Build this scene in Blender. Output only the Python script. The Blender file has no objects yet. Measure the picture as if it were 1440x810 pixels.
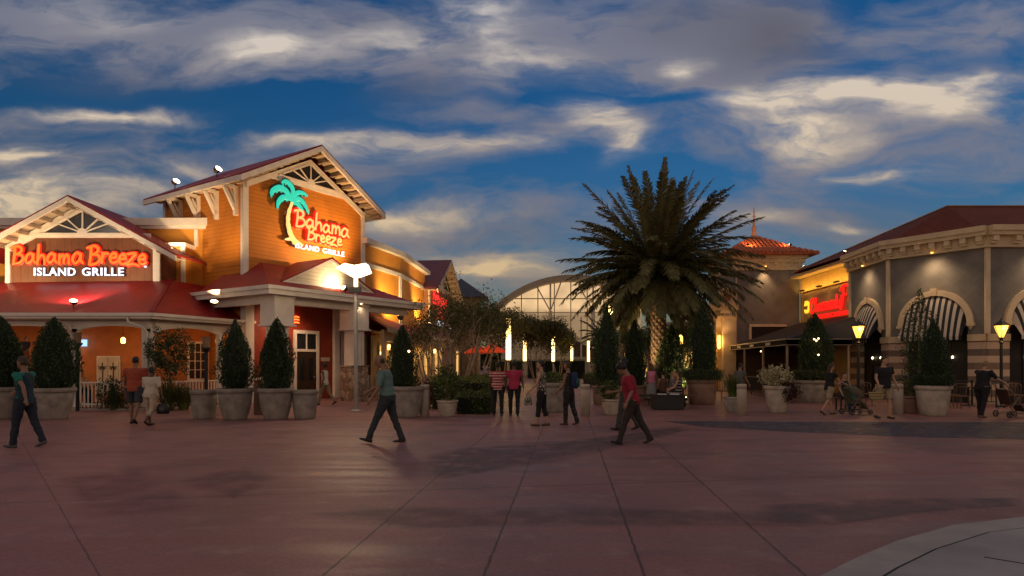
import bpy, math, random
import numpy as np
from mathutils import Vector, Matrix
random.seed(7); RNG=np.random.default_rng(7)
R=math.radians
SC=bpy.context.scene; COL=SC.collection
F=885.0; CX=720.0; HY=511.0; CH=1.65          # focal length and horizon of the photograph, used to read real positions off it
def gx(px,d): return (px-CX)/F*d
def gz(py,d): return CH+(HY-py)/F*d
def gd(py): return F*CH/(py-HY)               # distance of a ground point

# ------------------------------------------------------------------ materials
MATS={}
def nmat(name):
    m=bpy.data.materials.new(name); m.use_nodes=True
    nt=m.node_tree; b=nt.nodes['Principled BSDF']
    return m,nt,b
def N(nt,t,**kw):
    n=nt.nodes.new(t)
    for k,v in kw.items():
        if hasattr(n,k): setattr(n,k,v)
    return n
def pm(name,col,rough=.6,var=.2,vs=2.5,bump=.15,bs=30,metal=0,boards=0,bdir='z',emis=None,es=0,yaw=None,seam=0,spec=.4):
    if name in MATS: return MATS[name]
    m,nt,b=nmat(name); L=nt.links
    b.inputs['Roughness'].default_value=rough; b.inputs['Metallic'].default_value=metal
    b.inputs['Specular IOR Level'].default_value=spec
    tc=N(nt,'ShaderNodeTexCoord'); 
    n1=N(nt,'ShaderNodeTexNoise'); n1.inputs['Scale'].default_value=vs; n1.inputs['Detail'].default_value=6
    L.new(tc.outputs['Object'],n1.inputs['Vector'])
    mr=N(nt,'ShaderNodeMapRange'); mr.inputs['From Min'].default_value=.3; mr.inputs['From Max'].default_value=.7
    mr.inputs['To Min'].default_value=1-var; mr.inputs['To Max'].default_value=1+var
    L.new(n1.outputs['Fac'],mr.inputs['Value'])
    vm=N(nt,'ShaderNodeVectorMath',operation='SCALE'); vm.inputs[0].default_value=col[:3]
    L.new(mr.outputs['Result'],vm.inputs['Scale']); L.new(vm.outputs[0],b.inputs['Base Color']); SCL=mr.outputs['Result']
    n2=N(nt,'ShaderNodeTexNoise'); n2.inputs['Scale'].default_value=bs; n2.inputs['Detail'].default_value=4
    L.new(tc.outputs['Object'],n2.inputs['Vector'])
    h=n2.outputs['Fac']
    bp=N(nt,'ShaderNodeBump'); bp.inputs['Strength'].default_value=bump; bp.inputs['Distance'].default_value=.02
    if boards or seam:
        sp=N(nt,'ShaderNodeSeparateXYZ'); src=tc.outputs['Object']
        if yaw is not None:
            mp=N(nt,'ShaderNodeMapping'); mp.inputs['Rotation'].default_value=(0,0,-yaw); L.new(src,mp.inputs['Vector']); src=mp.outputs[0]
        L.new(src,sp.inputs[0])
        d=N(nt,'ShaderNodeMath',operation='DIVIDE'); d.inputs[1].default_value=boards or seam
        L.new(sp.outputs['Z' if bdir=='z' else 'X'],d.inputs[0])
        fr=N(nt,'ShaderNodeMath',operation='FRACT'); L.new(d.outputs[0],fr.inputs[0])
        if seam:
            gt=N(nt,'ShaderNodeMath',operation='LESS_THAN'); gt.inputs[1].default_value=.1; L.new(fr.outputs[0],gt.inputs[0]); o=gt.outputs[0]
        else:
            iv=N(nt,'ShaderNodeMath',operation='SUBTRACT'); iv.inputs[0].default_value=1; L.new(fr.outputs[0],iv.inputs[1]); o=iv.outputs[0]
        ad=N(nt,'ShaderNodeMath',operation='MULTIPLY_ADD'); ad.inputs[1].default_value=1.0; L.new(o,ad.inputs[0])
        gl=N(nt,'ShaderNodeMath',operation='LESS_THAN'); gl.inputs[1].default_value=.09 if boards else .06; L.new(fr.outputs[0],gl.inputs[0])
        g2=N(nt,'ShaderNodeMath',operation='MULTIPLY_ADD'); g2.inputs[1].default_value=-.42; g2.inputs[2].default_value=1; L.new(gl.outputs[0],g2.inputs[0])
        g3=N(nt,'ShaderNodeMath',operation='MULTIPLY'); L.new(g2.outputs[0],g3.inputs[0]); L.new(SCL,g3.inputs[1]); L.new(g3.outputs[0],vm.inputs['Scale'])
        sc=N(nt,'ShaderNodeMath',operation='MULTIPLY'); sc.inputs[1].default_value=.15; L.new(h,sc.inputs[0]); L.new(sc.outputs[0],ad.inputs[2])
        h=ad.outputs[0]; bp.inputs['Strength'].default_value=max(bump,.6)
    L.new(h,bp.inputs['Height']); L.new(bp.outputs[0],b.inputs['Normal'])
    if emis:
        b.inputs['Emission Color'].default_value=(*emis[:3],1); b.inputs['Emission Strength'].default_value=es
    MATS[name]=m; return m
def em(name,col,s):
    if name in MATS: return MATS[name]
    m,nt,b=nmat(name); b.inputs['Base Color'].default_value=(*[min(1,c*.5) for c in col],1)
    b.inputs['Emission Color'].default_value=(*col,1); b.inputs['Emission Strength'].default_value=s; b.inputs['Roughness'].default_value=.4
    MATS[name]=m; return m
def leafmat(name,c1,c2,rough=.5):
    if name in MATS: return MATS[name]
    m,nt,b=nmat(name); L=nt.links
    g=N(nt,'ShaderNodeNewGeometry'); r=N(nt,'ShaderNodeValToRGB')
    r.color_ramp.elements[0].color=(*c1,1); r.color_ramp.elements[1].color=(*c2,1)
    tc=N(nt,'ShaderNodeTexCoord'); n=N(nt,'ShaderNodeTexNoise'); n.inputs['Scale'].default_value=3
    L.new(tc.outputs['Object'],n.inputs['Vector'])
    mx=N(nt,'ShaderNodeMath',operation='MULTIPLY_ADD'); mx.inputs[1].default_value=.55
    L.new(g.outputs['Random Per Island'],mx.inputs[0]); s=N(nt,'ShaderNodeMath',operation='MULTIPLY'); s.inputs[1].default_value=.6
    L.new(n.outputs['Fac'],s.inputs[0]); L.new(s.outputs[0],mx.inputs[2]); L.new(mx.outputs[0],r.inputs['Fac'])
    L.new(r.outputs['Color'],b.inputs['Base Color']); b.inputs['Roughness'].default_value=rough
    b.inputs['Specular IOR Level'].default_value=.3
    MATS[name]=m; return m
def bandmat(name,c1,c2,period,duty=.5,rough=.7,axis='Z',bricks=False,yaw=0):
    if name in MATS: return MATS[name]
    m,nt,b=nmat(name); L=nt.links; b.inputs['Roughness'].default_value=rough
    tc=N(nt,'ShaderNodeTexCoord'); sp=N(nt,'ShaderNodeSeparateXYZ'); L.new(tc.outputs['Object'],sp.inputs[0])
    d=N(nt,'ShaderNodeMath',operation='DIVIDE'); d.inputs[1].default_value=period; L.new(sp.outputs[axis],d.inputs[0])
    fr=N(nt,'ShaderNodeMath',operation='FRACT'); L.new(d.outputs[0],fr.inputs[0])
    lt=N(nt,'ShaderNodeMath',operation='LESS_THAN'); lt.inputs[1].default_value=duty; L.new(fr.outputs[0],lt.inputs[0])
    mx=N(nt,'ShaderNodeMix',data_type='RGBA'); L.new(lt.outputs[0],mx.inputs['Factor'])
    mx.inputs['A'].default_value=(*c2,1); mx.inputs['B'].default_value=(*c1,1)
    if bricks:
        mp=N(nt,'ShaderNodeMapping'); mp.inputs['Rotation'].default_value=(0,0,-yaw); L.new(tc.outputs['Object'],mp.inputs['Vector'])
        s2=N(nt,'ShaderNodeSeparateXYZ'); L.new(mp.outputs[0],s2.inputs[0]); cb=N(nt,'ShaderNodeCombineXYZ')
        L.new(s2.outputs['X'],cb.inputs['X']); L.new(s2.outputs['Z'],cb.inputs['Y'])
        br=N(nt,'ShaderNodeTexBrick'); br.inputs['Scale'].default_value=1; br.inputs['Brick Width'].default_value=.62; br.inputs['Row Height'].default_value=period
        br.inputs['Color1'].default_value=(c2[0]*.7,c2[1]*.7,c2[2]*.75,1); br.inputs['Color2'].default_value=(c2[0]*1.5,c2[1]*1.2,c2[2],1); br.inputs['Mortar'].default_value=(c2[0]*.5,)*3+(1,)
        br.inputs['Mortar Size'].default_value=.01
        L.new(cb.outputs[0],br.inputs['Vector']); L.new(br.outputs['Color'],mx.inputs['A'])
    L.new(mx.outputs['Result'],b.inputs['Base Color']); MATS[name]=m; return m
def slatemat(name,yaw):
    m,nt,b=nmat(name); L=nt.links; b.inputs['Roughness'].default_value=.7
    tc=N(nt,'ShaderNodeTexCoord'); mp=N(nt,'ShaderNodeMapping'); mp.inputs['Rotation'].default_value=(0,0,-yaw); L.new(tc.outputs['Object'],mp.inputs['Vector'])
    s2=N(nt,'ShaderNodeSeparateXYZ'); L.new(mp.outputs[0],s2.inputs[0]); cb=N(nt,'ShaderNodeCombineXYZ')
    L.new(s2.outputs['X'],cb.inputs['X']); L.new(s2.outputs['Z'],cb.inputs['Y'])
    m2=N(nt,'ShaderNodeMapping'); m2.inputs['Rotation'].default_value=(0,0,R(45)); L.new(cb.outputs[0],m2.inputs['Vector'])
    br=N(nt,'ShaderNodeTexBrick'); br.offset=0; br.inputs['Scale'].default_value=1; br.inputs['Brick Width'].default_value=.5; br.inputs['Row Height'].default_value=.5
    br.inputs['Color1'].default_value=(.15,.142,.13,1); br.inputs['Color2'].default_value=(.185,.168,.148,1); br.inputs['Mortar'].default_value=(.11,.105,.1,1)
    br.inputs['Mortar Size'].default_value=.006; br.inputs['Mortar Smooth'].default_value=.3
    L.new(m2.outputs[0],br.inputs['Vector'])
    n=N(nt,'ShaderNodeTexNoise'); n.inputs['Scale'].default_value=1.8; n.inputs['Detail'].default_value=7; L.new(tc.outputs['Object'],n.inputs['Vector'])
    mr=N(nt,'ShaderNodeMapRange'); mr.inputs['To Min'].default_value=.6; mr.inputs['To Max'].default_value=1.4; L.new(n.outputs['Fac'],mr.inputs['Value'])
    vm=N(nt,'ShaderNodeVectorMath',operation='SCALE'); L.new(br.outputs['Color'],vm.inputs[0]); L.new(mr.outputs[0],vm.inputs['Scale']); L.new(vm.outputs[0],b.inputs['Base Color'])
    bp=N(nt,'ShaderNodeBump'); bp.inputs['Strength'].default_value=.3; bp.inputs['Distance'].default_value=.02; L.new(n.outputs['Fac'],bp.inputs['Height']); L.new(bp.outputs[0],b.inputs['Normal'])
    return m
def stonemat(name):
    m,nt,b=nmat(name); L=nt.links; b.inputs['Roughness'].default_value=.8
    tc=N(nt,'ShaderNodeTexCoord'); v=N(nt,'ShaderNodeTexVoronoi',feature='DISTANCE_TO_EDGE'); v.inputs['Scale'].default_value=4
    v2=N(nt,'ShaderNodeTexVoronoi'); v2.inputs['Scale'].default_value=4
    L.new(tc.outputs['Object'],v.inputs['Vector']); L.new(tc.outputs['Object'],v2.inputs['Vector'])
    r=N(nt,'ShaderNodeValToRGB'); r.color_ramp.elements[0].color=(.22,.13,.08,1); r.color_ramp.elements[1].color=(.5,.37,.26,1)
    sp=N(nt,'ShaderNodeSeparateColor'); L.new(v2.outputs['Color'],sp.inputs[0]); L.new(sp.outputs[0],r.inputs['Fac'])
    lt=N(nt,'ShaderNodeMath',operation='LESS_THAN'); lt.inputs[1].default_value=.045; L.new(v.outputs['Distance'],lt.inputs[0])
    mx=N(nt,'ShaderNodeMix',data_type='RGBA'); L.new(lt.outputs[0],mx.inputs['Factor']); L.new(r.outputs[0],mx.inputs['A']); mx.inputs['B'].default_value=(.12,.08,.06,1)
    L.new(mx.outputs['Result'],b.inputs['Base Color'])
    bp=N(nt,'ShaderNodeBump'); bp.inputs['Strength'].default_value=.8; bp.inputs['Distance'].default_value=.03; L.new(v.outputs['Distance'],bp.inputs['Height']); L.new(bp.outputs[0],b.inputs['Normal'])
    return m

# ------------------------------------------------------------------ mesh building
class MB:
    def __init__(s,M=None): s.v=[]; s.f=[]; s.m=[]; s.M=M or Matrix.Identity(4); s.mi=0
    def add(s,vs,fs):
        b=len(s.v); s.v+= [s.M@Vector(p) for p in vs]; s.f+=[[b+i for i in f] for f in fs]; s.m+=[s.mi]*len(fs)
    def box(s,x0,y0,z0,x1,y1,z1):
        s.add([(x0,y0,z0),(x1,y0,z0),(x1,y1,z0),(x0,y1,z0),(x0,y0,z1),(x1,y0,z1),(x1,y1,z1),(x0,y1,z1)],
              [(0,3,2,1),(4,5,6,7),(0,1,5,4),(1,2,6,5),(2,3,7,6),(3,0,4,7)])
    def quad(s,*p): s.add(p,[tuple(range(len(p)))])
    def prism(s,pts,y0,y1):                 # outline in x,z pushed along y
        n=len(pts); vs=[(x,y0,z) for x,z in pts]+[(x,y1,z) for x,z in pts]
        s.add(vs,[tuple(range(n)),tuple(range(2*n-1,n-1,-1))]+[((i+1)%n,i,i+n,(i+1)%n+n) for i in range(n)])
    def slab(s,pts,z0,z1):                  # outline in x,y pushed along z
        n=len(pts); vs=[(x,y,z0) for x,y in pts]+[(x,y,z1) for x,y in pts]
        s.add(vs,[tuple(range(n-1,-1,-1)),tuple(range(n,2*n))]+[(i,(i+1)%n,(i+1)%n+n,i+n) for i in range(n)])
    def sheet(s,p,t=.1):                    # a planar roof sheet with thickness t downward
        n=len(p); vs=[Vector(q) for q in p]+[Vector(q)-Vector((0,0,t)) for q in p]
        s.add(vs,[tuple(range(n)),tuple(range(2*n-1,n-1,-1))]+[((i+1)%n,i,i+n,(i+1)%n+n) for i in range(n)])
    def bar(s,a,b,w,h,up=(0,0,1)):
        a=Vector(a); b=Vector(b); d=(b-a).normalized(); u=Vector(up); r=d.cross(u).normalized()*w/2; u=r.cross(d).normalized()*h/2
        vs=[a-r-u,a+r-u,a+r+u,a-r+u,b-r-u,b+r-u,b+r+u,b-r+u]
        s.add(vs,[(0,3,2,1),(4,5,6,7),(0,1,5,4),(1,2,6,5),(2,3,7,6),(3,0,4,7)])
    def lathe(s,prof,n=20,c=(0,0,0)):
        vs=[];fs=[]
        for r,z in prof:
            for i in range(n):
                a=2*math.pi*i/n; vs.append((c[0]+r*math.cos(a),c[1]+r*math.sin(a),c[2]+z))
        for k in range(len(prof)-1):
            for i in range(n): j=(i+1)%n; fs.append((k*n+i,k*n+j,(k+1)*n+j,(k+1)*n+i))
        fs.append(tuple(range(n-1,-1,-1))); fs.append(tuple(range((len(prof)-1)*n,len(prof)*n)))
        s.add(vs,fs)
    def loft(s,rings,n=12):                 # rings: (centre, X axis scaled, Y axis scaled)
        vs=[];fs=[]
        for c,X,Y in rings:
            c=Vector(c)
            for i in range(n):
                a=2*math.pi*i/n; vs.append(c+Vector(X)*math.cos(a)+Vector(Y)*math.sin(a))
        m=len(rings)
        for k in range(m-1):
            for i in range(n): j=(i+1)%n; fs.append((k*n+i,k*n+j,(k+1)*n+j,(k+1)*n+i))
        fs.append(tuple(range(n-1,-1,-1))); fs.append(tuple(range((m-1)*n,m*n)))
        s.add(vs,fs)
    def tube(s,pts,rad,n=8):
        pts=[Vector(p) for p in pts]
        if not isinstance(rad,(list,tuple)): rad=[rad]*len(pts)
        rings=[]; up=None
        for i,p in enumerate(pts):
            d=(pts[min(i+1,len(pts)-1)]-pts[max(i-1,0)])
            d=d.normalized() if d.length>1e-9 else Vector((0,0,1))
            if up is None: up=Vector((1,0,0)) if abs(d.x)<.8 else Vector((0,1,0))
            X=(up-d*up.dot(d)); X=X.normalized() if X.length>1e-6 else d.orthogonal().normalized()
            Y=d.cross(X); up=X; rings.append((p,X*rad[i],Y*rad[i]))
        s.loft(rings,n)
    def ribbon(s,pts,w,dep,yo=0):           # brush stroke in the x,z plane
        P=[Vector((p[0],yo,p[1])) for p in pts]
        if not isinstance(w,(list,tuple)): w=[w]*len(P)
        rings=[]
        for i,p in enumerate(P):
            d=(P[min(i+1,len(P)-1)]-P[max(i-1,0)]).normalized(); X=Vector((-d.z,0,d.x)); q=p
            rings.append((q,X*w[i],Vector((0,dep,0))))
        d0=(P[1]-P[0]).normalized(); d1=(P[-1]-P[-2]).normalized()
        rings.insert(0,(P[0]-d0*w[0]*.8,rings[0][1]*.5,rings[0][2]*.7)); rings.append((P[-1]+d1*w[-1]*.8,rings[-1][1]*.5,rings[-1][2]*.7))
        s.loft(rings,8)
    def sphere(s,c,r,n=12,sc=(1,1,1)):
        rings=[]
        for i in range(n//2+1):
            t=math.pi*i/(n//2); rr=max(math.sin(t),.02)
            rings.append((Vector(c)+Vector((0,0,-math.cos(t)*r*sc[2])),(r*rr*sc[0],0,0),(0,r*rr*sc[1],0)))
        s.loft(rings,n)
    def build(s,name,mat,parent=None,smooth=False):
        me=bpy.data.meshes.new(name); off=base(parent)
        me.from_pydata([p-off for p in s.v],[],s.f)
        mats=mat if isinstance(mat,(list,tuple)) else [mat]
        for m in mats: me.materials.append(m)
        if len(mats)>1: me.polygons.foreach_set('material_index',s.m)
        if smooth: me.polygons.foreach_set('use_smooth',[True]*len(s.f))
        me.update(); o=bpy.data.objects.new(name,me); COL.objects.link(o)
        if parent: o.parent=parent
        return o
def _each(s,name,mat,parent=None,smooth=False):
    # one object for each separate piece
    n=len(s.v); par=list(range(n))
    def fd(i):
        while par[i]!=i: par[i]=par[par[i]]; i=par[i]
        return i
    for f in s.f:
        for i in f[1:]: par[fd(i)]=fd(f[0])
    gr={}
    for f,m in zip(s.f,s.m): gr.setdefault(fd(f[0]),[]).append((f,m))
    out=[]
    for k,fs in gr.items():
        q=MB(); idx={}
        for f,m in fs:
            for i in f:
                if i not in idx: idx[i]=len(q.v); q.v.append(s.v[i])
            q.f.append([idx[i] for i in f]); q.m.append(m)
        out.append(q.build(name,mat,parent,smooth))
    return out
MB.each=_each
def base(p):
    v=Vector((0,0,0))
    while p is not None: v+=p.location; p=p.parent
    return v
def tag(o,label=None,cat=None,group=None,kind=None):
    if label: o['label']=label
    if cat: o['category']=cat
    if group: o['group']=group
    if kind: o['kind']=kind
    return o
def thing(name,label,cat,loc=(0,0,0),group=None,rz=0):
    o=bpy.data.objects.new(name,None); COL.objects.link(o); o.location=loc; o.rotation_euler=(0,0,rz); o.empty_display_size=.2
    return tag(o,label,cat,group)
def copy_tree(o,parent=None):
    c=o.copy(); COL.objects.link(c)
    if parent: c.parent=parent
    for ch in list(o.children): copy_tree(ch,c)
    return c
def place(proto,first,loc,rz,label,scale=None):
    o=proto if first else copy_tree(proto)
    o.location=loc; o.rotation_euler=(0,0,rz); o['label']=label
    if scale: o.scale=scale
    return o
def frame(o,d):                              # local axes: x along d, y into the building
    d=Vector((d[0],d[1],0)).normalized(); y=Vector((-d.y,d.x,0))
    return Matrix(((d.x,y.x,0,o[0]),(d.y,y.y,0,o[1]),(0,0,1,0),(0,0,0,1)))
def evalmesh(o,name):
    dg=bpy.context.evaluated_depsgraph_get(); me=bpy.data.meshes.new_from_object(o.evaluated_get(dg)); me.name=name; return me
FOLD=bpy.data.textures.new('fold','CLOUDS'); FOLD.noise_scale=.09; FOLD.noise_depth=2
def remesh(mb,name,mat,parent,vox,fold=0):
    o=mb.build(name,mat,parent); md=o.modifiers.new('r','REMESH'); md.mode='VOXEL'; md.voxel_size=vox; md.use_smooth_shade=True
    sm=o.modifiers.new('s','SMOOTH'); sm.iterations=2; sm.factor=.5
    if fold: dp=o.modifiers.new('d','DISPLACE'); dp.texture=FOLD; dp.texture_coords='LOCAL'; dp.strength=fold; dp.mid_level=.45
    me=evalmesh(o,name); old=o.data; o.modifiers.clear(); o.data=me; bpy.data.meshes.remove(old)
    if not me.materials: me.materials.append(mat)
    return o
def text(s,size,ext,M,name,mat,parent,bold=0,width=None,align='LEFT',shear=0):
    c=bpy.data.curves.new(name,'FONT'); c.body=s; c.size=size; c.extrude=ext; c.offset=bold; c.align_x=align; c.shear=shear; c.resolution_u=3; c.space_character=1.12
    o=bpy.data.objects.new(name,c); COL.objects.link(o); me=evalmesh(o,name); bpy.data.objects.remove(o); bpy.data.curves.remove(c)
    xs=[v.co.x for v in me.vertices]; w=max(xs)-min(xs); k=(width/w) if width else 1
    T=M@Matrix(((1,0,0,0),(0,0,-1,0),(0,1,0,0),(0,0,0,1)))
    off=base(parent); x0=min(xs) if align=='LEFT' else 0
    for v in me.vertices: v.co=T@Vector(((v.co.x-x0)*k,v.co.y,v.co.z))-off
    me.materials.clear(); me.materials.append(mat)
    o=bpy.data.objects.new(name,me); COL.objects.link(o); o.parent=parent; return o
def words(s,size,ext,M,name,mat,parent,bold,width):
    a,b=s.split(); text(a,size,ext,M,name,mat,parent,bold,width*.463); text(b,size,ext,M@Matrix.Translation((width*.537,0,0)),name,mat,parent,bold,width*.463)
def spot(parent,loc,target,e,col=(1,.75,.45),ang=80,blend=.8,rad=.1):
    l=bpy.data.lights.new('lamp_light','SPOT'); l.energy=e; l.color=col; l.spot_size=R(ang); l.spot_blend=blend; l.shadow_soft_size=rad
    o=bpy.data.objects.new('lamp_light',l); COL.objects.link(o); o.location=Vector(loc)-base(parent); o.parent=parent
    o.rotation_euler=(Vector(target)-Vector(loc)).to_track_quat('-Z','Y').to_euler(); return o
def point(parent,loc,e,col=(1,.7,.4),rad=.1):
    l=bpy.data.lights.new('lamp_light','POINT'); l.energy=e; l.color=col; l.shadow_soft_size=rad
    o=bpy.data.objects.new('lamp_light',l); COL.objects.link(o); o.location=Vector(loc)-base(parent); o.parent=parent; return o

def area(parent,loc,target,e,col,sx,sy):
    l=bpy.data.lights.new('lamp_light','AREA'); l.shape='RECTANGLE'; l.size=sx; l.size_y=sy; l.energy=e; l.color=col
    o=bpy.data.objects.new('lamp_light',l); COL.objects.link(o); o.location=Vector(loc)-base(parent); o.parent=parent
    z=(Vector(loc)-Vector(target)).normalized(); x=Vector((-.15/6.8,-1,0)).normalized(); y=z.cross(x).normalized(); x=y.cross(z); o.rotation_euler=Matrix((x,y,z)).transposed().to_euler(); return o
# ------------------------------------------------------------------ leaves
def leaves(name,C,Nrm,size,mat,parent,aspect=.45,jit=.9,var=.4,extra=None):
    C=np.asarray(C,float); n=len(C); Nrm=np.asarray(Nrm,float)
    d=Nrm+RNG.normal(0,jit,(n,3)); d/=np.linalg.norm(d,axis=1,keepdims=True)+1e-9
    r=RNG.normal(0,1,(n,3)); w=np.cross(d,r); w/=np.linalg.norm(w,axis=1,keepdims=True)+1e-9
    s=size*(1+RNG.uniform(-var,var,(n,1)))
    up=np.cross(w,d)*s*.12
    V=np.stack([C-d*s*.5,C+w*s*aspect*.5+up,C+d*s*.5,C-w*s*aspect*.5+up],1).reshape(-1,3)
    V-=np.array(base(parent))
    nf=n; me=bpy.data.meshes.new(name); me.vertices.add(4*n); me.vertices.foreach_set('co',V.ravel())
    me.loops.add(4*n); me.loops.foreach_set('vertex_index',np.arange(4*n)); me.polygons.add(nf); me.polygons.foreach_set('loop_start',np.arange(nf)*4)
    me.update(calc_edges=True); me.validate(); me.materials.append(mat)
    o=bpy.data.objects.new(name,me); COL.objects.link(o); o.parent=parent; return o
def shell(prof,n,noise=.06,inner=.25):
    """points on the surface of a body of revolution, profile list of (z,r)"""
    zs=np.array([p[0] for p in prof]); rs=np.array([p[1] for p in prof])
    z=[];
    w=rs.max()
    while len(z)<n:
        c=RNG.uniform(zs[0],zs[-1],n*2); k=RNG.uniform(0,w,n*2); z+=list(c[k<np.interp(c,zs,rs)+.02])
    z=np.array(z[:n]); a=RNG.uniform(0,2*np.pi,n); r=np.interp(z,zs,rs)
    lump=1+noise*(np.sin(a*3+z*4)+np.sin(a*5-z*7+1)+.8*np.sin(a*9+z*13))+RNG.normal(0,.03,n)
    r=r*lump*(1-inner*RNG.uniform(0,1,n)**3)
    C=np.stack([r*np.cos(a),r*np.sin(a),z+RNG.normal(0,.015,n)],1)
    return C,np.stack([np.cos(a),np.sin(a),np.full(n,.6)],1)
# ------------------------------------------------------------------ palette
white=pm('white_trim_paint',(.74,.66,.58),.5,.08); cream=pm('cream_trim',(.6,.47,.33),.6,.12)
redroof=pm('red_metal_roof',(.25,.008,.015),.55,.18,1.2,.1,8)
darkred=pm('dark_red_paint',(.26,.035,.015),.6,.2)
orange_f=pm('orange_siding',(.56,.19,.018),.65,.12,1.5,boards=.17)
orange_s=pm('orange_stucco',(.6,.25,.03),.7,.12,1.5)
brown_p=pm('brown_panel',(.15,.055,.024),.6,.12,seam=.3,bdir='x')
porchwall=pm('porch_orange_wall',(.5,.16,.04),.7,.15)
black=pm('black_metal',(.012,.012,.013),.4,.2); dark=pm('dark_interior',(.012,.009,.008),.6,.2)
glass=pm('dark_window_glass',(.02,.022,.028),.08,.1,bump=0,spec=.8)
potm=pm('pale_stone_pot',(.28,.24,.205),.75,.3,4,.4,40); potw=pm('cream_stone_pot',(.42,.35,.28),.75,.25,4,.4,40)
soil=pm('soil',(.05,.03,.02),.9); bark=pm('bark',(.22,.15,.1),.8,.3,6,.6,25); palebark=pm('pale_bark',(.36,.27,.19),.7,.3,6,.4,25)
bollm=pm('bollard_paint',(.42,.35,.28),.55,.1)
steel=pm('grey_pole_metal',(.4,.38,.36),.4,.15,metal=.4)
stone=stonemat('field_stone'); asph=pm('kerb_concrete',(.24,.23,.22),.8,.15)
warmglow=em('warm_lamp_glass',(1,.72,.35),14); whiteglow=em('white_lamp_glass',(1,.85,.6),16)
amber=em('amber_lamp_glass',(1,.5,.07),2.6); tubeglow=em('street_tube_glow',(1,.66,.2),5)
litwin=em('lit_window',(1,.55,.16),.9); 
leafd=leafmat('dark_evergreen_leaf',(.012,.028,.01),(.05,.09,.03)); leafm=leafmat('mid_green_leaf',(.02,.04,.012),(.1,.13,.03))
leafh=leafmat('hedge_leaf',(.04,.06,.01),(.17,.19,.04)); leafo=leafmat('olive_leaf',(.025,.035,.01),(.12,.13,.03)); leafp=leafmat('palm_leaf',(.05,.055,.022),(.19,.17,.065))
leafr=leafmat('purple_leaf',(.02,.008,.01),(.06,.02,.02)); flower=leafmat('pale_flower',(.25,.22,.1),(.5,.45,.28))
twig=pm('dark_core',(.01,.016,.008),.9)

# ------------------------------------------------------------------ camera, world, sun
cam=bpy.data.cameras.new('camera'); co=bpy.data.objects.new('camera',cam); COL.objects.link(co)
co.location=(0,0,CH); co.rotation_euler=(R(90),0,0); cam.sensor_width=36; cam.lens=36*F/1440; cam.shift_y=(HY-405)/1440; cam.clip_end=3000; cam.clip_start=.1
SC.camera=co
SC.view_settings.view_transform='Standard'; SC.view_settings.look='None'; SC.view_settings.exposure=0; SC.view_settings.gamma=1
W=bpy.data.worlds.new('World'); SC.world=W; W.use_nodes=True; nt=W.node_tree; L=nt.links
bg=nt.nodes['Background']; bg.inputs['Strength'].default_value=.1
sky=N(nt,'ShaderNodeTexSky'); sky.sky_type='NISHITA'; sky.sun_disc=False; sky.sun_elevation=R(4); sky.sun_rotation=R(205); sky.altitude=0; sky.air_density=1.2; sky.dust_density=.4; sky.ozone_density=3
tc=N(nt,'ShaderNodeTexCoord'); sp=N(nt,'ShaderNodeSeparateXYZ'); L.new(tc.outputs['Generated'],sp.inputs[0])
def M_(op,a,b=None,c=None,clamp=False):
    n=N(nt,'ShaderNodeMath',operation=op); n.use_clamp=clamp
    for i,x in enumerate((a,b,c)):
        if x is None: continue
        if isinstance(x,(int,float)): n.inputs[i].default_value=x
        else: L.new(x,n.inputs[i])
    return n.outputs[0]
ay=M_('MAXIMUM',M_('ABSOLUTE',sp.outputs['Y']),.15)
U=M_('DIVIDE',sp.outputs['X'],ay); V=M_('DIVIDE',sp.outputs['Z'],ay)
cb=N(nt,'ShaderNodeCombineXYZ'); L.new(U,cb.inputs[0]); L.new(V,cb.inputs[1])
def noise(scale,sx,sy,det=5,rough=.55,dist=0,off=0,src=None):
    mp=N(nt,'ShaderNodeMapping'); mp.inputs['Scale'].default_value=(sx,sy,1); mp.inputs['Location'].default_value=(off,off*.7,off); mp.inputs['Rotation'].default_value=(0,0,R(6))
    L.new(src or cb.outputs[0],mp.inputs['Vector'])
    n=N(nt,'ShaderNodeTexNoise'); n.inputs['Scale'].default_value=scale; n.inputs['Detail'].default_value=det; n.inputs['Roughness'].default_value=rough; n.inputs['Distortion'].default_value=dist
    L.new(mp.outputs[0],n.inputs['Vector']); return n
wn=noise(3.4,1,2.0,5,.52,0,3); ws=N(nt,'ShaderNodeVectorMath',operation='SUBTRACT'); L.new(wn.outputs['Color'],ws.inputs[0]); ws.inputs[1].default_value=(.5,.5,.5)
wm=N(nt,'ShaderNodeVectorMath',operation='MULTIPLY'); L.new(ws.outputs[0],wm.inputs[0]); wm.inputs[1].default_value=(.26,.10,0)
wp=N(nt,'ShaderNodeVectorMath',operation='ADD'); L.new(cb.outputs[0],wp.inputs[0]); L.new(wm.outputs[0],wp.inputs[1])
def blobs(lst):
    tot=None
    for px,py,rx,ry,w in lst:
        a=N(nt,'ShaderNodeVectorMath',operation='SUBTRACT'); L.new(wp.outputs[0],a.inputs[0]); a.inputs[1].default_value=((px-CX)/F,(HY-py)/F,0)
        b=N(nt,'ShaderNodeVectorMath',operation='MULTIPLY'); L.new(a.outputs[0],b.inputs[0]); b.inputs[1].default_value=(F/rx,F/ry,0)
        c=N(nt,'ShaderNodeVectorMath',operation='DOT_PRODUCT'); L.new(b.outputs[0],c.inputs[0]); L.new(b.outputs[0],c.inputs[1])
        e=M_('EXPONENT',M_('MULTIPLY',c.outputs['Value'],-1))
        tot=M_('MULTIPLY',e,w) if tot is None else M_('MULTIPLY_ADD',e,w,tot)
    return tot
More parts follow.
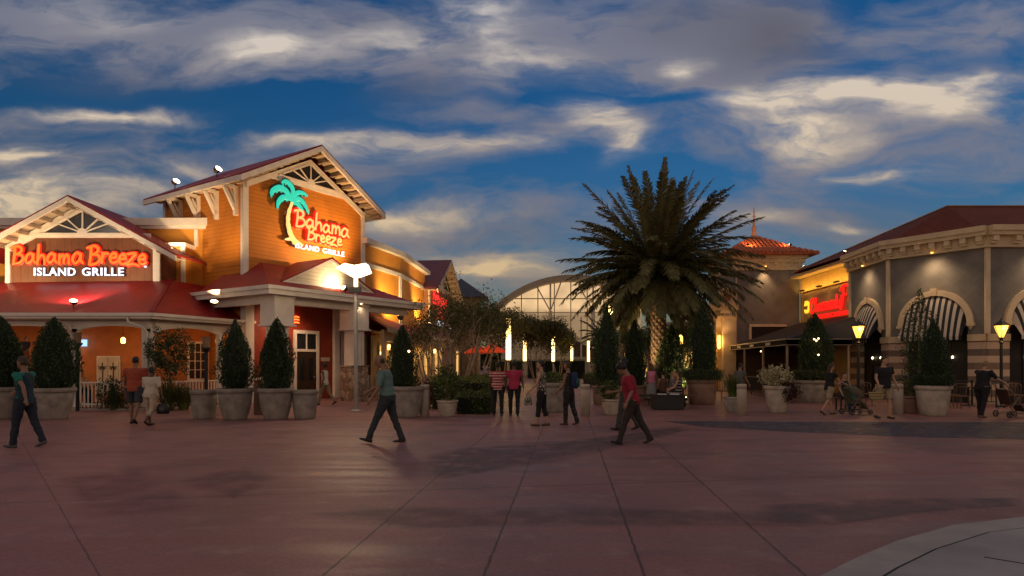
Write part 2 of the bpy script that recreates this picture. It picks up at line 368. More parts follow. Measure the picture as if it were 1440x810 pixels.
veil=blobs([(120,40,230,60,.8),(330,90,170,50,.5),(560,60,260,55,.7),(820,60,200,60,.6),(760,160,170,50,.5),(1090,45,130,70,1.0),(930,60,120,40,.4),(60,180,120,16,.5),(560,250,160,26,.5),(1290,240,160,30,.4),(1380,60,140,60,.7),
            (1120,180,150,55,.7),(1340,160,160,40,.6),(160,160,190,22,.45),(130,235,170,38,.6),(330,235,110,20,.35),(580,205,160,20,.6),(600,320,110,22,.5),
            (760,290,150,30,.3),(690,380,150,38,.9),(1190,300,160,45,.45),(980,300,90,25,.3),(20,320,160,30,.9),(250,300,150,20,.3),(1380,240,80,14,.3),(1000,110,120,30,.4),
            (300,135,220,18,-.7),(430,160,150,30,-.5),(60,135,120,22,-.6),(780,140,120,12,-.7),(890,235,160,18,-.7),(1000,145,110,10,-.8),(1380,90,100,14,-.6),(690,245,120,25,-.4),(560,270,80,20,-.4),(700,30,60,20,-.4)])
bright=blobs([(360,78,60,20,.9),(520,60,90,22,.4),(660,15,60,22,.7),(545,205,85,15,1.1),(420,200,60,10,.4),(150,160,90,9,.9),(35,222,50,10,1.0),(250,235,60,10,.4),(120,268,160,14,.5),
              (820,165,34,20,1.1),(975,95,25,14,.8),(868,200,26,22,.9),(760,85,70,22,.6),(1080,145,45,12,.9),(1155,185,50,24,1.2),(1190,130,70,15,.8),(1320,150,80,20,1.1),(1260,135,120,10,.7),(1100,165,60,30,.6),(700,200,60,10,.5),(0,300,160,22,1.0),(1230,240,45,9,.8),(1360,118,60,8,.8),
              (600,305,90,12,.8),(690,375,110,16,1.1),(0,290,110,18,1.3),(1180,316,26,6,.9),(150,20,60,20,.3),(1060,300,60,10,.3),(720,50,40,20,.4)])
greyb=blobs([(1080,45,95,60,1.1),(600,130,60,25,.5),(950,20,70,30,.4),(1240,310,160,40,.4),(480,35,70,25,.3),(160,110,140,20,.3),(740,320,140,25,.3)])
n1=noise(5.2,.85,2.4,8,.58,.3,0,wp.outputs[0]).outputs['Fac']; n2=noise(13,.8,3.0,7,.56,.2,5,wp.outputs[0]).outputs['Fac']
mrn=N(nt,'ShaderNodeMapRange'); mrn.interpolation_type='SMOOTHSTEP'; L.new(M_('ADD',M_('MULTIPLY',n1,.75),M_('MULTIPLY',n2,.25)),mrn.inputs['Value'])
mrn.inputs['From Min'].default_value=.34; mrn.inputs['From Max'].default_value=.66
tex=mrn.outputs[0]
cov=M_('MULTIPLY',M_('ADD',M_('MULTIPLY',veil,M_('MULTIPLY_ADD',tex,1.0,.45)),M_('MULTIPLY_ADD',M_('SUBTRACT',tex,.55),.6,.16)),.95,clamp=True)
br=M_('MULTIPLY',bright,M_('MULTIPLY',M_('MULTIPLY_ADD',tex,1.2,.2),M_('MULTIPLY_ADD',n2,2.2,-.1))); br=M_('MINIMUM',br,1.1)
el=M_('MULTIPLY',V,1.6,clamp=True)
def rgb(c): n=N(nt,'ShaderNodeRGB'); n.outputs[0].default_value=(*c,1); return n.outputs[0]
def mixc(f,a,b,bt='MIX'):
    n=N(nt,'ShaderNodeMix',data_type='RGBA'); n.blend_type=bt; n.clamp_factor=True
    (L.new(f,n.inputs['Factor']) if not isinstance(f,(int,float)) else setattr(n.inputs['Factor'],'default_value',f))
    for k,x in (('A',a),('B',b)): L.new(x,n.inputs[k])
    return n.outputs['Result']
base_sky=mixc(1.0,sky.outputs[0],rgb((.10,.72,1.25)),'MULTIPLY')
veilc=mixc(el,rgb((2.5,2.05,1.95)),rgb((2.0,2.1,2.75)))
s1=mixc(M_('MULTIPLY',cov,.85),base_sky,veilc)
s1=mixc(M_('MULTIPLY',greyb,.8),s1,rgb((1.15,1.15,1.5)))
warm=mixc(el,rgb((7.6,5.2,2.3)),rgb((6.2,5.8,5.6)))
s2=mixc(br,s1,warm)
hz=M_('EXPONENT',M_('MULTIPLY',V,-9)); s2=mixc(M_('MULTIPLY',hz,.85),s2,rgb((3.2,2.1,1.05)))
over=N(nt,'ShaderNodeMapRange'); over.interpolation_type='SMOOTHSTEP'; over.inputs['From Min'].default_value=.62; over.inputs['From Max'].default_value=1.3; L.new(V,over.inputs['Value'])
s2=mixc(M_('MULTIPLY',over.outputs[0],.85),s2,rgb((3.0,2.45,2.35)))
bk=N(nt,'ShaderNodeMapRange'); bk.inputs['From Min'].default_value=.2; bk.inputs['From Max'].default_value=-.3; L.new(sp.outputs['Y'],bk.inputs['Value'])
s2=mixc(M_('MULTIPLY',bk.outputs[0],.9),s2,mixc(el,rgb((5.0,3.4,2.2)),rgb((3.0,2.45,2.3))))
L.new(s2,bg.inputs['Color'])
sun=bpy.data.lights.new('sun','SUN'); sun.energy=.18; sun.angle=R(20); sun.color=(1,.8,.62)
so=bpy.data.objects.new('sun',sun); COL.objects.link(so); 
sd=Vector((math.sin(R(205)),math.cos(R(205)),math.tan(R(4)))); so.rotation_euler=(-sd).to_track_quat('-Z','Y').to_euler(); so.location=(0,0,40)

# ------------------------------------------------------------------ ground
def ground_mat():
    m,nt,b=nmat('red_concrete'); L=nt.links; 
    tc=N(nt,'ShaderNodeTexCoord'); P=tc.outputs['Object']
    def nz(s,det=6,mp=None):
        n=N(nt,'ShaderNodeTexNoise'); n.inputs['Scale'].default_value=s; n.inputs['Detail'].default_value=det; L.new(mp or P,n.inputs['Vector']); return n.outputs['Fac']
    def mth(op,a,b=None,c=None,clamp=False):
        n=N(nt,'ShaderNodeMath',operation=op); n.use_clamp=clamp
        for i,x in enumerate((a,b,c)):
            if x is None: continue
            if isinstance(x,(int,float)): n.inputs[i].default_value=x
            else: L.new(x,n.inputs[i])
        return n.outputs[0]
    def mix(f,a,b):
        n=N(nt,'ShaderNodeMix',data_type='RGBA'); L.new(f,n.inputs['Factor'])
        for k,x in (('A',a),('B',b)):
            if isinstance(x,tuple): n.inputs[k].default_value=(*x,1)
            else: L.new(x,n.inputs[k])
        return n.outputs['Result']
    r=N(nt,'ShaderNodeMapRange'); r.inputs['From Min'].default_value=.35; r.inputs['From Max'].default_value=.65; L.new(nz(.35),r.inputs['Value'])
    mp=N(nt,'ShaderNodeMapping'); mp.inputs['Scale'].default_value=(.25,1.6,1); mp.inputs['Rotation'].default_value=(0,0,R(-8)); L.new(P,mp.inputs['Vector'])
    r2=N(nt,'ShaderNodeMapRange'); r2.inputs['From Min'].default_value=.4; r2.inputs['From Max'].default_value=.7; L.new(nz(1.3,7,mp.outputs[0]),r2.inputs['Value'])
    c=mix(r.outputs[0],(.285,.13,.118),(.215,.102,.097))
    c=mix(mth('MULTIPLY',r2.outputs[0],.6),c,(.17,.105,.10))
    r3=N(nt,'ShaderNodeMapRange'); r3.inputs['From Min'].default_value=.57; r3.inputs['From Max'].default_value=.75; L.new(nz(2.6,8),r3.inputs['Value'])
    c=mix(mth('MULTIPLY',r3.outputs[0],.5),c,(.38,.23,.19))
    vo=N(nt,'ShaderNodeTexVoronoi'); vo.inputs['Scale'].default_value=2.6; L.new(P,vo.inputs['Vector']); spt=mth('LESS_THAN',vo.outputs['Distance'],.055)
    c=mix(mth('MULTIPLY',spt,.45),c,(.07,.05,.05))
    r4=N(nt,'ShaderNodeMapRange'); r4.inputs['From Min'].default_value=.52; r4.inputs['From Max'].default_value=.62; L.new(nz(.8,9),r4.inputs['Value'])
    c=mix(mth('MULTIPLY',r4.outputs[0],.45),c,(.14,.07,.07))
    fine=nz(60,3); c2=N(nt,'ShaderNodeVectorMath',operation='SCALE'); L.new(c,c2.inputs[0]); L.new(mth('MULTIPLY_ADD',mth('ADD',fine,nz(22,5)),.75,.28),c2.inputs['Scale']); c=c2.outputs[0]
    sp=N(nt,'ShaderNodeSeparateXYZ'); L.new(P,sp.inputs[0]); X=sp.outputs['X']; Y=sp.outputs['Y']
    wob=mth('MULTIPLY',mth('SUBTRACT',nz(8,2),.5),.03)
    s=mth('ADD',mth('MULTIPLY_ADD',Y,-.09,X),wob)
    f=mth('FRACT',mth('DIVIDE',mth('ADD',s,.66),1.25)); d=mth('MINIMUM',f,mth('SUBTRACT',1,f))
    l1=mth('LESS_THAN',d,.0095); l1=mth('MULTIPLY',l1,mth('MULTIPLY',mth('GREATER_THAN',s,-2.2),mth('LESS_THAN',s,2.9)))
    s2=mth('ADD',mth('MULTIPLY_ADD',X,-.16,Y),wob)
    f2=mth('FRACT',mth('DIVIDE',mth('ADD',s2,.4),4.4)); d2=mth('MINIMUM',f2,mth('SUBTRACT',1,f2)); l2=mth('LESS_THAN',d2,.003)
    s3=mth('ADD',mth('MULTIPLY_ADD',Y,.85,X),wob); f3=mth('FRACT',mth('DIVIDE',mth('ADD',s3,-.95),5.2)); d3=mth('MINIMUM',f3,mth('SUBTRACT',1,f3)); l3=mth('MULTIPLY',mth('LESS_THAN',d3,.0017),mth('LESS_THAN',X,-3))
    ln=mth('MAXIMUM',mth('MAXIMUM',l1,l2),l3)
    c=mix(mth('MULTIPLY',ln,.75),c,(.03,.02,.02))
    L.new(c,b.inputs['Base Color'])
    L.new(mth('MULTIPLY_ADD',r2.outputs[0],-.2,.6),b.inputs['Roughness']); b.inputs['Specular IOR Level'].default_value=.35
    bp=N(nt,'ShaderNodeBump'); bp.inputs['Strength'].default_value=.35; bp.inputs['Distance'].default_value=.01
    L.new(mth('ADD',mth('ADD',mth('MULTIPLY',fine,.6),mth('MULTIPLY',nz(9,6),.8)),mth('MULTIPLY',ln,-1)),bp.inputs['Height']); L.new(bp.outputs[0],b.inputs['Normal'])
    return m
gmat=ground_mat()
g=MB(); g.box(-900,-300,-.5,900,1500,0); tag(g.build('ground',gmat),kind='structure')
def flat(name,pts,z,mat):
    s=MB(); s.slab([(gx(px,gd(py)),gd(py)) for px,py in pts][::-1],-.02,z); return tag(s.build(name,mat),kind='structure')
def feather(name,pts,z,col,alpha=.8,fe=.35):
    """a paving patch in a flat colour of its own, fading unevenly at the edge"""
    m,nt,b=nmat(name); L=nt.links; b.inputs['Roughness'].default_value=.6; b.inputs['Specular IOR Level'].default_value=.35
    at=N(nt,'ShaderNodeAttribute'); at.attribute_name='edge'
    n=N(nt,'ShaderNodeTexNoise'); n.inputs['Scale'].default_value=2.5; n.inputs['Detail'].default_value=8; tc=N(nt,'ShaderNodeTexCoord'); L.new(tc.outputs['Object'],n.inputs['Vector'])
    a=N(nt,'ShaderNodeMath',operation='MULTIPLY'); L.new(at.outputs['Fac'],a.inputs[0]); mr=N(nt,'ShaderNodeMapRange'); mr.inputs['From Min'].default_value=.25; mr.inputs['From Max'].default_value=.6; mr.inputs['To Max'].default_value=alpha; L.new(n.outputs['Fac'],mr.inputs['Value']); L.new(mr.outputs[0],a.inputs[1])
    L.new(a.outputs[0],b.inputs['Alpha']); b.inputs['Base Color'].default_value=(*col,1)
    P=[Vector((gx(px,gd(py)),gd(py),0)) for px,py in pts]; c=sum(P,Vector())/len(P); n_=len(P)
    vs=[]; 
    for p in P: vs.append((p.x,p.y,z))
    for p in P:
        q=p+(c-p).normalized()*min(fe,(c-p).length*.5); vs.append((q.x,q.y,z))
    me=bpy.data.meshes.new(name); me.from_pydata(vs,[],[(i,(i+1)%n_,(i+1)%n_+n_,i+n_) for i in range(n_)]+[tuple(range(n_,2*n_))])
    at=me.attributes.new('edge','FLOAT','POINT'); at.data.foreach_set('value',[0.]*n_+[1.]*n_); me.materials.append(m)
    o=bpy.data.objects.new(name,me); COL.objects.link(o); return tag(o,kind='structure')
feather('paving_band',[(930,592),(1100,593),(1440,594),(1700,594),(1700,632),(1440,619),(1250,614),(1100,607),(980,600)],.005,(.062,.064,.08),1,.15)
feather('paving_patch',[(560,668),(585,642),(640,630),(720,624),(830,616),(960,600),(975,604),(900,624),(800,648),(700,662),(620,676)],.004,(.12,.085,.092),.6,.6)  # wedge of darker tone with a soft edge
feather('paving_patch',[(420,722),(560,712),(760,712),(1000,716),(1150,722),(1150,742),(960,742),(700,742),(520,745)],.004,(.165,.11,.105),.4,.5)
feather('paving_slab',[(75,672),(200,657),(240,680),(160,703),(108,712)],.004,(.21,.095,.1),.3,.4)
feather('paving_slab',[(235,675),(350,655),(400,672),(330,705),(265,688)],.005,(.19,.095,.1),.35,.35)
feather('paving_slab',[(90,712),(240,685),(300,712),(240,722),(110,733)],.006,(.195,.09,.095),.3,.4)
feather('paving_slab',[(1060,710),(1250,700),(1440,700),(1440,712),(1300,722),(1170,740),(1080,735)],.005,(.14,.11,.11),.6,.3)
# kerb and pavement in the near right corner
kp=[(2.25,4.59),(2.72,5.0),(3.36,5.5),(4.23,6.04),(5.17,6.36),(6.6,6.65),(8.5,6.8),(12,6.7),(20,6.0),(20,-6),(1.2,-6),(.9,1.5),(1.3,3.2),(1.8,4.1)]
kc=pm('pale_concrete',(.27,.26,.25),.75,.25,1.2,.3,30); kc2=pm('kerb_top_concrete',(.31,.29,.27),.75,.15,2,.3,30)
s=MB(); s.slab(kp[::-1],-.02,.1); tag(s.build('kerb',kc2),kind='structure')
def shrink(P,w):
    n=len(P);out=[]
    for i in range(n):
        a=Vector(P[i-1]);b=Vector(P[i]);c=Vector(P[(i+1)%n]); t=((b-a).normalized()+(c-b).normalized()).normalized(); nn=Vector((t.y,-t.x)); out.append(tuple(b+nn*w))
    return out
k2=shrink(kp,.30); s=MB(); s.slab(k2[::-1],.05,.096+.008); tag(s.build('pavement_joint',pm('joint',(.02,.02,.02),.9)),kind='structure')
k3=shrink(kp,.325); s=MB(); s.slab(k3[::-1],.05,.104+.006); tag(s.build('pavement',kc),kind='structure')
jm=pm('joint',(.02,.02,.02),.9)
s=MB()
for a,b in (((3.75,5.0),(6.5,2.6)),((5.0,5.85),(9.5,3.2)),((2.9,4.2),(5.5,2.2))): s.bar((*a,.112),(*b,.112),.012,.004)
tag(s.build('pavement_joint',jm),kind='structure')
W.cycles.sampling_method='MANUAL'; W.cycles.sample_map_resolution=256
SC.cycles.max_bounces=4; SC.cycles.diffuse_bounces=2; SC.cycles.glossy_bounces=2; SC.cycles.transparent_max_bounces=4
# ================================================================== LEFT RESTAURANT
B=thing('restaurant_building','orange restaurant with red metal roofs, tall gabled tower, entrance portico and wrap-around porch','building',(-14,27,0))
I=Matrix.Identity(4)
def arch(mb,x0,x1,y0,y1,zt,zs,zc,n=12):      # beam with an arched underside
    pts=[(x0,zt),(x0,zs)]+[(x0+(x1-x0)*(.5-.5*math.cos(math.pi*i/n)),zs+(zc-zs)*math.sin(math.pi*i/n)) for i in range(1,n)]+[(x1,zs),(x1,zt)]
    m=len(pts)
    vs=[(x,y0,z) for x,z in pts]+[(x,y1,z) for x,z in pts]; fs=[((i+1)%m,i,i+m,(i+1)%m+m) for i in range(m)]
    top=[(x,y0,zt) for x,_ in pts]; b=len(vs); vs+=top; vs+=[(x,y1,zt) for x,_ in pts]
    for i in range(1,m-2): fs+=[(i,i+1,b+i+1,b+i),(m+i+1,m+i,b+m+i,b+m+i+1)]
    mb.add(vs,fs)
def ring_arch(mb,xc,zs,ri,ro,y0,y1,n=18,a0=0,a1=math.pi):
    vs=[];fs=[]
    for i in range(n+1):
        a=a0+(a1-a0)*i/n
        for r in (ri,ro):
            for y in (y0,y1): vs.append((xc+r*math.cos(a),y,zs+r*math.sin(a)))
    for i in range(n):
        b=4*i; c=b+4; fs+=[(b,b+2,c+2,c),(b+1,c+1,c+3,b+3),(b+2,b+3,c+3,c+2),(b,c,c+1,b+1)]
    fs+=[(0,1,3,2),(4*n,4*n+2,4*n+3,4*n+1)]; mb.add(vs,fs)
# ---- porch: front run along x, then the return run towards the portico
CK=(-13.1,22.9); RET=(-10.95,27.9)
FR=frame((-24,22.9),(1,0)); RF=frame(CK,(RET[0]-CK[0],RET[1]-CK[1])); RLEN=math.hypot(RET[0]-CK[0],RET[1]-CK[1])
# porch roof as three sheets
s=MB()
e0=(-26,22.4,3.42); e1=(-12.85,22.4,3.42); e2=(-10.5,27.9,3.42); t0=(-26,26.05,4.95); t1=(-14.1,26.05,5.1)
s.sheet([e0,e1,t1,t0],.06); s.sheet([e1,e2,(-13.0,28.6,5.0),t1],.06); s.build('porch_roof',pm('red_seam_roof',(.26,.008,.015),.45,.2,1.0,.1,8,seam=.45,bdir='x'),B)
s=MB(); s.bar((e1[0],e1[1],3.45),(t1[0],t1[1],5.13),.14,.08); s.build('roof_ridge_cap',redroof,B)
s=MB(); s.box(-26,22.28,3.24,-12.82,22.4,3.44); s.bar((-12.82,22.3,3.34),(-10.42,27.9,3.34),.12,.2); s.box(-26,22.2,3.33,-12.7,22.28,3.44); s.bar((-12.7,22.24,3.385),(-10.32,27.9,3.385),.1,.11); s.build('gutter',white,B)
s=MB(); s.slab([(-26,22.4),(-12.9,22.4),(-10.6,27.9),(-12.9,28.4),(-14.2,26),(-26,26)],3.2,3.235); s.build('porch_ceiling',pm('porch_ceiling_paint',(.4,.3,.2),.7),B)
# columns and arched beams
cols=[-24.3,-20.0,-15.85]
s=MB()
for a,b in ((-24.3,-20.0),(-20.0,-15.85),(-15.85,-13.1)): arch(s,a,b,22.8,22.98,3.2,2.72,3.02)
s.M=RF; arch(s,.1,RLEN*.55,-.09,.09,3.19,2.7,3.0); arch(s,RLEN*.55+.003,RLEN,-.09,.09,3.19,2.7,3.0); s.build('arched_beam',white,B)
def column(M,x,w=.2,z1=2.9):
    s=MB(M); s.box(x-w/2,-w/2,0,x+w/2,w/2,z1); s.box(x-w/2-.03,-w/2-.03,0,x+w/2+.03,w/2+.03,.25); s.box(x-w/2-.03,-w/2-.03,2.55,x+w/2+.03,w/2+.03,2.63); return s.build('column',white,B)
M0=frame((0,22.9),(1,0))
for x in (-20.0,-15.85,-13.15): column(M0,x)
s=MB(M0); s.box(-13.45,-.05,0,-13.33,.05,2.9); s.build('column',white,B)
column(RF,RLEN*.55); column(RF,RLEN-.1,.26)
s=MB(); s.tube([(-13.6,22.22,3.3),(-13.6,22.3,3.12),(-13.25,22.6,2.95),(-13.2,22.75,2.75),(-13.2,22.75,.1)],.045); s.build('downspout',white,B)
s=MB(); s.tube([(-16.2,22.3,3.25),(-16.0,22.6,2.95),(-15.95,22.75,2.7),(-15.95,22.75,.1)],.045); s.build('downspout',white,B)
def rail(M,x0,x1,h=.98):
    s=MB(M); s.box(x0,-.04,h-.05,x1,.04,h); s.box(x0,-.025,.14,x1,.025,.19); n=int((x1-x0)/.14)
    for i in range(n+1):
        x=x0+(x1-x0)*i/n; w=.035 if i%10 else .05; s.box(x-w/2,-w/2,.02,x+w/2,w/2,h-.05)
    return s.build('railing',white,B)
rail(M0,-15.7,-13.3); rail(M0,-19.85,-16.0); rail(RF,.15,RLEN*.55-.12); rail(RF,RLEN*.55+.12,RLEN-.25)
s=MB(); s.slab([(-26,22.75),(-13.05,22.75),(-10.8,28.4),(-14,31),(-26,31)],-.02,.06); s.build('porch_floor',pm('porch_floor_tile',(.16,.1,.07),.6),B)
# porch back wall with shutters and window
s=MB(); s.box(-26,25.9,0,-14.2,26.1,3.2); s.sheet([(-14.2,26.0,3.2),(-14.2,26.0,0),(-12.4,29.2,0),(-12.4,29.2,3.2)],.0) if 0 else None
s.M=frame((-14.2,26.0),(1.8,3.2)); s.box(0,0,0,3.8,.2,3.2); s.build('porch_wall',porchwall,B)
s=MB(); s.box(-17.05,25.83,.45,-16.1,25.9,1.95); sh=s.build('shutters',white,B)
s=MB()
for x in (-17.0,-16.56): s.box(x,25.80,.5,x+.42,25.83,1.9)
s.build('shutter_leaf',pm('shutter_cream',(.6,.5,.38),.6),sh)
s=MB()
for xc in (-16.79,-16.35):
    s.bar((xc,25.79,.6),(xc+.02,25.79,1.5),.035,.02,(0,1,0))
    for a in (-150,-120,-60,-30,90,-180,0): s.bar((xc,25.79,1.5),(xc+.17*math.cos(R(a)),25.79,1.52+.16*math.sin(R(a))),.035,.02,(0,1,0))
s.build('palm_cutout',pm('cutout_brown',(.1,.06,.03),.7),sh)
WM=frame((-14.2,26.0),(1.8,3.2))
def window(M,x0,x1,z0,z1,parent,nx=2,nz=3,fm=white,gm=glass,fw=.09,y=0):
    s=MB(M); s.box(x0-fw,y-.06,z0-fw,x1+fw,y-.005,z0); s.box(x0-fw,y-.06,z1,x1+fw,y-.005,z1+fw); s.box(x0-fw,y-.06,z0+.001,x0,y-.005,z1-.001); s.box(x1,y-.06,z0+.001,x1+fw,y-.005,z1-.001)
    for i in range(1,nx): x=x0+(x1-x0)*i/nx; s.box(x-.018,y-.045,z0,x+.018,y-.012,z1)
    for i in range(1,nz): z=z0+(z1-z0)*i/nz; s.box(x0,y-.043,z-.015,x1,y-.014,z+.015)
    w=s.build('window',fm,parent)
    s=MB(M); s.box(x0,y-.02,z0,x1,y-.004,z1); s.build('pane',gm,w); return w
window(WM,.9,1.7,1.0,2.5,B,3,4,y=0)
window(frame((-26,25.9),(1,0)),4.2,5.4,.9,2.4,B)
s=MB(); s.box(-18.9,25.7,2.35,-17.4,25.78,2.62); tag(s.build('tv_screen',em('screen_glow',(.25,.45,.9),2),),'small glowing blue-white screen high on the porch wall','screen')
# pendant lanterns in the porch (lit)
def pendant(x,y,z,lab,e=22):
    t=thing('porch_lantern',lab,'lantern',(x,y,z),'lit lanterns under the porch')
    s=MB(); s.tube([(x,y,3.2),(x,y,z+.14)],.012); s.build('cord',black,t)
    s=MB(); s.lathe([(.05,-.12),(.08,-.08),(.08,.06),(.03,.12)],10,(x,y,z)); s.build('lamp_glass',em('porch_lantern_glass',(1,.55,.12),7),t)
    point(t,(x,y-.0,z-.25),e,(1,.5,.18),.12)
pendant(-17.9,24.2,2.25,'amber hanging lantern by the porch post left of the shutters',19)
pendant(-15.2,24.6,2.55,'amber hanging lantern in the porch right of the palm shutters',14)
pendant(-12.3,26.3,2.6,'amber hanging lantern in the return of the porch near the window',14)
pendant(-21.5,24.3,2.5,'amber hanging lantern at the left end of the porch',10)
# ---- main block behind, white cornice
s=MB(); s.box(-34,28,0,-13.6,40,7.62); s.build('main_wall',orange_s,B)
s=MB(); s.box(-34,27.75,7.75,-13.45,28.3,8.07); s.box(-34,27.86,7.62,-13.5,28.2,7.75); s.build('cornice',white,B)
s=MB(); s.box(-15.15,27.3,0,-14.15,27.99,6.7); s.build('side_wall',orange_s,B)
s=MB(); s.box(-15.4,27.1,6.7,-14.05,27.99,6.85); s.box(-14.33,27.22,4.6,-14.15,27.3,6.7); s.box(-15.2,27.22,4.6,-15.06,27.3,6.7); s.box(-14.1,27.9,6.85,-13.95,28.0,7.6);s.build('corner_trim',white,B)
# ---- sign gable
GX=-17.83; GY=26.0
s=MB(); s.prism([(-20.8,4.85),(-14.54,4.85),(-14.54,6.45),(-15.3,6.86),(-20.36,6.86),(-20.8,6.45)],GY,GY+.2); s.build('sign_wall',brown_p,B)
s=MB(); s.prism([(-20.8,4.9),(-14.56,4.9),(-14.56,6.4),(-17.68,8.0),(-20.8,6.4)],GY+.2,30); s.build('gable_wall',pm('brown_side_paint',(.18,.07,.04),.7),B)
s=MB(); s.box(-20.95,GY-.06,4.74,-14.4,GY+.02,4.86); s.build('sign_wall_ledge',pm('rust_trim',(.3,.1,.06),.6),B)
def rake(mb,xa,za,xp,zp,y0,y1,w,up=0):        # sloping board along the gable slope
    mb.add([(xa,y0,za),(xp,y0,zp),(xp,y0,zp-w),(xa,y0,za-w),(xa,y1,za),(xp,y1,zp),(xp,y1,zp-w),(xa,y1,za-w)],[(0,3,2,1),(4,5,6,7),(0,1,5,4),(1,2,6,5),(2,3,7,6),(3,0,4,7)])
GOV=.75
AP=8.42; EL=(-22.16,6.05); ER=(-13.5,6.05)
s=MB()
for ex,ez in (EL,ER):
    sg=1 if ex>GX else -1
    s.add([(GX,GY-GOV,AP),(ex,GY-GOV,ez),(ex,31,ez),(GX,31,AP),(GX,GY-GOV,AP-.07),(ex,GY-GOV,ez-.07),(ex,31,ez-.07),(GX,31,AP-.07)],[(0,1,2,3),(7,6,5,4),(0,4,5,1),(1,5,6,2),(3,2,6,7)])
s.build('gable_roof',redroof,B)
s=MB()
for ex,ez in (EL,ER): rake(s,ex,ez-.07,GX,AP-.07,GY-GOV-.02,GY-GOV+.08,.2)
s.build('rake_board',white,B)
s=MB()      # soffit and its blocks
for ex,ez in (EL,ER): rake(s,ex,ez-.15,GX,AP-.15,GY-GOV+.08,GY+.0,.03)
so_=s.build('soffit',cream,B)
s=MB()
for sg,(ex,ez) in ((-1,EL),(1,ER)):
    for i in range(9):
        t=(i+.6)/9; x=ex+(GX-ex)*t; z=ez+(AP-ez)*t-.2
        s.box(x-.06,GY-GOV+.1,z-.14,x+.06,GY-.02,z)
s.each('rafter_block',pm('block_tan',(.36,.27,.19),.7),so_)
s=MB()      # gable trim
for sg in (-1,1):
    xa=GX+.15+sg*3.27; s.add([],[]); 
    rake(s,-17.68+sg*3.2,6.5,-17.68,8.27,GY-.08,GY-.0,.34)
s.box(-20.5,GY-.09,6.83,-14.9,GY-.005,7.0); s.box(-20.86,GY-.1,4.86,-20.68,GY-.004,6.5); s.box(-14.78,GY-.1,4.86,-14.5,GY-.004,6.5); s.build('gable_trim',white,B)
def sunburst(M,xc,z0,hw,h,parent,off=0,n=5,gm=None):
    s=MB(M); s.prism([(xc-hw,z0),(xc+hw,z0),(xc+off,z0+h)],-.06,-.02); w=s.build('fan_window',gm or glass,parent)
    s=MB(M); s.prism([(xc-hw-.12,z0-.04),(xc-hw,z0),(xc+off,z0+h),(xc+off,z0+h+.1)],-.11,-.05) ; s.prism([(xc+hw,z0),(xc+hw+.12,z0-.04),(xc+off,z0+h+.1),(xc+off,z0+h)],-.11,-.05); s.box(xc-hw-.1,-.12,z0-.1,xc+hw+.1,-.05,z0)
    for i in range(n):
        a=math.pi*(i+1)/(n+1); a=[R(20),R(42),R(90),R(138),R(160)][i]
        dx,dz=math.cos(a),math.sin(a); t=1/(dz/h+abs(dx)/hw); s.bar((xc,-.09,z0),(xc+dx*t,-.09,z0+dz*t),.05,.05,(0,1,0))
    s.prism([(xc+.2*math.cos(math.pi*i/8),z0+.2*math.sin(math.pi*i/8)) for i in range(9)],-.13,-.05)
    s.build('muntin',white,w); return w
sunburst(frame((0,GY),(1,0)),-17.68,7.02,1.74,.97,B)
# ---- tower
TW=frame((-11.15,26.3),(.545,.839)); TL=6.6; TD=6.2; TE=9.25
s=MB(TW); s.box(0,0,0,TL,TD,TE); s.prism([(0,TE),(TL,TE),(TL/2,TE+1.75)],0,.3); s.build('tower_wall',orange_f,B)
s=MB(TW)
for x in (0,TL): s.box(x-.13,-.05,0,x+.13,.13,TE+.05)
s.box(-.06,TD-.1,0,.0,TD+.1,TE); s.each('corner_board',white,B)
OV=.85; TA=TE+.15+ (TL/2+OV)*.53; OVs=.75
s=MB(TW)
for sg in (-1,1):
    ex=TL/2+sg*(TL/2+OVs); ez=TE+.05
    s.add([(TL/2,-OV,TA),(ex,-OV,ez),(ex,TD+.5,ez),(TL/2,TD+.5,TA),(TL/2,-OV,TA-.07),(ex,-OV,ez-.07),(ex,TD+.5,ez-.07),(TL/2,TD+.5,TA-.07)],[(0,1,2,3),(7,6,5,4),(0,4,5,1),(1,5,6,2),(3,2,6,7)])
s.build('tower_roof',redroof,B)
s=MB(TW)
for sg in (-1,1): 
    ex=TL/2+sg*(TL/2+OVs); rake(s,ex,TE-.02,TL/2,TA-.07,-OV-.02,-OV+.1,.24)
    s.box(ex-.05,-OV+.1,TE-.24,ex+.05,TD+.5,TE-.03)
s.build('rake_board',white,B)
s=MB(TW)
for sg in (-1,1): 
    ex=TL/2+sg*(TL/2+OVs); rake(s,ex,TE-.1,TL/2,TA-.15,-OV+.1,-.0,.03)
    a,b=sorted((ex,TL/2+sg*TL/2)); s.box(a,.0,TE-.03,b,TD+.4,TE-.0)
sf=s.build('soffit',cream,B)
s=MB(TW)
for sg in (-1,1):
    for i in range(11):
        t=(i+.6)/11; ex=TL/2+sg*(TL/2+OVs); x=ex+(TL/2-ex)*t; z=TE+(TA-TE)*t-.2; s.box(x-.07,-OV+.12,z-.14,x+.07,-.02,z)
s.each('rafter_block',pm('block_tan',(.36,.27,.19),.7),sf)
s=MB(TW)
for sg in (-1,1): rake(s,TL/2+sg*TL/2,TE+.02,TL/2,TE+1.8,-.09,-.004,.26)
s.prism([(1.35,TE+.6),(TL-1.35,TE+.6),(TL-1.05,TE+.42),(1.05,TE+.42)],-.08,-.003); s.build('gable_trim',white,B)
sunburst(TW,TL/2,TE+.7,1.62,.86,B,gm=dark)
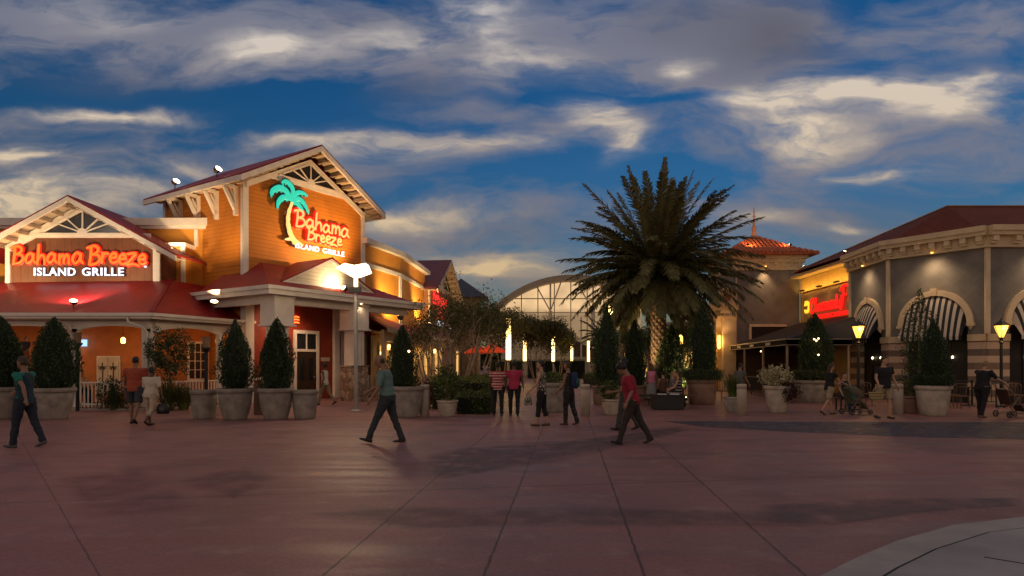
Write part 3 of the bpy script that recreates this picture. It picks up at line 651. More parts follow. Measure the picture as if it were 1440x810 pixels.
for y in (.55,1.95,3.35,4.8):
    s=MB(TW); s.box(-.16,y-.07,TE-1.35,-.0,y+.07,TE-.12); s.box(-OVs+.03,y-.07,TE-.24,-.16,y+.07,TE-.1); s.bar((-.12,y,TE-1.12),(-OVs+.14,y,TE-.22),.12,.14,(0,1,0))
    s.bar((-.12,y,TE-.75),(-.36,y,TE-.3),.08,.06,(0,1,0)); s.build('eave_bracket',white,B)
s=MB(TW); s.box(TL,1.0,TE-1.0,TL+.14,1.14,TE-.12); s.bar((TL+.1,1.07,TE-.9),(TL+.6,1.07,TE-.2),.1,.12,(0,1,0)); s.build('eave_bracket',white,B)
# ---- portico in front of the tower
PF=frame((-9.0,23.35),(.545,.839)); PL=8.4; PD=5.0; EZ=4.5
s=MB(PF); rt=5.95
A=[(0,0,EZ),(PL,0,EZ),(PL,PD,EZ),(0,PD,EZ)]
s.sheet([(0,0,EZ),(PL,0,EZ),(PL-2.9,3.3,rt),(2.0,3.3,rt)],.06); s.sheet([(0,PD,EZ),(0,0,EZ),(2.0,3.3,rt),(2.0,PD,rt)],.06); s.sheet([(PL,0,EZ),(PL,PD,EZ),(PL-2.9,PD,rt),(PL-2.9,3.3,rt)],.06)
s.build('portico_roof',redroof,B)
gc=3.7; gw=2.35; gz0=4.93; gz1=6.05
s=MB(PF); s.prism([(gc-gw,gz0),(gc+gw,gz0),(gc,gz1)],.95,1.1); pe=s.build('pediment',pm('pediment_cream',(.6,.52,.4),.6,.06,boards=.16),B)
s=MB(PF); rake(s,gc-gw-.15,gz0-.03,gc,gz1+.08,.85,.95,.12); rake(s,gc+gw+.15,gz0-.03,gc,gz1+.08,.85,.95,.12); s.box(gc-gw,.86,gz0-.08,gc+gw,.97,gz0+.03); s.build('pediment_trim',white,pe)
s=MB(PF)
for sg in (-1,1):
    ex=gc+sg*(gw+.2); s.add([(gc,.8,gz1+.13),(ex,.8,gz0-.02),(ex,2.6,gz0-.02),(gc,3.2,gz1+.13),(gc,.8,gz1+.08),(ex,.8,gz0-.07),(ex,2.6,gz0-.07),(gc,3.2,gz1+.08)],[(0,1,2,3),(7,6,5,4),(0,4,5,1),(1,5,6,2),(3,2,6,7)])
s.build('pediment_roof',redroof,pe)
s=MB(PF); s.box(-.1,-.1,EZ-.26,PL+.1,0,EZ+.03); s.box(-.1,0,EZ-.26,0,PD,EZ+.03); s.box(PL,0,EZ-.26,PL+.1,PD,EZ+.03); s.box(-.18,-.18,EZ-.08,PL+.18,-.1,EZ+.06); s.box(-.18,-.1,EZ-.08,-.1,PD,EZ+.06); s.build('gutter',white,B)
s=MB(PF); s.box(0,0,EZ-.2,PL,PD-.1,EZ-.12); s.build('portico_ceiling',cream,B)
s=MB(PF); s.box(.5,.42,EZ-.55,PL-.5,.68,EZ-.2); s.box(.42,.68,EZ-.55,.66,PD,EZ-.2);s.build('portico_beam',white,B)
for x,y in ((.8,.62),(4.75,.62)):
    pz=MB(PF); pz.box(x-.42,y-.42,0,x+.42,y+.42,1.5); pz.box(x-.46,y-.46,1.5,x+.46,y+.46,1.56); c_=pz.build('stone_pier',stone,B)
    s=MB(PF)
    s.box(x-.3,y-.3,1.56,x+.3,y+.3,3.15)
    for dx in (-.2,.02,.2): s.box(x+dx-.06,y-.335,1.56,x+dx+.06,y-.3,3.15)
    s.box(x-.44,y-.44,3.15,x+.44,y+.44,4.2); s.box(x-.5,y-.5,3.08,x+.5,y+.5,3.15); s.box(x-.48,y-.48,4.15,x+.48,y+.48,4.3); s.build('pier_column',white,B)
# red entrance wall, door with transom, framing
RW=frame((-11.15,26.3),(.545,.839))
s=MB(RW); s.box(.2,-.12,0,4.55,-.02,EZ-.1); s.build('entrance_wall',darkred,B)
s=MB(RW); s.box(4.55,-.3,0,4.85,0,4.3); s.box(5.0,-.2,0,5.25,0,4.3); s.box(-.15,-.25,0,.25,-.05,4.3); s.box(.2,-.16,.95,2.4,-.12,1.05); s.each('entrance_post',white,B)
D0,D1=2.45,3.55
s=MB(RW); s.box(D0-.15,-.2,0,D0,-.121,3.15); s.box(D1,-.2,0,D1+.15,-.121,3.15); s.box(D0,-.2,3.0,D1,-.121,3.15); s.box(D0,-.2,2.18,D1,-.121,2.3); s.box((D0+D1)/2-.025,-.19,2.3,(D0+D1)/2+.025,-.121,3.0); fr_=s.build('door_frame',white,B)
s=MB(RW); s.box(D0,-.15,2.3,D1,-.121,3.0); s.build('transom_pane',glass,fr_)
s=MB(RW); s.box(D0,-.17,.02,D1,-.121,2.18); d_=s.build('door',pm('dark_wood_door',(.035,.02,.012),.4),B)
s=MB(RW); s.box(D0+.2,-.18,.9,D0+.42,-.168,1.9); s.box(D1-.42,-.18,.9,D1-.2,-.168,1.9); s.build('door_pane',glass,d_)
s=MB(RW); s.sphere((D1-.14,-.2,1.02),.035); s.build('handle',steel,d_)
s=MB(RW); s.box(3.85,-.16,1.75,4.35,-.12,1.93); tag(s.build('wall_plaque',pm('plaque',(.5,.42,.33),.5)),'small pale plaque on the red wall right of the entrance door','plaque')
s=MB(RW)
for k,zz in enumerate((3.72,3.6,3.47)): s.ribbon([(1.9,zz),(2.1,zz+.04),(2.25,zz-.02),(2.4,zz+.03),(2.55,zz)],.028,.02,-.2)
tag(s.build('neon_sign',em('orange_neon',(1,.12,.02),4)),'small orange neon squiggles on red wall over the entrance door','sign')
# roof over the door side (small inner canopy)
s=MB(RW); s.sheet([(5.0,-1.1,3.1),(6.4,-1.1,3.1),(6.4,-.05,3.7),(5.0,-.05,3.7)],.05); s.build('side_canopy',redroof,B)
s=MB(RW); s.box(5.25,-.1,0,TL+.2,-.02,3.1); s.build('side_wall',cream,B)
def archwin(M,xc,zs,r,z0,parent,gm,fm=cream,y=-.03):
    s=MB(M); ring_arch(s,xc,zs,r,r+.08,y-.07,y-.001,12); s.box(xc-r-.08,y-.07,z0,xc-r,y-.001,zs); s.box(xc+r,y-.07,z0,xc+r+.08,y-.001,zs); s.box(xc-.02,y-.05,z0,xc+.02,y-.01,zs+r*.95); s.box(xc-r,y-.05,(z0+zs)/2-.02,xc+r,y-.01,(z0+zs)/2+.02); w=s.build('window',fm,parent)
    s=MB(M); pts=[(xc-r,z0),(xc+r,z0)]+[(xc+r*math.cos(math.pi*i/12),zs+r*math.sin(math.pi*i/12)) for i in range(13)]; s.prism(pts,y-.025,y-.002); s.build('pane',gm,w); return w
archwin(RW,5.95,2.1,.45,.8,B,pm('cream_blind',(.45,.3,.16),.7))
# ---- upper right wing towards the street
W1=frame((-7.55,31.85),(1.15,4.15)); L1=4.3
W2=frame((-6.4,36.0),(.46,7.1)); L2=7.1
s=MB(W1); s.box(.0,.02,0,L1,4,7.7); s.M=W2; s.box(0,.02,0,L2,4,7.7); s.build('street_wing_wall',orange_s,B)
s=MB(W1); s.box(-.1,-.3,7.72,L1+.2,3.8,8.0); s.M=W2; s.box(-.05,-.3,7.725,L2+.3,3.8,8.005); s.build('cornice',white,B)
s=MB(W1); s.box(0,-.06,6.6,L1,.02,6.8); s.box(L1-.18,-.08,0,L1,.0,6.6); s.M=W2; s.box(0,-.06,6.61,L2,.02,6.81); s.box(0,-.08,0,.16,0,6.6); s.build('band_trim',white,B)
# low porch along the street
LP0=Vector((-6.3,31.2)); LP1=Vector((-4.7,46.5)); LW=frame(LP0,LP1-LP0); LL=(LP1-LP0).length
s=MB(LW); s.sheet([(-.6,-.3,3.4),(LL,-.3,3.4),(LL,1.3,4.3),(-.6,1.3,4.3)],.06); s.build('low_porch_roof',redroof,B)
s=MB(LW); s.box(-.6,-.4,3.2,LL,-.3,3.42); s.box(-.3,-.05,2.75,LL,.1,3.3); s.build('low_fascia',cream,B)
s=MB(LW); s.box(-.3,.5,0,LL,.62,3.3); s.box(-.3,.1,3.2,LL,.5,3.25); s.build('low_wall',pm('low_wall_tan',(.42,.28,.13),.7),B)
for k in range(9):
    x=.6+k*1.55; window(LW,x,x+.75,.9,2.55,B,2,3,fm=cream,gm=litwin if k in(3,4,6,8) else pm('warm_glass',(.12,.07,.03),.2,emis=(1,.5,.15),es=.10),y=.5)
for k in range(6):
    s=MB(LW); s.box(-.2+k*2.6,-.06,0,-.02+k*2.6,.12,2.9); s.build('low_column',cream,B)
# gable of the street wing
G2=frame((-5.3,42.5),(.95,8)); g2=8.1
s=MB(G2); s.box(.3,.4,0,g2-.3,6,6.75); s.prism([(.3,6.75),(g2-.3,6.75),(g2/2,8.9)],.4,.6); s.build('street_gable_wall',pm('brown_gable_paint',(.3,.13,.07),.7,.1),B)
s=MB(G2)
for sg in (-1,1):
    ex=g2/2+sg*(g2/2+.3); s.add([(g2/2,-.35,9.3),(ex,-.35,6.75),(ex,7,6.75),(g2/2,7,9.3),(g2/2,-.35,9.22),(ex,-.35,6.67),(ex,7,6.67),(g2/2,7,9.22)],[(0,1,2,3),(7,6,5,4),(0,4,5,1),(1,5,6,2),(3,2,6,7)])
s.build('street_gable_roof',pm('maroon_roof',(.12,.02,.035),.45,.15),B)
s=MB(G2)
for sg in (-1,1): ex=g2/2+sg*(g2/2+.3); rake(s,ex,6.67,g2/2,9.22,-.4,-.3,.25); rake(s,ex,6.6,g2/2,9.15,-.3,.4,.04)
for sg in (-1,1):
    for i in range(8): t=(i+.6)/8; ex=g2/2+sg*(g2/2+.3); x=ex+(g2/2-ex)*t; z=6.55+(9.1-6.55)*t; s.box(x-.08,-.28,z-.14,x+.08,.38,z)
s.box(.4,.3,6.85,g2-.4,.4,7.15); s.box(.2,.32,0,.5,.42,6.7); s.build('rake_board',cream,B)
sunburst(G2@Matrix.Translation((0,.42,0)),g2/2,7.2,2.3,1.25,B,gm=dark)

# ------------------------------------------------------------------ neon lettering
def cr(pts,n=5):
    P=[Vector(p) for p in pts]; 
    if len(P)<3: return [tuple(p) for p in P]
    out=[]
    for i in range(len(P)-1):
        p0=P[max(i-1,0)];p1=P[i];p2=P[i+1];p3=P[min(i+2,len(P)-1)]
        for k in range(n):
            t=k/n; out.append(tuple(.5*((2*p1)+(-p0+p2)*t+(2*p0-5*p1+4*p2-p3)*t*t+(-p0+3*p1-3*p2+p3)*t**3)))
    out.append(tuple(P[-1])); return out
LET={'B':(.68,[[(.12,1.0),(.1,.5),(.02,-.05)],[(-.08,.93),(.3,1.04),(.5,.86),(.36,.62),(.12,.54)],[(.12,.54),(.46,.52),(.58,.26),(.36,.02),(.04,-.04)]]),
'a':(.62,[[(.42,.48),(.25,.58),(.06,.38),(.03,.13),(.16,.0),(.34,.15),(.44,.45)],[(.45,.52),(.43,.2),(.54,.02)]]),
'h':(.57,[[(.12,1.1),(.07,.5),(.04,0)],[(.06,.25),(.22,.5),(.37,.48),(.41,.3),(.42,0)]]),
'm':(.74,[[(.06,.56),(.04,0)],[(.05,.3),(.19,.53),(.29,.45),(.29,.05)],[(.3,.3),(.43,.53),(.55,.45),(.58,.0)]]),
'r':(.44,[[(.06,.56),(.04,0)],[(.05,.3),(.19,.53),(.36,.5)]]),
'e':(.5,[[(.06,.29),(.34,.33),(.35,.5),(.2,.57),(.04,.35),(.09,.07),(.25,0),(.43,.1)]]),
'z':(.58,[[(.0,.52),(.42,.54),(.2,.25),(-.06,-.1),(.25,-.05),(.56,-.14)]]),
' ':(.3,[])}
def word(mb,s,x,z,k,w,dep,yo,bounce=0,seed=1,sx=1.0):
    rnd=random.Random(seed); x0=x
    for ch in s:
        ww,st=LET[ch]; kk=k*(1+rnd.uniform(-.06,.08)); dz=rnd.uniform(-1,1)*bounce
        for p in st:
            q=[(x+a*kk*sx,z+dz+b*kk) for a,b in cr(p)]
            n=len(q); mb.ribbon(q,[w*(1.15-.35*abs(i/(n-1)-.35)) for i in range(n)],dep,yo)
        x+=ww*k*sx
    return x
orn=em('orange_red_neon',(1,.12,.014),1.5); orn2=em('orange_neon_core',(1,.33,.1),1.5); redh=em('red_sign_glow',(1,.008,.004),1.1); whl=em('white_sign_letters',(.85,.87,1),1.15); backm=pm('dark_letter_back',(.03,.02,.04),.5)
SM=frame((-20.6,GY-.16),(1,0))
S1=thing('restaurant_sign','wide red script Bahama Breeze Island Grille sign on brown gable at the left','sign',(-20.6,GY-.1,5.4))
s=MB(SM); word(s,'Bahama Breeze',.12,.0+5.76,.69,.088,.02,.03,.04,3,1.09); s.build('letter_backing',redh,S1)
s=MB(SM); word(s,'Bahama Breeze',.12,.0+5.76,.69,.052,.035,-.02,.04,3,1.09); s.build('brand_lettering',orn,S1)
T1=SM@Matrix.Translation((.98,-.0,5.255)); words('ISLAND GRILLE',.46,.02,T1@Matrix.Translation((.03,.03,-.02)),'tagline_backing',backm,S1,.006,3.68); words('ISLAND GRILLE',.46,.03,T1,'tagline_lettering',whl,S1,.006,3.68)
s=MB(SM); s.lathe([(.05,-.03),(.05,.03)],10,(5.55,0,5.62)); s.build('round_mark',whl,S1)
S2=thing('restaurant_sign','stacked Bahama Breeze Island Grille sign with teal neon palm on the tall tower','sign',tuple(TW@Vector((2.0,-.1,7.0))))
T2=TW@Matrix.Translation((0,-.18,0))
s=MB(T2); word(s,'Bahama',2.4,7.82,.68,.13,.02,.04,.03,5,1.2); word(s,'Breeze',3.05,7.33,.56,.12,.02,.04,.03,6,1.15); s.build('letter_backing',redh,S2)
s=MB(T2); word(s,'Bahama',2.4,7.82,.68,.052,.03,-.01,.03,5,1.2); word(s,'Breeze',3.05,7.33,.56,.048,.03,-.01,.03,6,1.15); s.build('brand_lettering',orn2,S2)
words('ISLAND GRILLE',.34,.03,T2@Matrix.Translation((2.38,0,6.83)),'tagline_lettering',whl,S2,.0,2.85)
def palmsign(M,par):
    fr=[([(2.15,8.95),(1.9,9.25),(1.55,9.32),(1.2,9.12),(1.1,8.95)],.14),([(2.1,8.95),(1.75,8.95),(1.5,8.7),(1.42,8.4)],.12),([(2.15,8.95),(2.25,9.35),(2.1,9.6),(1.85,9.68),(1.65,9.58)],.12),
        ([(2.2,9.0),(2.45,9.3),(2.8,9.38),(3.05,9.28)],.1),([(2.2,8.98),(2.6,9.05),(2.9,8.85),(3.1,8.5)],.12),([(2.15,8.9),(2.45,8.85),(2.7,8.65),(2.82,8.42)],.11)]
    for w,dep,yo,nm,mm in ((1.55,.02,.05,'palm_backing',pm('sign_green_back',(.01,.05,.04),.5)),(1,.04,0,'palm_leaves',em('teal_neon',(.03,.62,.45),.85))):
        s=MB(M)
        for p,r in fr:
            q=cr(p); n=len(q); s.ribbon(q,[w*r*max(.12,math.sin(math.pi*min(1,(i/(n-1))*.85+.15))**.6) for i in range(n)],dep,yo)
            if nm=='palm_leaves':
                for i in range(3,n-1,3):
                    a=Vector(q[i]); s.ribbon([(a.x,a.y),(a.x+.02,a.y-r*1.3)],[r*.55,r*.15],dep*.9,yo)
        s.build(nm,mm,par)
    for w,dep,yo,nm,mm in ((1.4,.02,.05,'trunk_backing',pm('sign_brown_back',(.06,.03,.01),.5)),(1,.04,-.0,'palm_trunk',em('yellow_neon',(1,.62,.2),1.05))):
        s=MB(M); q=cr([(2.2,8.8),(2.02,8.3),(2.0,7.8),(2.15,7.35),(2.35,7.1)]); n=len(q); s.ribbon(q,[w*(.07+.09*(i/(n-1))+.012*math.sin(i*2)) for i in range(n)],dep,yo); s.ribbon([(1.85,7.12),(2.15,7.2),(2.5,7.1),(2.78,7.02)],[.04*w,.09*w,.09*w,.03*w],dep,yo); s.build(nm,mm,par)
palmsign(T2,S2)
S3=thing('restaurant_sign','small red script sign with white letters on the street gable behind branches','sign',tuple(G2@Vector((2,.2,5.5))))
T3=G2@Matrix.Translation((0,.25,0)); s=MB(T3); word(s,'Bahama',.9,5.75,1.1,.08,.03,0,.03,5); word(s,'Breeze',2.2,4.95,1.05,.08,.03,0,.03,6); s.build('brand_lettering',em('red_neon',(1,.03,.02),1.2),S3)
words('ISLAND GRILLE',.5,.03,T3@Matrix.Translation((2.2,0,4.35)),'tagline_lettering',whl,S3,.004,4.2)

# ------------------------------------------------------------------ floodlights on the roofs
def flood(loc,target,lab,e,ang=95,col=(1,.75,.45),glow=True,s_=1.0,white_=False,head=None):
    t=thing('floodlight',lab,'floodlight',loc,'floodlights on the restaurant roofs'); l=Vector(loc); d=(Vector(target)-l).normalized(); tg=d; c=l+Vector((0,0,.3*s_))
    if head: d=Vector(head).normalized()
    s=MB(); s.tube([l,c],.02*s_); s.build('stem',black,t)
    X=d.cross(Vector((0,0,1))).normalized(); U=X.cross(d)
    s=MB(); s.loft([(c-d*.13*s_,X*.06*s_,U*.05*s_),(c-d*.05*s_,X*.15*s_,U*.11*s_),(c+d*.1*s_,X*.18*s_,U*.12*s_)],10); s.build('housing',pm('rust_lamp_housing',(.08,.04,.03),.5),t)
    s=MB(); s.loft([(c+d*.1*s_,X*.165*s_,U*.105*s_),(c+d*.125*s_,X*.16*s_,U*.10*s_)],10); s.build('lens',whiteglow if white_ else warmglow,t)
    if e: spot(t,c+tg*.22*s_+Vector((0,0,.12*s_)),target,e,col,ang,.7,.08)
    return t
flood((-15.95,22.9,3.65),(-17.6,26.0,6.0),'floodlight on the red porch roof below the wide script sign',750,125,head=(.4,-.7,.75),s_=.75)
flood((-11.55,24.4,3.75),tuple(TW@Vector((-.1,2.6,8.3))),'floodlight on the porch roof aimed at the tower side wall',1300,64,(1,.66,.32),head=(.4,-.7,.75),s_=.8)
flood((-20.9,22.9,3.65),(-21.5,28,6.5),'floodlight on the far left end of the porch roof',900,110,(1,.7,.35))
flood(tuple(PF@Vector((3.9,.25,4.55))),tuple(PF@Vector((3.7,1.0,5.2))),'floodlight on the portico gutter in front of the cream pediment',130,140,(1,.72,.38),s_=.9,head=(-.7,-.6,.4))
flood(tuple(TW@Vector((-.7,.9,TE+.15))),tuple(TW@Vector((-.2,-.9,TE+1.2))),'lit round floodlight on the tower roof edge, the one nearer the gable',0,white_=True)
flood(tuple(TW@Vector((-.7,4.1,TE+.15))),tuple(TW@Vector((-.2,2.0,TE+1.2))),'lit round floodlight at the far left end of the tower eave',0,white_=True)
flood((-14.5,26.6,6.1),(-14.3,27.4,7.2),'small floodlight beside the right slope of the sign gable',60,120)
flood(tuple(TW@Vector((4.6,-2.2,5.9))),tuple(TW@Vector((3.3,0,8.6))),'low floodlight on the portico ridge aimed at the tower sign',1000,130,(1,.6,.25),s_=.6)
flood((-5.9,33.3,3.75),(-6.9,36,6.8),'floodlight on the low porch roof lighting the street wing',700,130,(1,.7,.3))
flood((-5.2,39.5,3.75),(-5.4,41,6.5),'floodlight on the low porch roof before the street gable',800,140,(1,.65,.28))
t=thing('downlight','small lit downlight under the right end of the portico eave','downlight',tuple(PF@Vector((4.7,.2,4.2))),'downlights under the portico'); s=MB(PF); s.lathe([(.07,0),(.09,.08)],10,(4.7,.2,4.22)); s.build('lens',warmglow,t); spot(t,PF@Vector((4.7,.2,4.18)),PF@Vector((4.7,0,0)),140,(1,.7,.4),120)
t=thing('downlight','recessed downlight in the portico ceiling before the entrance door','downlight',tuple(PF@Vector((3.0,2.2,4.2))),'downlights under the portico'); s=MB(PF); s.lathe([(.07,0),(.09,.08)],10,(3.0,2.2,4.2)); s.build('lens',warmglow,t); spot(t,PF@Vector((3.0,2.2,4.15)),PF@Vector((2.6,3.3,0)),230,(1,.62,.35),150)
for k,(xx,yy) in enumerate(((1.5,.0),(5,.0),(8.5,.0),(12,0))):
    t=thing('wall_lantern',['first','second','third','fourth'][k]+' lit lantern along the low street porch, counted from the portico','lantern',tuple(LW@Vector((xx,.25,2.5))),'lanterns along the street porch'); s=MB(LW); s.lathe([(.05,-.15),(.09,-.1),(.09,.08),(.03,.14)],8,(xx,.25,2.5)); s.build('lamp_glass',em('porch_lantern_glass',(1,.55,.12),7),t); point(t,LW@Vector((xx,.2,2.2)),14,(1,.6,.2))
# bench by the entrance
t=thing('bench','low wooden bench against the railing right of the entrance','bench',tuple(RW@Vector((4.6,-1.2,0))))
s=MB(RW); s.box(4.1,-1.5,.42,5.7,-1.05,.47); s.build('seat',pm('bench_wood',(.22,.11,.05),.6),t)
for x in (4.2,5.5): s=MB(RW); s.box(x,-1.45,0,x+.08,-1.1,.42); s.build('leg',black,t)
s=MB(RW); 
t=thing('picket_fence','white picket railing between the entrance posts and right stone pier','fence',tuple(RW@Vector((4.9,-.9,0))))
s=MB(RW); s.box(4.4,-.95,1.0,7.2,-.87,1.06); s.box(4.4,-.94,.15,7.2,-.88,.2)
s.build('rails',white,t)
s=MB(RW)
for i in range(22): x=4.42+i*.13; s.box(x,-.93,.02,x+.04,-.89,1.0)
s.build('pickets',white,t)
# ================================================================== RIGHT RESTAURANT
K=(19.3,25.6); Fp=(17.2,28.7); G=(17.5,32.5); H=(18.2,39.4); GS=(18.05,32.55)
def dd(a,b): return (b[0]-a[0],b[1]-a[1])
Q=thing('restaurant_building','grey slate restaurant with cream cornice, striped arched awnings and maroon roof','building',(20,30,0))
tan=pm('tan_cornice',(.6,.46,.29),.65,.12,2,.2,20); tan2=pm('tan_cornice_light',(.64,.5,.33),.65,.12)
FB=frame(K,(1,0)); FM=frame(Fp,dd(Fp,K)); FA=frame(G,dd(G,Fp)); FS=frame(H,dd(H,GS))
LM=math.hypot(*dd(Fp,K)); LA=math.hypot(*dd(G,Fp)); LS=math.hypot(*dd(H,GS))
def yawof(M): return math.atan2(M[1][0],M[0][0])
pier=lambda nm,M: bandmat(nm,(.5,.36,.27),(.17,.13,.11),.56,.5,.75,'Z',True,yawof(M))
def arched_face(nm,M,L,centers,R_=1.22,zs=3.35,zp=2.85,zt=6.5,tk=.35):
    # wall with arched openings: strips left/right and a vault outline above each
    s=MB(M); x=0
    for c in centers:
        s.box(x,0,zp,c-R_,tk,zt); x=c+R_
        n=16; pts=[(c-R_,zs)]+[(c-R_*math.cos(math.pi*i/n),zs+R_*math.sin(math.pi*i/n)) for i in range(1,n)]+[(c+R_,zs)]
        for i in range(n):
            a,b=pts[i],pts[i+1]; s.add([(a[0],0,a[1]),(b[0],0,b[1]),(b[0],0,zt),(a[0],0,zt),(a[0],tk,a[1]),(b[0],tk,b[1]),(b[0],tk,zt),(a[0],tk,zt)],[(0,1,2,3),(7,6,5,4),(1,0,4,5)])
    s.box(x,0,zp,L,tk,zt); s.build('slate_wall',slatemat('slate_'+nm,yawof(M)),Q)
    s=MB(M); x=0
    for c in centers: s.box(x,-.02,0,c-R_,tk,zp-.28); x=c+R_
    s.box(x,-.02,0,L,tk,zp-.28); s.each('banded_pier',pier('pier_'+nm,M),Q)
    s=MB(M); x=0
    for c in centers: s.box(x-.0,-.08,zp-.28,c-R_,tk,zp-.001); x=c+R_
    s.box(x,-.08,zp-.28,L,tk,zp-.001); s.each('pier_cap',tan,Q)
    for c in centers:
        s=MB(M); ring_arch(s,c,zs-.02,R_+.0,R_+.24,-.14,-.001,24); s.box(c-.12,-.18,zs+R_-.02,c+.12,-.0,zs+R_+.3)
        for sg in (-1,1): s.box(c+sg*(R_+.12)-.16,-.17,zs-.14,c+sg*(R_+.12)+.16,-.001,zs-.02); s.lathe([(.015,-.3),(.13,-.14)],4,(c+sg*(R_+.12),-.1,zs))
        s.build('arch_surround',tan2,Q)
        s=MB(M); s.box(c-R_,tk+.02,0,c+R_,tk+.06,zs+R_); o=s.build('dark_glazing',dark,Q)
        s=MB(M); 
        for xx in (c-R_+.05,c-.4,c+.4,c+R_-.08): s.box(xx,tk-.02,0,xx+.05,tk+.02,2.6)
        s.box(c-R_,tk-.03,2.55,c+R_,tk+.02,2.65); s.build('glazing_bar',black,Q)
        for xx in (c-.25,c+.55):
            s=MB(M); s.lathe([(.02,0),(.045,.02),(.045,.09),(.02,.11)],8,(xx,tk-.06,1.86)); s.build('shop_lamp',em('shop_lamp_glow',(1,.8,.5),5),Q)
        s=MB(M)
        for xx in (c-.4,c+.4): s.box(xx-.38,tk-.01,.05,xx+.38,tk+.015,.35)
        s.box(c-.05,tk-.04,.95,c-.02,tk-.01,1.25); s.box(c+.04,tk-.04,.95,c+.07,tk-.01,1.25); s.each('door_panel',pm('door_brown',(.06,.03,.02),.4),Q)
        # striped awning: ruled cloth from the arch down to a front bar
        s=MB(M); n=22; out=.62; zb=2.78
        for i in range(n):
            s.mi=i%2
            xa=c-R_+2*R_*i/n; xb=c-R_+2*R_*(i+1)/n
            za=zs+math.sqrt(max(0,R_**2-(xa-c)**2)); zc=zs+math.sqrt(max(0,R_**2-(xb-c)**2))
            xo=.0; k=8
            for j in range(k):
                t0=j/k; t1=(j+1)/k; f=lambda t:t**.8
                def P(x,z,t): return (x,-out*f(t),z+(zb-z)*(t**1.25))
                s.add([P(xa,za,t0),P(xb,zc,t0),P(xb,zc,t1),P(xa,za,t1)],[(0,3,2,1)])
            s.add([(xa,-out,zb),(xb,-out,zb),(xb,-out,zb-.16),(xa,-out,zb-.16)],[(0,3,2,1)])
        s.build('striped_awning',[pm('awning_white',(.42,.37,.33),.8,.08),pm('awning_black',(.012,.01,.012),.8,.1)],Q)
arched_face('front',FM,LM,[LM/2]); arched_face('side',FA,LA,[LA/2]); arched_face('right',FB,14,[2.15,6.3,10.4])
def cornice(M,L,a,b,nb):
    s=MB(M); s.box(-a,-.5,6.98,L+b,.3,7.2); s.box(-a,-.42,6.82,L+b,.3,6.98); s.box(-a,-.14,6.42,L+b,.3,6.82); s.box(-a,-.2,6.36,L+b,.3,6.42); c=s.build('cornice',tan,Q)
    s=MB(M)
    for i in range(nb+1):
        x=.15+(L-.3)*i/nb; s.box(x-.11,-.36,6.6,x+.11,-.14,6.82); s.box(x-.11,-.26,6.5,x+.11,-.14,6.6)
    s.each('cornice_bracket',tan2,c)
cornice(FM,LM,.22,.1,6); cornice(FA,LA,.1,.22,6); cornice(FB,14,.1,0,15)
s=MB(FM); s.box(-.1,-.1,2.85,.06,.0,6.36); s.M=FB; s.box(-.08,-.09,2.85,.1,.02,6.36); s.M=FA; s.box(-.12,-.08,2.85,.05,.03,6.36); s.M=FB; s.box(4.15,-.06,2.85,4.3,.001,6.36); s.box(8.25,-.06,2.85,8.4,.001,6.36); s.each('corner_strip',tan2,Q)
# hip roof behind the cornice
s=MB(); rp=[(17.0,38.2,7.12),(17.0,32.9,7.15),(17.35,29.0,7.2),(19.5,26.2,7.2),(34,26.2,7.2)]
tp=(20.0,28.9,8.85); s.add([rp[0],rp[1],rp[2],rp[3],rp[4],tp,(34,28.9,8.85),(24,38.2,8.85),(24,38.2,7.1),(34,38.2,7.1)],[(0,1,5),(1,2,5),(2,3,5),(3,4,6,5),(0,5,7),(0,7,8),(5,6,7),(6,4,9),(6,9,8,7)])
s.build('hip_roof',pm('rust_roof',(.13,.024,.01),.8,.2,1,.15,10,seam=.4,bdir='x'),Q)
s=MB(); s.bar((17.0,38.2,7.14),(20,28.9,8.88),.1,.05); s.bar((20,28.9,8.88),(34,28.9,8.88),.1,.05); s.build('roof_ridge_cap',pm('ridge_tan',(.35,.2,.12),.5),Q)
# sign wall
s=MB(FS); s.box(0,0,0,LS,.4,6.9); s.build('sign_wall',pm('tan_sign_wall',(.42,.27,.13),.7,.1),Q)
s=MB(FS); s.box(-.3,-.75,6.93,LS,.3,7.1); s.build('eave_soffit',tan,Q)
s=MB(FS); s.box(-.1,-.2,6.05,LS,-.001,6.2); s.box(-.1,-.12,6.2,LS,-.001,6.9); s.box(-.12,-.1,0,.12,.02,6.05); s.box(LS-.1,-.1,0,LS+.02,.0,6.05); s.build('sign_wall_band',pm('gold_band',(.55,.36,.12),.6,.1),Q)
# patio awning
AWM=FS; cl=pm('black_canvas',(.012,.01,.013),.85,.2)
s=MB(); a0=(13.6,39.4,2.72); a1=(12.3,28.2,2.72); w0=(18.1,39.3,4.2); w1=(18.0,32.4,4.2); a2=(15.2,28.2,2.72)
s.sheet([a0,a1,w1,w0],.04); s.sheet([a1,a2,(17.4,30.2,2.9),w1],.04); 
s.sheet([(a0[0]-.01,a0[1],2.72),(a0[0]-.01,a0[1],2.5),(a1[0]-.01,a1[1],2.5),(a1[0]-.01,a1[1],2.72)],.01); s.sheet([(a1[0],a1[1]-.01,2.72),(a1[0],a1[1]-.01,2.5),(15.2,28.19,2.5),(15.2,28.19,2.72)],.01)
s.build('patio_awning',cl,Q)
s=MB(); s.bar((13.6,39.4,2.74),(12.25,28.15,2.74),.05,.05); s.bar((12.25,28.15,2.74),(15.2,28.15,2.74),.05,.05); s.bar((13.55,39.4,2.48),(12.25,28.15,2.48),.03,.03); s.bar((12.25,28.13,2.48),(15.2,28.13,2.48),.03,.03); s.build('awning_frame',pm('awning_frame_grey',(.2,.17,.15),.5),Q)
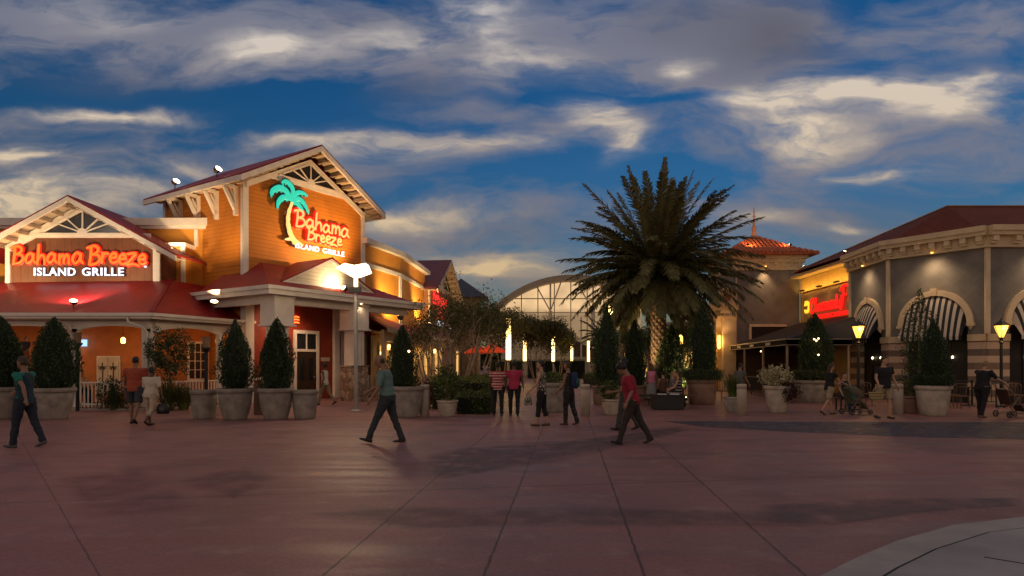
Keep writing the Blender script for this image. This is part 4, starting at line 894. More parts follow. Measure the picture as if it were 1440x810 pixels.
for i,(x,y) in enumerate(((12.35,28.3),(12.75,32),(13.1,35.5),(13.45,39),(15.1,28.3),)):
    s=MB(); s.box(x,y,0,x+.08,y+.08,2.5); s.build('awning_post',pm('post_tan',(.3,.22,.15),.6),Q)
s=MB()
for y in (30.6,33.6,36.4): x=12.3+(y-28.2)*.116-.03; s.bar((x,y,2.6),(x+.08,y+.75,2.6),.012,.13,(0,0,1))
s.each('awning_label',pm('label_pale',(.4,.33,.26),.6),Q)
# patio wall and warm back
s=MB(); s.box(13.7,39.0,0,17.8,39.2,2.5); s.build('patio_back_wall',pm('patio_dark_wall',(.06,.03,.02),.7),Q)
# sign
S4=thing('restaurant_sign','red script sign on the tan wall right of the tower','sign',tuple(FS@Vector((1.5,-.1,5))))
TS=FS@Matrix.Translation((0,-.12,0)); redl=em('sign_red_letters',(1,.012,.008),1.15)
LET2={'C':(.95,[[(.75,.95),(.6,1.1),(.25,1.0),(.02,.5),(.2,.0),(.5,-.12),(.8,.15)],[(.55,.7),(.75,.95),(.9,.85)]]),'s':(.45,[[(.36,.5),(.2,.55),(.1,.38),(.32,.2),(.2,.0),(.0,.08)]]),'c':(.46,[[(.36,.45),(.2,.55),(.03,.28),(.15,.0),(.4,.12)]]),
 'k':(.55,[[(.1,1.05),(.05,0)],[(.4,.5),(.1,.25),(.45,.0)]]),'F':(.9,[[(.3,1.0),(.25,.4),(.05,-.2),(-.1,-.1)],[(-.05,.85),(.3,1.08),(.9,1.0)],[(.08,.5),(.6,.55)]]),'t':(.4,[[(.2,.95),(.12,.1),(.32,.03)],[(.0,.62),(.4,.66)]]),
 'o':(.55,[[(.2,.55),(.02,.25),(.2,0),(.42,.25),(.22,.55)]]),'y':(.5,[[(.05,.5),(.12,.12),(.38,.2)],[(.42,.52),(.3,-.2),(.05,-.35)]])}
LET.update(LET2)
s=MB(TS); word(s,'Cheesecake',1.3,4.75,.7,.062,.05,0,.02,9); word(s,'Factory',5.0,4.85,.95,.07,.05,0,.02,9); s.build('brand_lettering',redl,S4)
s=MB(TS); s.box(1.6,-.05,4.28,LS-.25,.05,4.5); s.build('red_bar',redl,S4)
s=MB(TS); s.lathe([(.05,-.04),(.05,.04)],8,(0,0,0)); s.v=[TS@Vector((4.2+ (TS.inverted()@v).x,-.07+(TS.inverted()@v).z*.2,4.39+(TS.inverted()@v).y)) for v in s.v]; s.build('bar_stud',black,S4)
S5=thing('round_sign','yellow lit round crest on the tan wall left of the red script','sign',tuple(FS@Vector((.8,-.1,5))))
s=MB(TS); ring_arch(s,.78,5.1,.3,.38,-.05,.05,24,R(-110),R(110)); s.build('lit_rim',em('yellow_crest',(1,.55,.03),1.5),S5)
s=MB(TS); s.prism([(.78+.24*math.cos(R(a)),5.12+.3*math.sin(R(a))) for a in range(20,171,15)],-.04,.04); s.prism([(.78+.24*math.cos(R(a)),5.02-.3*math.sin(R(a))) for a in range(20,171,15)][::-1],-.04,.04); s.build('lit_emblem',em('yellow_crest',(1,.55,.03),1.5),S5)
# lights of the right building
def wash(M,x,z,lab,e=45,tz=2.5,y=-.3,ang=85):
    t=thing('cornice_downlight',lab,'downlight',tuple(M@Vector((x,y,z))),'downlights under the cream cornice'); s=MB(M); s.lathe([(.04,-.06),(.06,0)],8,(x,y,z)); s.build('lens',em('amber_downlight',(1,.5,.1),3),t)
    spot(t,M@Vector((x,y-.25,z-.12)),M@Vector((x,0,tz+1.2)),e,(1,.66,.36),125,1,.25)
wash(FM,LM/2,6.42,'cornice downlight over the arch behind the big potted topiary',170); wash(FA,LA/2,6.42,'cornice downlight over the narrow left arch',150); wash(FB,2.15,6.42,'cornice downlight over the right arch by the frame edge',150); wash(FB,6.3,6.42,'cornice downlight over the arch beyond the frame edge',150)
for k,x in enumerate((1.2,3.4,5.4)):
    t=thing('cove_light','cove lamp %s the gold band of the sign wall'%(['at the tower end of','in the middle of','at the arch end of'][k]),'lamp',tuple(FS@Vector((x,-.55,6.1))),'lamps washing the gold band'); s=MB(FS); s.box(x-.25,-.62,6.02,x+.25,-.5,6.1); s.build('housing',black,t); area(t,FS@Vector((x,-.5,6.14)),FS@Vector((x,-.02,6.62)),13,(1,.55,.1),2.1,.1); spot(t,FS@Vector((x,-.6,6.0)),FS@Vector((x,0,4.6)),16,(1,.5,.2),130,1,.2)
t=flood(tuple(FS@Vector((LS-.5,-.6,7.3))),tuple(FS@Vector((LS-.2,.0,9))),'twin white floodlight where the cream cornice meets the maroon roof',8,white_=True,s_=.6); 
flood(tuple(FS@Vector((1.5,-.5,7.25))),(16,41,10.2),'dark floodlight on the maroon roof aimed at the tiled tower',0,40,(1,.4,.12),s_=.7)
# ================================================================== TOWER
TT=thing('corner_tower','square slate tower with orange tiled pyramid roof and thin spire','building',(16,41,0))
x0,x1,y0,y1=13.9,18.05,39.5,43.6
s=MB(); s.box(x0,y0,0,x1,y1,7.9); s.build('tower_wall',slatemat('slate_tower',0),TT)
s=MB(); s.box(x0-.25,y0-.25,7.95,x1+.25,y1+.25,8.2); s.box(x0-.4,y0-.4,8.2,x1+.4,y1+.4,8.4); s.box(x0-.12,y0-.12,7.5,x1+.12,y1+.12,7.95); c=s.build('cornice',tan,TT)
s=MB()
for i in range(9): x=x0+.1+(x1-x0-.2)*i/8; s.box(x-.07,y0-.22,7.75,x+.07,y0-.12,7.95)
s.each('cornice_bracket',tan2,c)
s=MB(); ex=.85; ap=((x0+x1)/2,(y0+y1)/2); n=8
prof=[(1,8.45),(.62,8.95),(.3,9.55),(.0,10.05)]
hw=(x1-x0)/2+ex
for a,b in zip(prof,prof[1:]):
    ca=[(ap[0]+sx*hw*a[0],ap[1]+sy*hw*a[0],a[1]) for sx,sy in((-1,-1),(1,-1),(1,1),(-1,1))]; cb_=[(ap[0]+sx*hw*max(b[0],.02),ap[1]+sy*hw*max(b[0],.02),b[1]) for sx,sy in((-1,-1),(1,-1),(1,1),(-1,1))]
    for i in range(4): s.quad(ca[i],ca[(i+1)%4],cb_[(i+1)%4],cb_[i])
s.box(ap[0]-hw,ap[1]-hw,8.38,ap[0]+hw,ap[1]+hw,8.45)
rf=s.build('tile_roof',pm('orange_clay_tile',(.4,.1,.04),.7,.3,3),TT)
s=MB()
for side in range(4):
    A_=Matrix.Rotation(side*math.pi/2,4,'Z')
    for i in range(-11,12):
        u=i/11.5; pts=[]
        for f,z in ((1,8.5),(.62,8.99),(.3,9.59),(abs(u)+.03,None)):
            if z is None: break
            if f>=abs(u): pts.append((u*hw,-hw*f,z))
        if len(pts)>=1:
            fe=max(abs(u),.04); zz=np.interp(-fe,[-1,-.62,-.3,0],[8.48,8.98,9.58,10.08]); pts.append((u*hw,-hw*fe,float(zz)))
            pts=[Vector((ap[0],ap[1],0))+(A_@Vector(p)) for p in pts]
            if (pts[0]-pts[-1]).length>.05: s.tube(pts,.085,6)
s.build('tile_ribs',pm('orange_clay_tile_rib',(.45,.12,.05),.7,.35,5),rf)
s=MB(); s.lathe([(.35,9.85),(.3,10.0),(.16,10.1),(.12,10.5),(.17,10.6),(.08,10.7),(.07,11.1),(.05,11.15),(.03,11.9),(.01,11.95)],12,(ap[0],ap[1],0)); s.box(ap[0]-.14,ap[1]-.02,11.35,ap[0]+.14,ap[1]+.02,11.4); s.build('spire',pm('copper_spire',(.5,.25,.15),.45),TT)
s=MB(); s.tube([(x0+.15,y0-.08,0),(x0+.15,y0-.08,7.5)],.05); s.build('downspout',pm('downspout_grey',(.45,.38,.32),.5),TT)
s=MB(); zt=3.95; s.box(14.85,y0-.1,2.9,15.0,y0-.005,zt); s.box(14.85,y0-.1,zt,17.2,y0-.005,zt+.15); s.build('window_frame',tan2,TT)
s=MB(); s.box(15.0,y0-.04,2.5,17.2,y0-.005,zt); s.build('window_pane',dark,TT)
flood((17.5,39.5,8.92),(15.9,41.3,9.9),'right small floodlight standing on the tower tiles',75,150,(1,.45,.15),s_=.6)
flood((14.8,39.5,8.92),(16.1,41.3,9.9),'left small floodlight standing on the tower tiles',75,150,(1,.45,.15),s_=.6)
t=thing('cornice_downlight','downlight under the middle of the square tower cornice','downlight',(15.8,y0-.3,7.7),'downlights under the cream cornice'); s=MB(); s.lathe([(.04,-.06),(.06,0)],8,(15.8,y0-.3,7.72)); s.build('lens',em('amber_downlight',(1,.5,.1),3),t); spot(t,(15.8,y0-.35,7.62),(15.8,y0,5.5),160,(1,.6,.28),90,1,.05)
# portal left of the tower
PT=thing('arched_portal','cream classical portal with round pediment and pilaster left of the tower','portal',(13.2,40,0))
pc=pm('portal_cream',(.5,.36,.22),.65,.12); y0p=38.9
s=MB(); s.box(13.05,y0p,0,13.85,41,5.2); s.box(12.75,y0p+.4,0,13.05,41,5.1); s.build('pilaster',pc,PT)
s=MB(); s.box(12.5,y0p-.25,5.2,14.0,41,5.38); s.box(12.6,y0p-.15,4.95,13.95,41,5.2); s.box(12.7,y0p-.08,4.5,13.9,41,4.6); s.build('entablature',pc,PT)
s=MB(); pts=[(12.65,5.38),(13.85,5.38)]+[(13.25+.6*math.cos(math.pi*i/14),5.75+.6*math.sin(math.pi*i/14)) for i in range(15)]; s.prism(pts,y0p,40.5); s.build('round_pediment',pc,PT)
s=MB(); ring_arch(s,13.25,5.75,.45,.6,y0p-.1,y0p-.001,16); ring_arch(s,13.2,4.75,.0,.34,y0p-.04,y0p-.001,12); s.lathe([(.0001,0),(.2,0),(.2,.06),(.0001,.06)],14,(0,0,0)) if 0 else None; s.each('carved_ring',tan2,PT)
s=MB(); s.prism([(13.25+.26*math.cos(math.pi*i/8),5.72+.26*math.sin(math.pi*i/8)) for i in range(17)],y0p-.05,y0p-.001); s.build('round_vent',pm('rust_vent',(.25,.09,.04),.6),PT)
s=MB(); s.box(12.78,y0p+.38,0,12.98,y0p+.41,3.9); s.build('lit_door_jamb',pm('jamb_gold',(.5,.3,.1),.6),PT)
t=thing('wall_sconce','tall amber wall sconce on the cream portal','lamp',(12.9,y0p+.2,3)); s=MB(); s.lathe([(.03,-.45),(.1,-.4),(.1,.35),(.03,.42)],10,(12.85,y0p+.15,3.0)); s.build('lamp_glass',em('sconce_glass',(1,.5,.08),4),t); point(t,(12.75,y0p-.1,3.0),45,(1,.55,.15)); spot(t,(12.7,y0p-.5,3.3),(13.3,y0p,5.4),60,(1,.6,.25),120)
# ================================================================== GLASS HALL
GH=thing('glass_hall','large hall with arched roof and lit glass front at the end of the street','building',(8.4,90,0))
xc=8.4; Rr=15.5; zc=14.0-Rr; a=math.acos((10.6)/Rr)
lit=pm('lit_hall_glass',(.24,.2,.15),.3,.2,.12,bump=0,emis=(1,.66,.34),es=.48); nt_=lit.node_tree
tc_=[n for n in nt_.nodes if n.type=='TEX_COORD'][0]; sp_=N(nt_,'ShaderNodeSeparateXYZ'); nt_.links.new(tc_.outputs['Object'],sp_.inputs[0]); mr_=N(nt_,'ShaderNodeMapRange'); mr_.inputs['From Min'].default_value=8.5; mr_.inputs['From Max'].default_value=9.6; mr_.inputs['To Min'].default_value=.26; mr_.inputs['To Max'].default_value=.75; nt_.links.new(sp_.outputs['Z'],mr_.inputs['Value'])
nz_=N(nt_,'ShaderNodeTexNoise'); nz_.inputs['Scale'].default_value=.35; nt_.links.new(tc_.outputs['Object'],nz_.inputs['Vector']); mm_=N(nt_,'ShaderNodeMath',operation='MULTIPLY'); nt_.links.new(mr_.outputs[0],mm_.inputs[0]); m3_=N(nt_,'ShaderNodeMath',operation='MULTIPLY_ADD'); m3_.inputs[1].default_value=1.2; m3_.inputs[2].default_value=.4; m5_=N(nt_,'ShaderNodeMapRange'); m5_.inputs['From Min'].default_value=4.2; m5_.inputs['From Max'].default_value=5.6; m5_.inputs['To Min'].default_value=.22; nt_.links.new(sp_.outputs['Z'],m5_.inputs['Value']); m6_=N(nt_,'ShaderNodeMath',operation='MULTIPLY'); nt_.links.new(m5_.outputs[0],m6_.inputs[1]); nt_.links.new(nz_.outputs['Fac'],m3_.inputs[0]); nt_.links.new(m3_.outputs[0],mm_.inputs[1]); nt_.links.new(mm_.outputs[0],m6_.inputs[0]); nt_.links.new(m6_.outputs[0],nt_.nodes['Principled BSDF'].inputs['Emission Strength'])
s=MB(); pts=[(xc+ (Rr-.7)*math.cos(t),zc+(Rr-.7)*math.sin(t)) for t in np.linspace(a,math.pi-a,30)]; pts=[(xc-9.9,0),(xc+9.9,0)]+pts; s.prism(pts,90,90.3); s.build('glass_front',lit,GH)
s=MB(); n=40
for i in range(n):
    t0_=a-.03+(math.pi-2*a+.06)*i/n; t1_=a-.03+(math.pi-2*a+.06)*(i+1)/n
    P=lambda r,t,y:(xc+r*math.cos(t),y,zc+r*math.sin(t))
    s.add([P(Rr-.75,t0_,87.5),P(Rr,t0_,87.5),P(Rr,t1_,87.5),P(Rr-.75,t1_,87.5),P(Rr-.75,t0_,110),P(Rr,t0_,110),P(Rr,t1_,110),P(Rr-.75,t1_,110)],[(0,1,2,3),(1,5,6,2),(0,3,7,4)])
s.build('arched_roof',pm('hall_roof_metal',(.3,.24,.18),.6,.15),GH)
fr2=pm('hall_frame',(.5,.42,.32),.5)
s=MB()
for x in np.arange(xc-9.4,xc+9.5,2.35): zt=zc+math.sqrt((Rr-.75)**2-(x-xc)**2); s.box(x-.07,89.85,0,x+.07,90,zt)
for z in (2.8,5.2,8.9,10.9): s.box(xc-9.9 if z<9 else xc-8,89.88,z-.07,xc+9.9 if z<9 else xc+8,90,z+.07)
s.build('mullions',fr2,GH)
for x in (5.4,11.4):
    s=MB(); s.tube([(x,88.6,0),(x,88.6,9.0)],.28,10); s.tube([(x,88.6,9.0),(x-2.0,88.5,12.6)],.09); s.tube([(x,88.6,9.0),(x+1.5,88.5,13.1)],.09); s.tube([(x,88.6,9.0),(x,88.5,12.8)],.12); s.build('branching_column',fr2,GH)
s=MB(); s.box(xc+.5,86.5,2.6,xc+6.5,89.8,4.6); s.build('entrance_canopy',pm('hall_canopy',(.07,.03,.025),.6),GH)
s=MB(); s.bar((xc+1,86.4,4.5),(xc+5.5,86.4,2.7),.12,.2); s.bar((xc+1,86.4,4.5),(xc+6.4,86.4,4.2),.12,.15); s.box(xc+1,86.3,0,xc+1.2,86.5,8); s.box(xc+5.3,86.3,0,xc+5.5,86.5,5); s.build('canopy_brace',fr2,GH)
s=MB(); s.box(xc-9.9,90.3,0,xc+9.9,110,8.9); s.build('hall_side_walls',pm('hall_wall',(.3,.24,.17),.7),GH)
# blue roofed pavilion
t=thing('pavilion','small pavilion with dark blue pyramid roof beyond the street gable','building',(-5.3,64,0))
s=MB(); s.box(-6.3,62.6,0,-3.3,65.6,8.3); s.build('wall',pm('pavilion_wall',(.3,.2,.12),.7),t)
s=MB(); s.add([(-7,61.8,8.2),(-2.4,61.8,8.2),(-2.4,66.4,8.2),(-7,66.4,8.2),(-5.2,64,10.3)],[(0,1,4),(1,2,4),(2,3,4),(3,0,4),(3,2,1,0)]); s.build('roof',pm('blue_roof',(.03,.04,.07),.4),t)
# far shops on the right behind the palm and along the street on the left
def shop(lab,x0,x1,y0,y1,h,wallc,nx,left):
    t=thing('shop_building',lab,'building',((x0+x1)/2,(y0+y1)/2,0)); s=MB(); s.box(x0,y0,0,x1,y1,h); s.build('wall',wallc,t); s=MB(); s.box(x0-.2,y0-.2,h-.4,x1+.2,y1+.2,h+.1); s.build('cornice',tan,t)
    fx=x1 if left else x0; sg=1 if left else -1
    for i in range(nx):
        y=y0+1+(y1-y0-2)*i/nx; s=MB(frame((fx,y),(0,1 if left else -1))) 
        s.box(0,-.12,.4,2.0,-.02,2.8); w=s.build('window',fr2,t); s=MB(frame((fx,y),(0,1 if left else -1))); s.box(.1,-.15,.5,1.9,-.125,2.7); s.build('pane',litwin if i%2==0 else glass,w)
    for i in range(2):
        xx=x0+.6+(x1-x0-2.6)*i; s=MB(frame((xx,y0),(1,0))); s.box(0,-.12,.4,2.0,-.02,2.8); w=s.build('window',fr2,t); s=MB(frame((xx,y0),(1,0))); s.box(.1,-.15,.5,1.9,-.125,2.7); s.build('pane',litwin if i==0 else glass,w)
shop('brown shop with lit windows behind the big palm on the right of the street',11.8,24,46,76,4.6,pm('shop_brown',(.14,.08,.05),.7),6,False)
shop('low tan shop with lit windows along the left of the street past the gable',-16,-5.0,54,84,4.8,pm('shop_tan',(.32,.2,.1),.7),7,True)
# small restaurant facade lights and red umbrellas
def umbrella(x,y,lab,h=2.7,r=.95):
    t=thing('parasol',lab,'umbrella',(x,y,0),'red parasols along the street'); s=MB(); s.tube([(x,y,0),(x,y,h+.25)],.03); s.build('pole',black,t)
    s=MB(); s.lathe([(r,h-.35),(r*.98,h-.25),(r*.5,h),(.03,h+.25)],8,(x,y,0)); s.build('canopy',pm('glowing_red_canvas',(.55,.05,.015),.7,.1,emis=(1,.08,.02),es=.22),t)  # canvas emits a weak red glow itself, standing in for light on it
umbrella(-1.3,41,'red parasol glowing behind the two women with dark trousers'); umbrella(-2.4,44,'red parasol standing left of the other one along the street')
# ================================================================== STREET FURNITURE
def lightcol(px,d,lab,h=4.35,first=[None]):
    x=gx(px,d)
    if first[0] is None:
        t=thing('light_column',lab,'street lamp',(0,0,0),'glowing light columns down the street'); s=MB(); s.lathe([(.14,0),(.14,.05),(.07,.08),(.06,1.75),(.13,1.78),(.13,1.85)],12); s.build('pole',steel,t)
        s=MB(); s.lathe([(.13,1.86),(.15,1.9),(.15,4.3),(.12,4.35)],12); s.build('glowing_tube',tubeglow,t); s=MB(); s.lathe([(.16,4.35),(.16,4.4),(.05,4.46)],12); s.build('cap',steel,t); point(t,(0,-.45,3.0),70,(1,.62,.22),.3)
        first[0]=t; t.location=(x,d,0); return t
    return place(first[0],False,(x,d,0),0,lab)
for px,d,l in ((715,38,'tallest glowing column, nearest on the left behind the woman in pink'),(738,54,'second glowing column from the left, among the trees'),(778,62,'glowing column in the middle of the street among trees'),(770.5,105,'tiny far glowing column left of the middle one'),
    (804,80,'left of the two touching glowing columns before the glass hall'),(808,100,'right of the two touching glowing columns before the glass hall'),(827.5,76,'glowing column just left of the first right-hand topiary'),(834,96,'far glowing column squeezed beside the right-hand topiary')): lightcol(px,d,l)
# tall lamp with twin-lobed uplight bowl in front of the portico
t=thing('street_lamp','grey pole with a bright white winged lamp head before the portico','street lamp',(gx(500.5,21.4),21.4,0)); bx,by=gx(500.5,21.4),21.4
s=MB(); s.lathe([(.2,0),(.2,.05),(.075,.09),(.06,4.0),(.055,4.2)],12,(bx,by,0)); s.build('pole',steel,t)
s=MB(); s.box(bx-.22,by-.1,4.05,bx+.16,by+.1,4.24); s.build('control_box',black,t)
s=MB(); s.tube([(bx,by,4.24),(bx,by,4.62)],.07,10); s.build('lit_neck',em('neck_glow',(1,.75,.4),3),t)
s=MB(); s.add([(bx-.1,by-.12,4.58),(bx+.1,by-.12,4.58),(bx+.5,by-.2,4.74),(bx+.38,by-.22,5.02),(bx,by-.2,4.95),(bx-.34,by-.22,5.02),(bx-.62,by-.2,4.86),
   (bx-.1,by+.12,4.58),(bx+.1,by+.12,4.58),(bx+.5,by+.2,4.74),(bx+.38,by+.22,5.02),(bx,by+.2,4.95),(bx-.34,by+.22,5.02),(bx-.62,by+.2,4.86)],[(0,1,2,3,4,5,6),(13,12,11,10,9,8,7)]+[((i+1)%7,i,i+7,(i+1)%7+7) for i in range(7)]); s.build('lamp_head',em('street_lamp_glow',(1,.8,.5),6),t)
point(t,(bx,by-.5,5.1),260,(1,.72,.42),.25)
# black lantern posts with amber heads on the right
def lantern(px,d,lab,first=[None]):
    x=gx(px,d)
    if first[0] is not None: return place(first[0],False,(x,d,0),0,lab)
    t=thing('lantern_post',lab,'street lamp',(0,0,0),'amber lantern posts before the arches'); s=MB(); s.lathe([(.16,0),(.15,.2),(.08,.3),(.055,.5),(.05,2.4),(.09,2.45),(.05,2.5),(.07,2.62)],12); s.build('post',black,t)
    s=MB(); s.lathe([(.08,2.62),(.2,2.95),(.24,3.08)],6); s.build('lamp_glass',amber,t)
    s=MB(); s.lathe([(.28,3.08),(.27,3.12),(.1,3.26),(.03,3.3),(.02,3.36)],6); s.lathe([(.1,2.6),(.1,2.64)],6)
    for i in range(6): a=math.pi*i/3; s.bar((.08*math.cos(a),.08*math.sin(a),2.62),(.245*math.cos(a),.245*math.sin(a),3.08),.018,.018)
    s.build('lantern_cap',black,t); s=MB(); s.sphere((0,0,2.92),.07); s.build('bulb',em('bulb_glow',(1,.75,.3),25),t); point(t,(0,-.33,2.9),38,(1,.58,.2),.08)
    first[0]=t; t.location=(x,d,0); return t
lantern(1207,24.4,'amber lantern post before the narrow left arch'); lantern(1408,23.9,'amber lantern post right of the woman in black with the stroller')
t=thing('street_lamp','bright square lamp on a pole peeking above the left right-hand topiary','street lamp',(gx(857,36),36,0)); x_=gx(857,36); s=MB(); s.tube([(x_,36,0),(x_,36,4.45)],.05); s.build('pole',black,t); s=MB(); s.lathe([(.16,4.45),(.19,4.5),(.19,4.9),(.15,4.95)],12,(x_,36,0)); s.build('lamp_glass',em('square_lamp_glow',(1,.75,.3),6),t); point(t,(x_,35.6,4.9),90,(1,.62,.25),.2)
# torches / dark posts by the pots
def heater(px,d,z1,lab):
    x=gx(px,d); t=thing('torch_post',lab,'torch',(x,d,0),'dark torch posts by the porch'); s=MB(); s.tube([(x,d,0),(x,d,z1)],.06); s.build('post',black,t); s=MB(); s.lathe([(.06,z1),(.16,z1+.12),(.16,z1+.16)],12,(x,d,0)); s.build('bowl',black,t); s=MB(); s.lathe([(.11,z1+.16),(.13,z1+.5),(.14,z1+.52)],10,(x,d,0)); s.build('shade',pm('torch_shade',(.2,.12,.07),.6),t)
heater(109,21.8,2.2,'dark torch post in front of the white porch post by the railing'); heater(290,21,2.02,'dark torch post rising behind the small empty pot')
# bollards
def bollard(px,d,lab,first=[None]):
    x=gx(px,d)
    if first[0] is not None: return place(first[0],False,(x,d,0),0,lab)
    t=thing('bollard',lab,'bollard',(0,0,0),'cream bollards across the plaza'); s=MB(); s.lathe([(.15,0),(.15,.86),(.145,.87)],20); s.build('post',bollm,t,True); s=MB(); s.lathe([(.155,.87),(.155,.97),(.13,.99)],20); s.build('cap',bollm,t,True)
    s=MB(); s.lathe([(.151,.83),(.151,.85)],20); s.build('groove',pm('groove_dark',(.15,.12,.1),.7),t); first[0]=t; t.location=(x,d,0); return t
for px,d,l in ((597,19.6,'bollard between the tall potted topiary and the leafy low pot'),(823,19.9,'bollard right of the woman with the blue backpack'),(1043,20.1,'bollard right of the palm, beside the low planted pot'),(1263,20.3,'bollard beside the man carrying the striped tote')): bollard(px,d,l)
# pots
def pot(name,lab,px,d,rt,h,mat,grp,rb=None,z0=0):
    x=gx(px,d); t=thing(name,lab,'planter',(x,d,0),grp); rb=rb or rt*.66
    s=MB(); s.lathe([(rb*.96,0),(rb,.03),(rb+(rt-rb)*.45,h*.3),(rt*.93,h*.68),(rt*.95,h*.86)],28,(x,d,0)); s.build('bowl',mat,t,False)
    for p in t.children[0].data.polygons: p.use_smooth=abs(p.normal.z)<.9
    s=MB(); s.lathe([(rt*.95,h*.86),(rt*1.04,h*.88),(rt*1.06,h*.94),(rt*1.03,h),(rt*.93,h),(rt*.92,h*.93)],28,(x,d,0)); s.build('rim',mat,t,False)
    s=MB(); s.lathe([(.01,h*.9),(rt*.93,h*.92)],20,(x,d,0)); s.build('soil',soil,t); return t
# ---- topiary cones: one mesh shared and scaled
def make_topiary(seed=0):
    t=thing('topiary','x','topiary',(0,0,0),'clipped cone evergreens in pots')
    pr=[[(0,.26),(.08,.42),(.3,.5),(.6,.46),(.85,.34),(1.05,.2),(1.18,.07),(1.22,.01)],[(0,.3),(.1,.46),(.35,.49),(.55,.48),(.78,.39),(1.0,.24),(1.14,.12),(1.22,.02)],[(0,.2),(.12,.4),(.3,.49),(.5,.44),(.8,.37),(1.0,.19),(1.1,.11),(1.22,.015)]][seed]
    C,Nn=shell(pr,5600,.1+.03*seed,.35); C=C+np.array([.03*(seed-1),0,0])*C[:,2:3]; leaves('crown',C,Nn,.05,leafd,t,aspect=.5,jit=.7)
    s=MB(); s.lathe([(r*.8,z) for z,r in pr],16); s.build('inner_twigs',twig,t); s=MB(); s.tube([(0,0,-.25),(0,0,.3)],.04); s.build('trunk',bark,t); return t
topi=[make_topiary(k) for k in range(3)]; ntop=[0]
def topiary(px,d,z0,w,h,lab,rz=0):
    i=ntop[0]; ntop[0]+=1
    o=place(topi[i%3],i<3,(gx(px,d),d,z0),rz,lab,(w,w,h/1.22)); return o
G1='pale tapered pots along the plaza'
L1=[(3,18.9,.62,.95,'pot of the cone shrub cut by the left edge of the frame'),(75,18.7,.56,.93,'wide pot behind the man in the teal shirt'),(331,18.6,.5,.92,'tapered pot holding the left topiary before the entrance'),(388,18.7,.5,.92,'tapered pot holding the topiary left of the entrance door'),(573,19.4,.5,.95,'tapered pot just behind the man in the teal polo')]
for px,d,r,h,l in L1: pot('planter_pot',l,px,d,r,h,potm,G1)
pot('planter_pot','smaller empty pot left of the pair of cone shrubs',287,18.9,.38,.85,potm,G1,.3); pot('planter_pot','empty pot right of the pair of cone shrubs, under the woman in white',429,18.9,.385,.85,potm,G1,.3)
pot('planter_pot','brown post-like pot tucked between the two cone shrub pots',364,20.2,.16,1.0,pm('brown_pot',(.16,.1,.07),.7),G1,.15)
topiary(3,18.9,.85,1.2,2.2,'cone evergreen cut by the left edge of the frame'); topiary(76,18.7,.85,1.18,2.15,'broad cone evergreen behind the man in the teal shirt',1); topiary(331,18.6,.84,.98,2.12,'left cone evergreen of the pair before the portico',2); topiary(388,18.7,.84,.98,2.15,'right cone evergreen of the pair before the portico',3); topiary(566,19.5,.86,.86,1.95,'cone evergreen behind the man in the teal polo',4)
# right
pot('planter_pot','large pale pot with wide rim before the striped middle arch',1312,20.0,.5,.95,potw,G1,.36); topiary(1312,20.0,1.1,.82,1.95,'cone evergreen rising from the large pale pot by the striped arch',5)
def ringhedge(px,d,z0,r,h,lab,n=2600,mat=leafd):
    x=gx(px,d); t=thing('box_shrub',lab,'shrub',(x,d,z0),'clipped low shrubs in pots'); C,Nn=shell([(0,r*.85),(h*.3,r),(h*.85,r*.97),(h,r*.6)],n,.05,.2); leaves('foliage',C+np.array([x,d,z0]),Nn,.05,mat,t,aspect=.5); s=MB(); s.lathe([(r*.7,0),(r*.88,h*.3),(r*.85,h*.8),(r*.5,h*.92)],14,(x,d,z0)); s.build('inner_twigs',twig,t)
ringhedge(1312,20.0,.9,.56,.42,'low clipped shrub skirt at the base of the cone in the large pale pot')
pot('planter_bowl','wide low stone bowl with hedge and topiary before the patio awning',1142,26.5,.72,.95,potm,G1,.5); ringhedge(1142,26.5,.92,.85,.5,'clipped hedge ring in the wide stone bowl by the awning',2600,leafm); topiary(1147,26.5,1.2,1.28,2.55,'dark cone evergreen with fairy lights above the wide stone bowl',6)
pot('planter_pot','brown square-ish pot with clipped hedge right of the palm',987,25.4,.6,1.0,pm('brown_pot2',(.24,.14,.1),.7),G1,.5); ringhedge(987,25.4,.95,.82,.5,'clipped hedge in the brown pot right of the palm',2600,leafm); topiary(988,25.5,1.2,1.05,2.85,'tall cone evergreen right of the palm beside the portal',7)
pot('planter_pot','low brown pot under the left cone beside the palm',852,25.5,.55,.75,pm('brown_pot2',(.24,.14,.1),.7),G1,.5); topiary(853,25.5,.7,1.13,3.3,'tall cone evergreen left of the palm, next to the light columns',8)
pot('planter_pot','low brown pot under the second cone left of the palm',891,27.5,.5,.7,pm('brown_pot2',(.24,.14,.1),.7),G1,.45); topiary(892,27.5,.65,1.0,2.9,'second cone evergreen close against the left of the palm trunk',9)
topiary(945,28.6,.4,1.35,3.0,'dark rounded cone evergreen right behind the palm trunk',10)
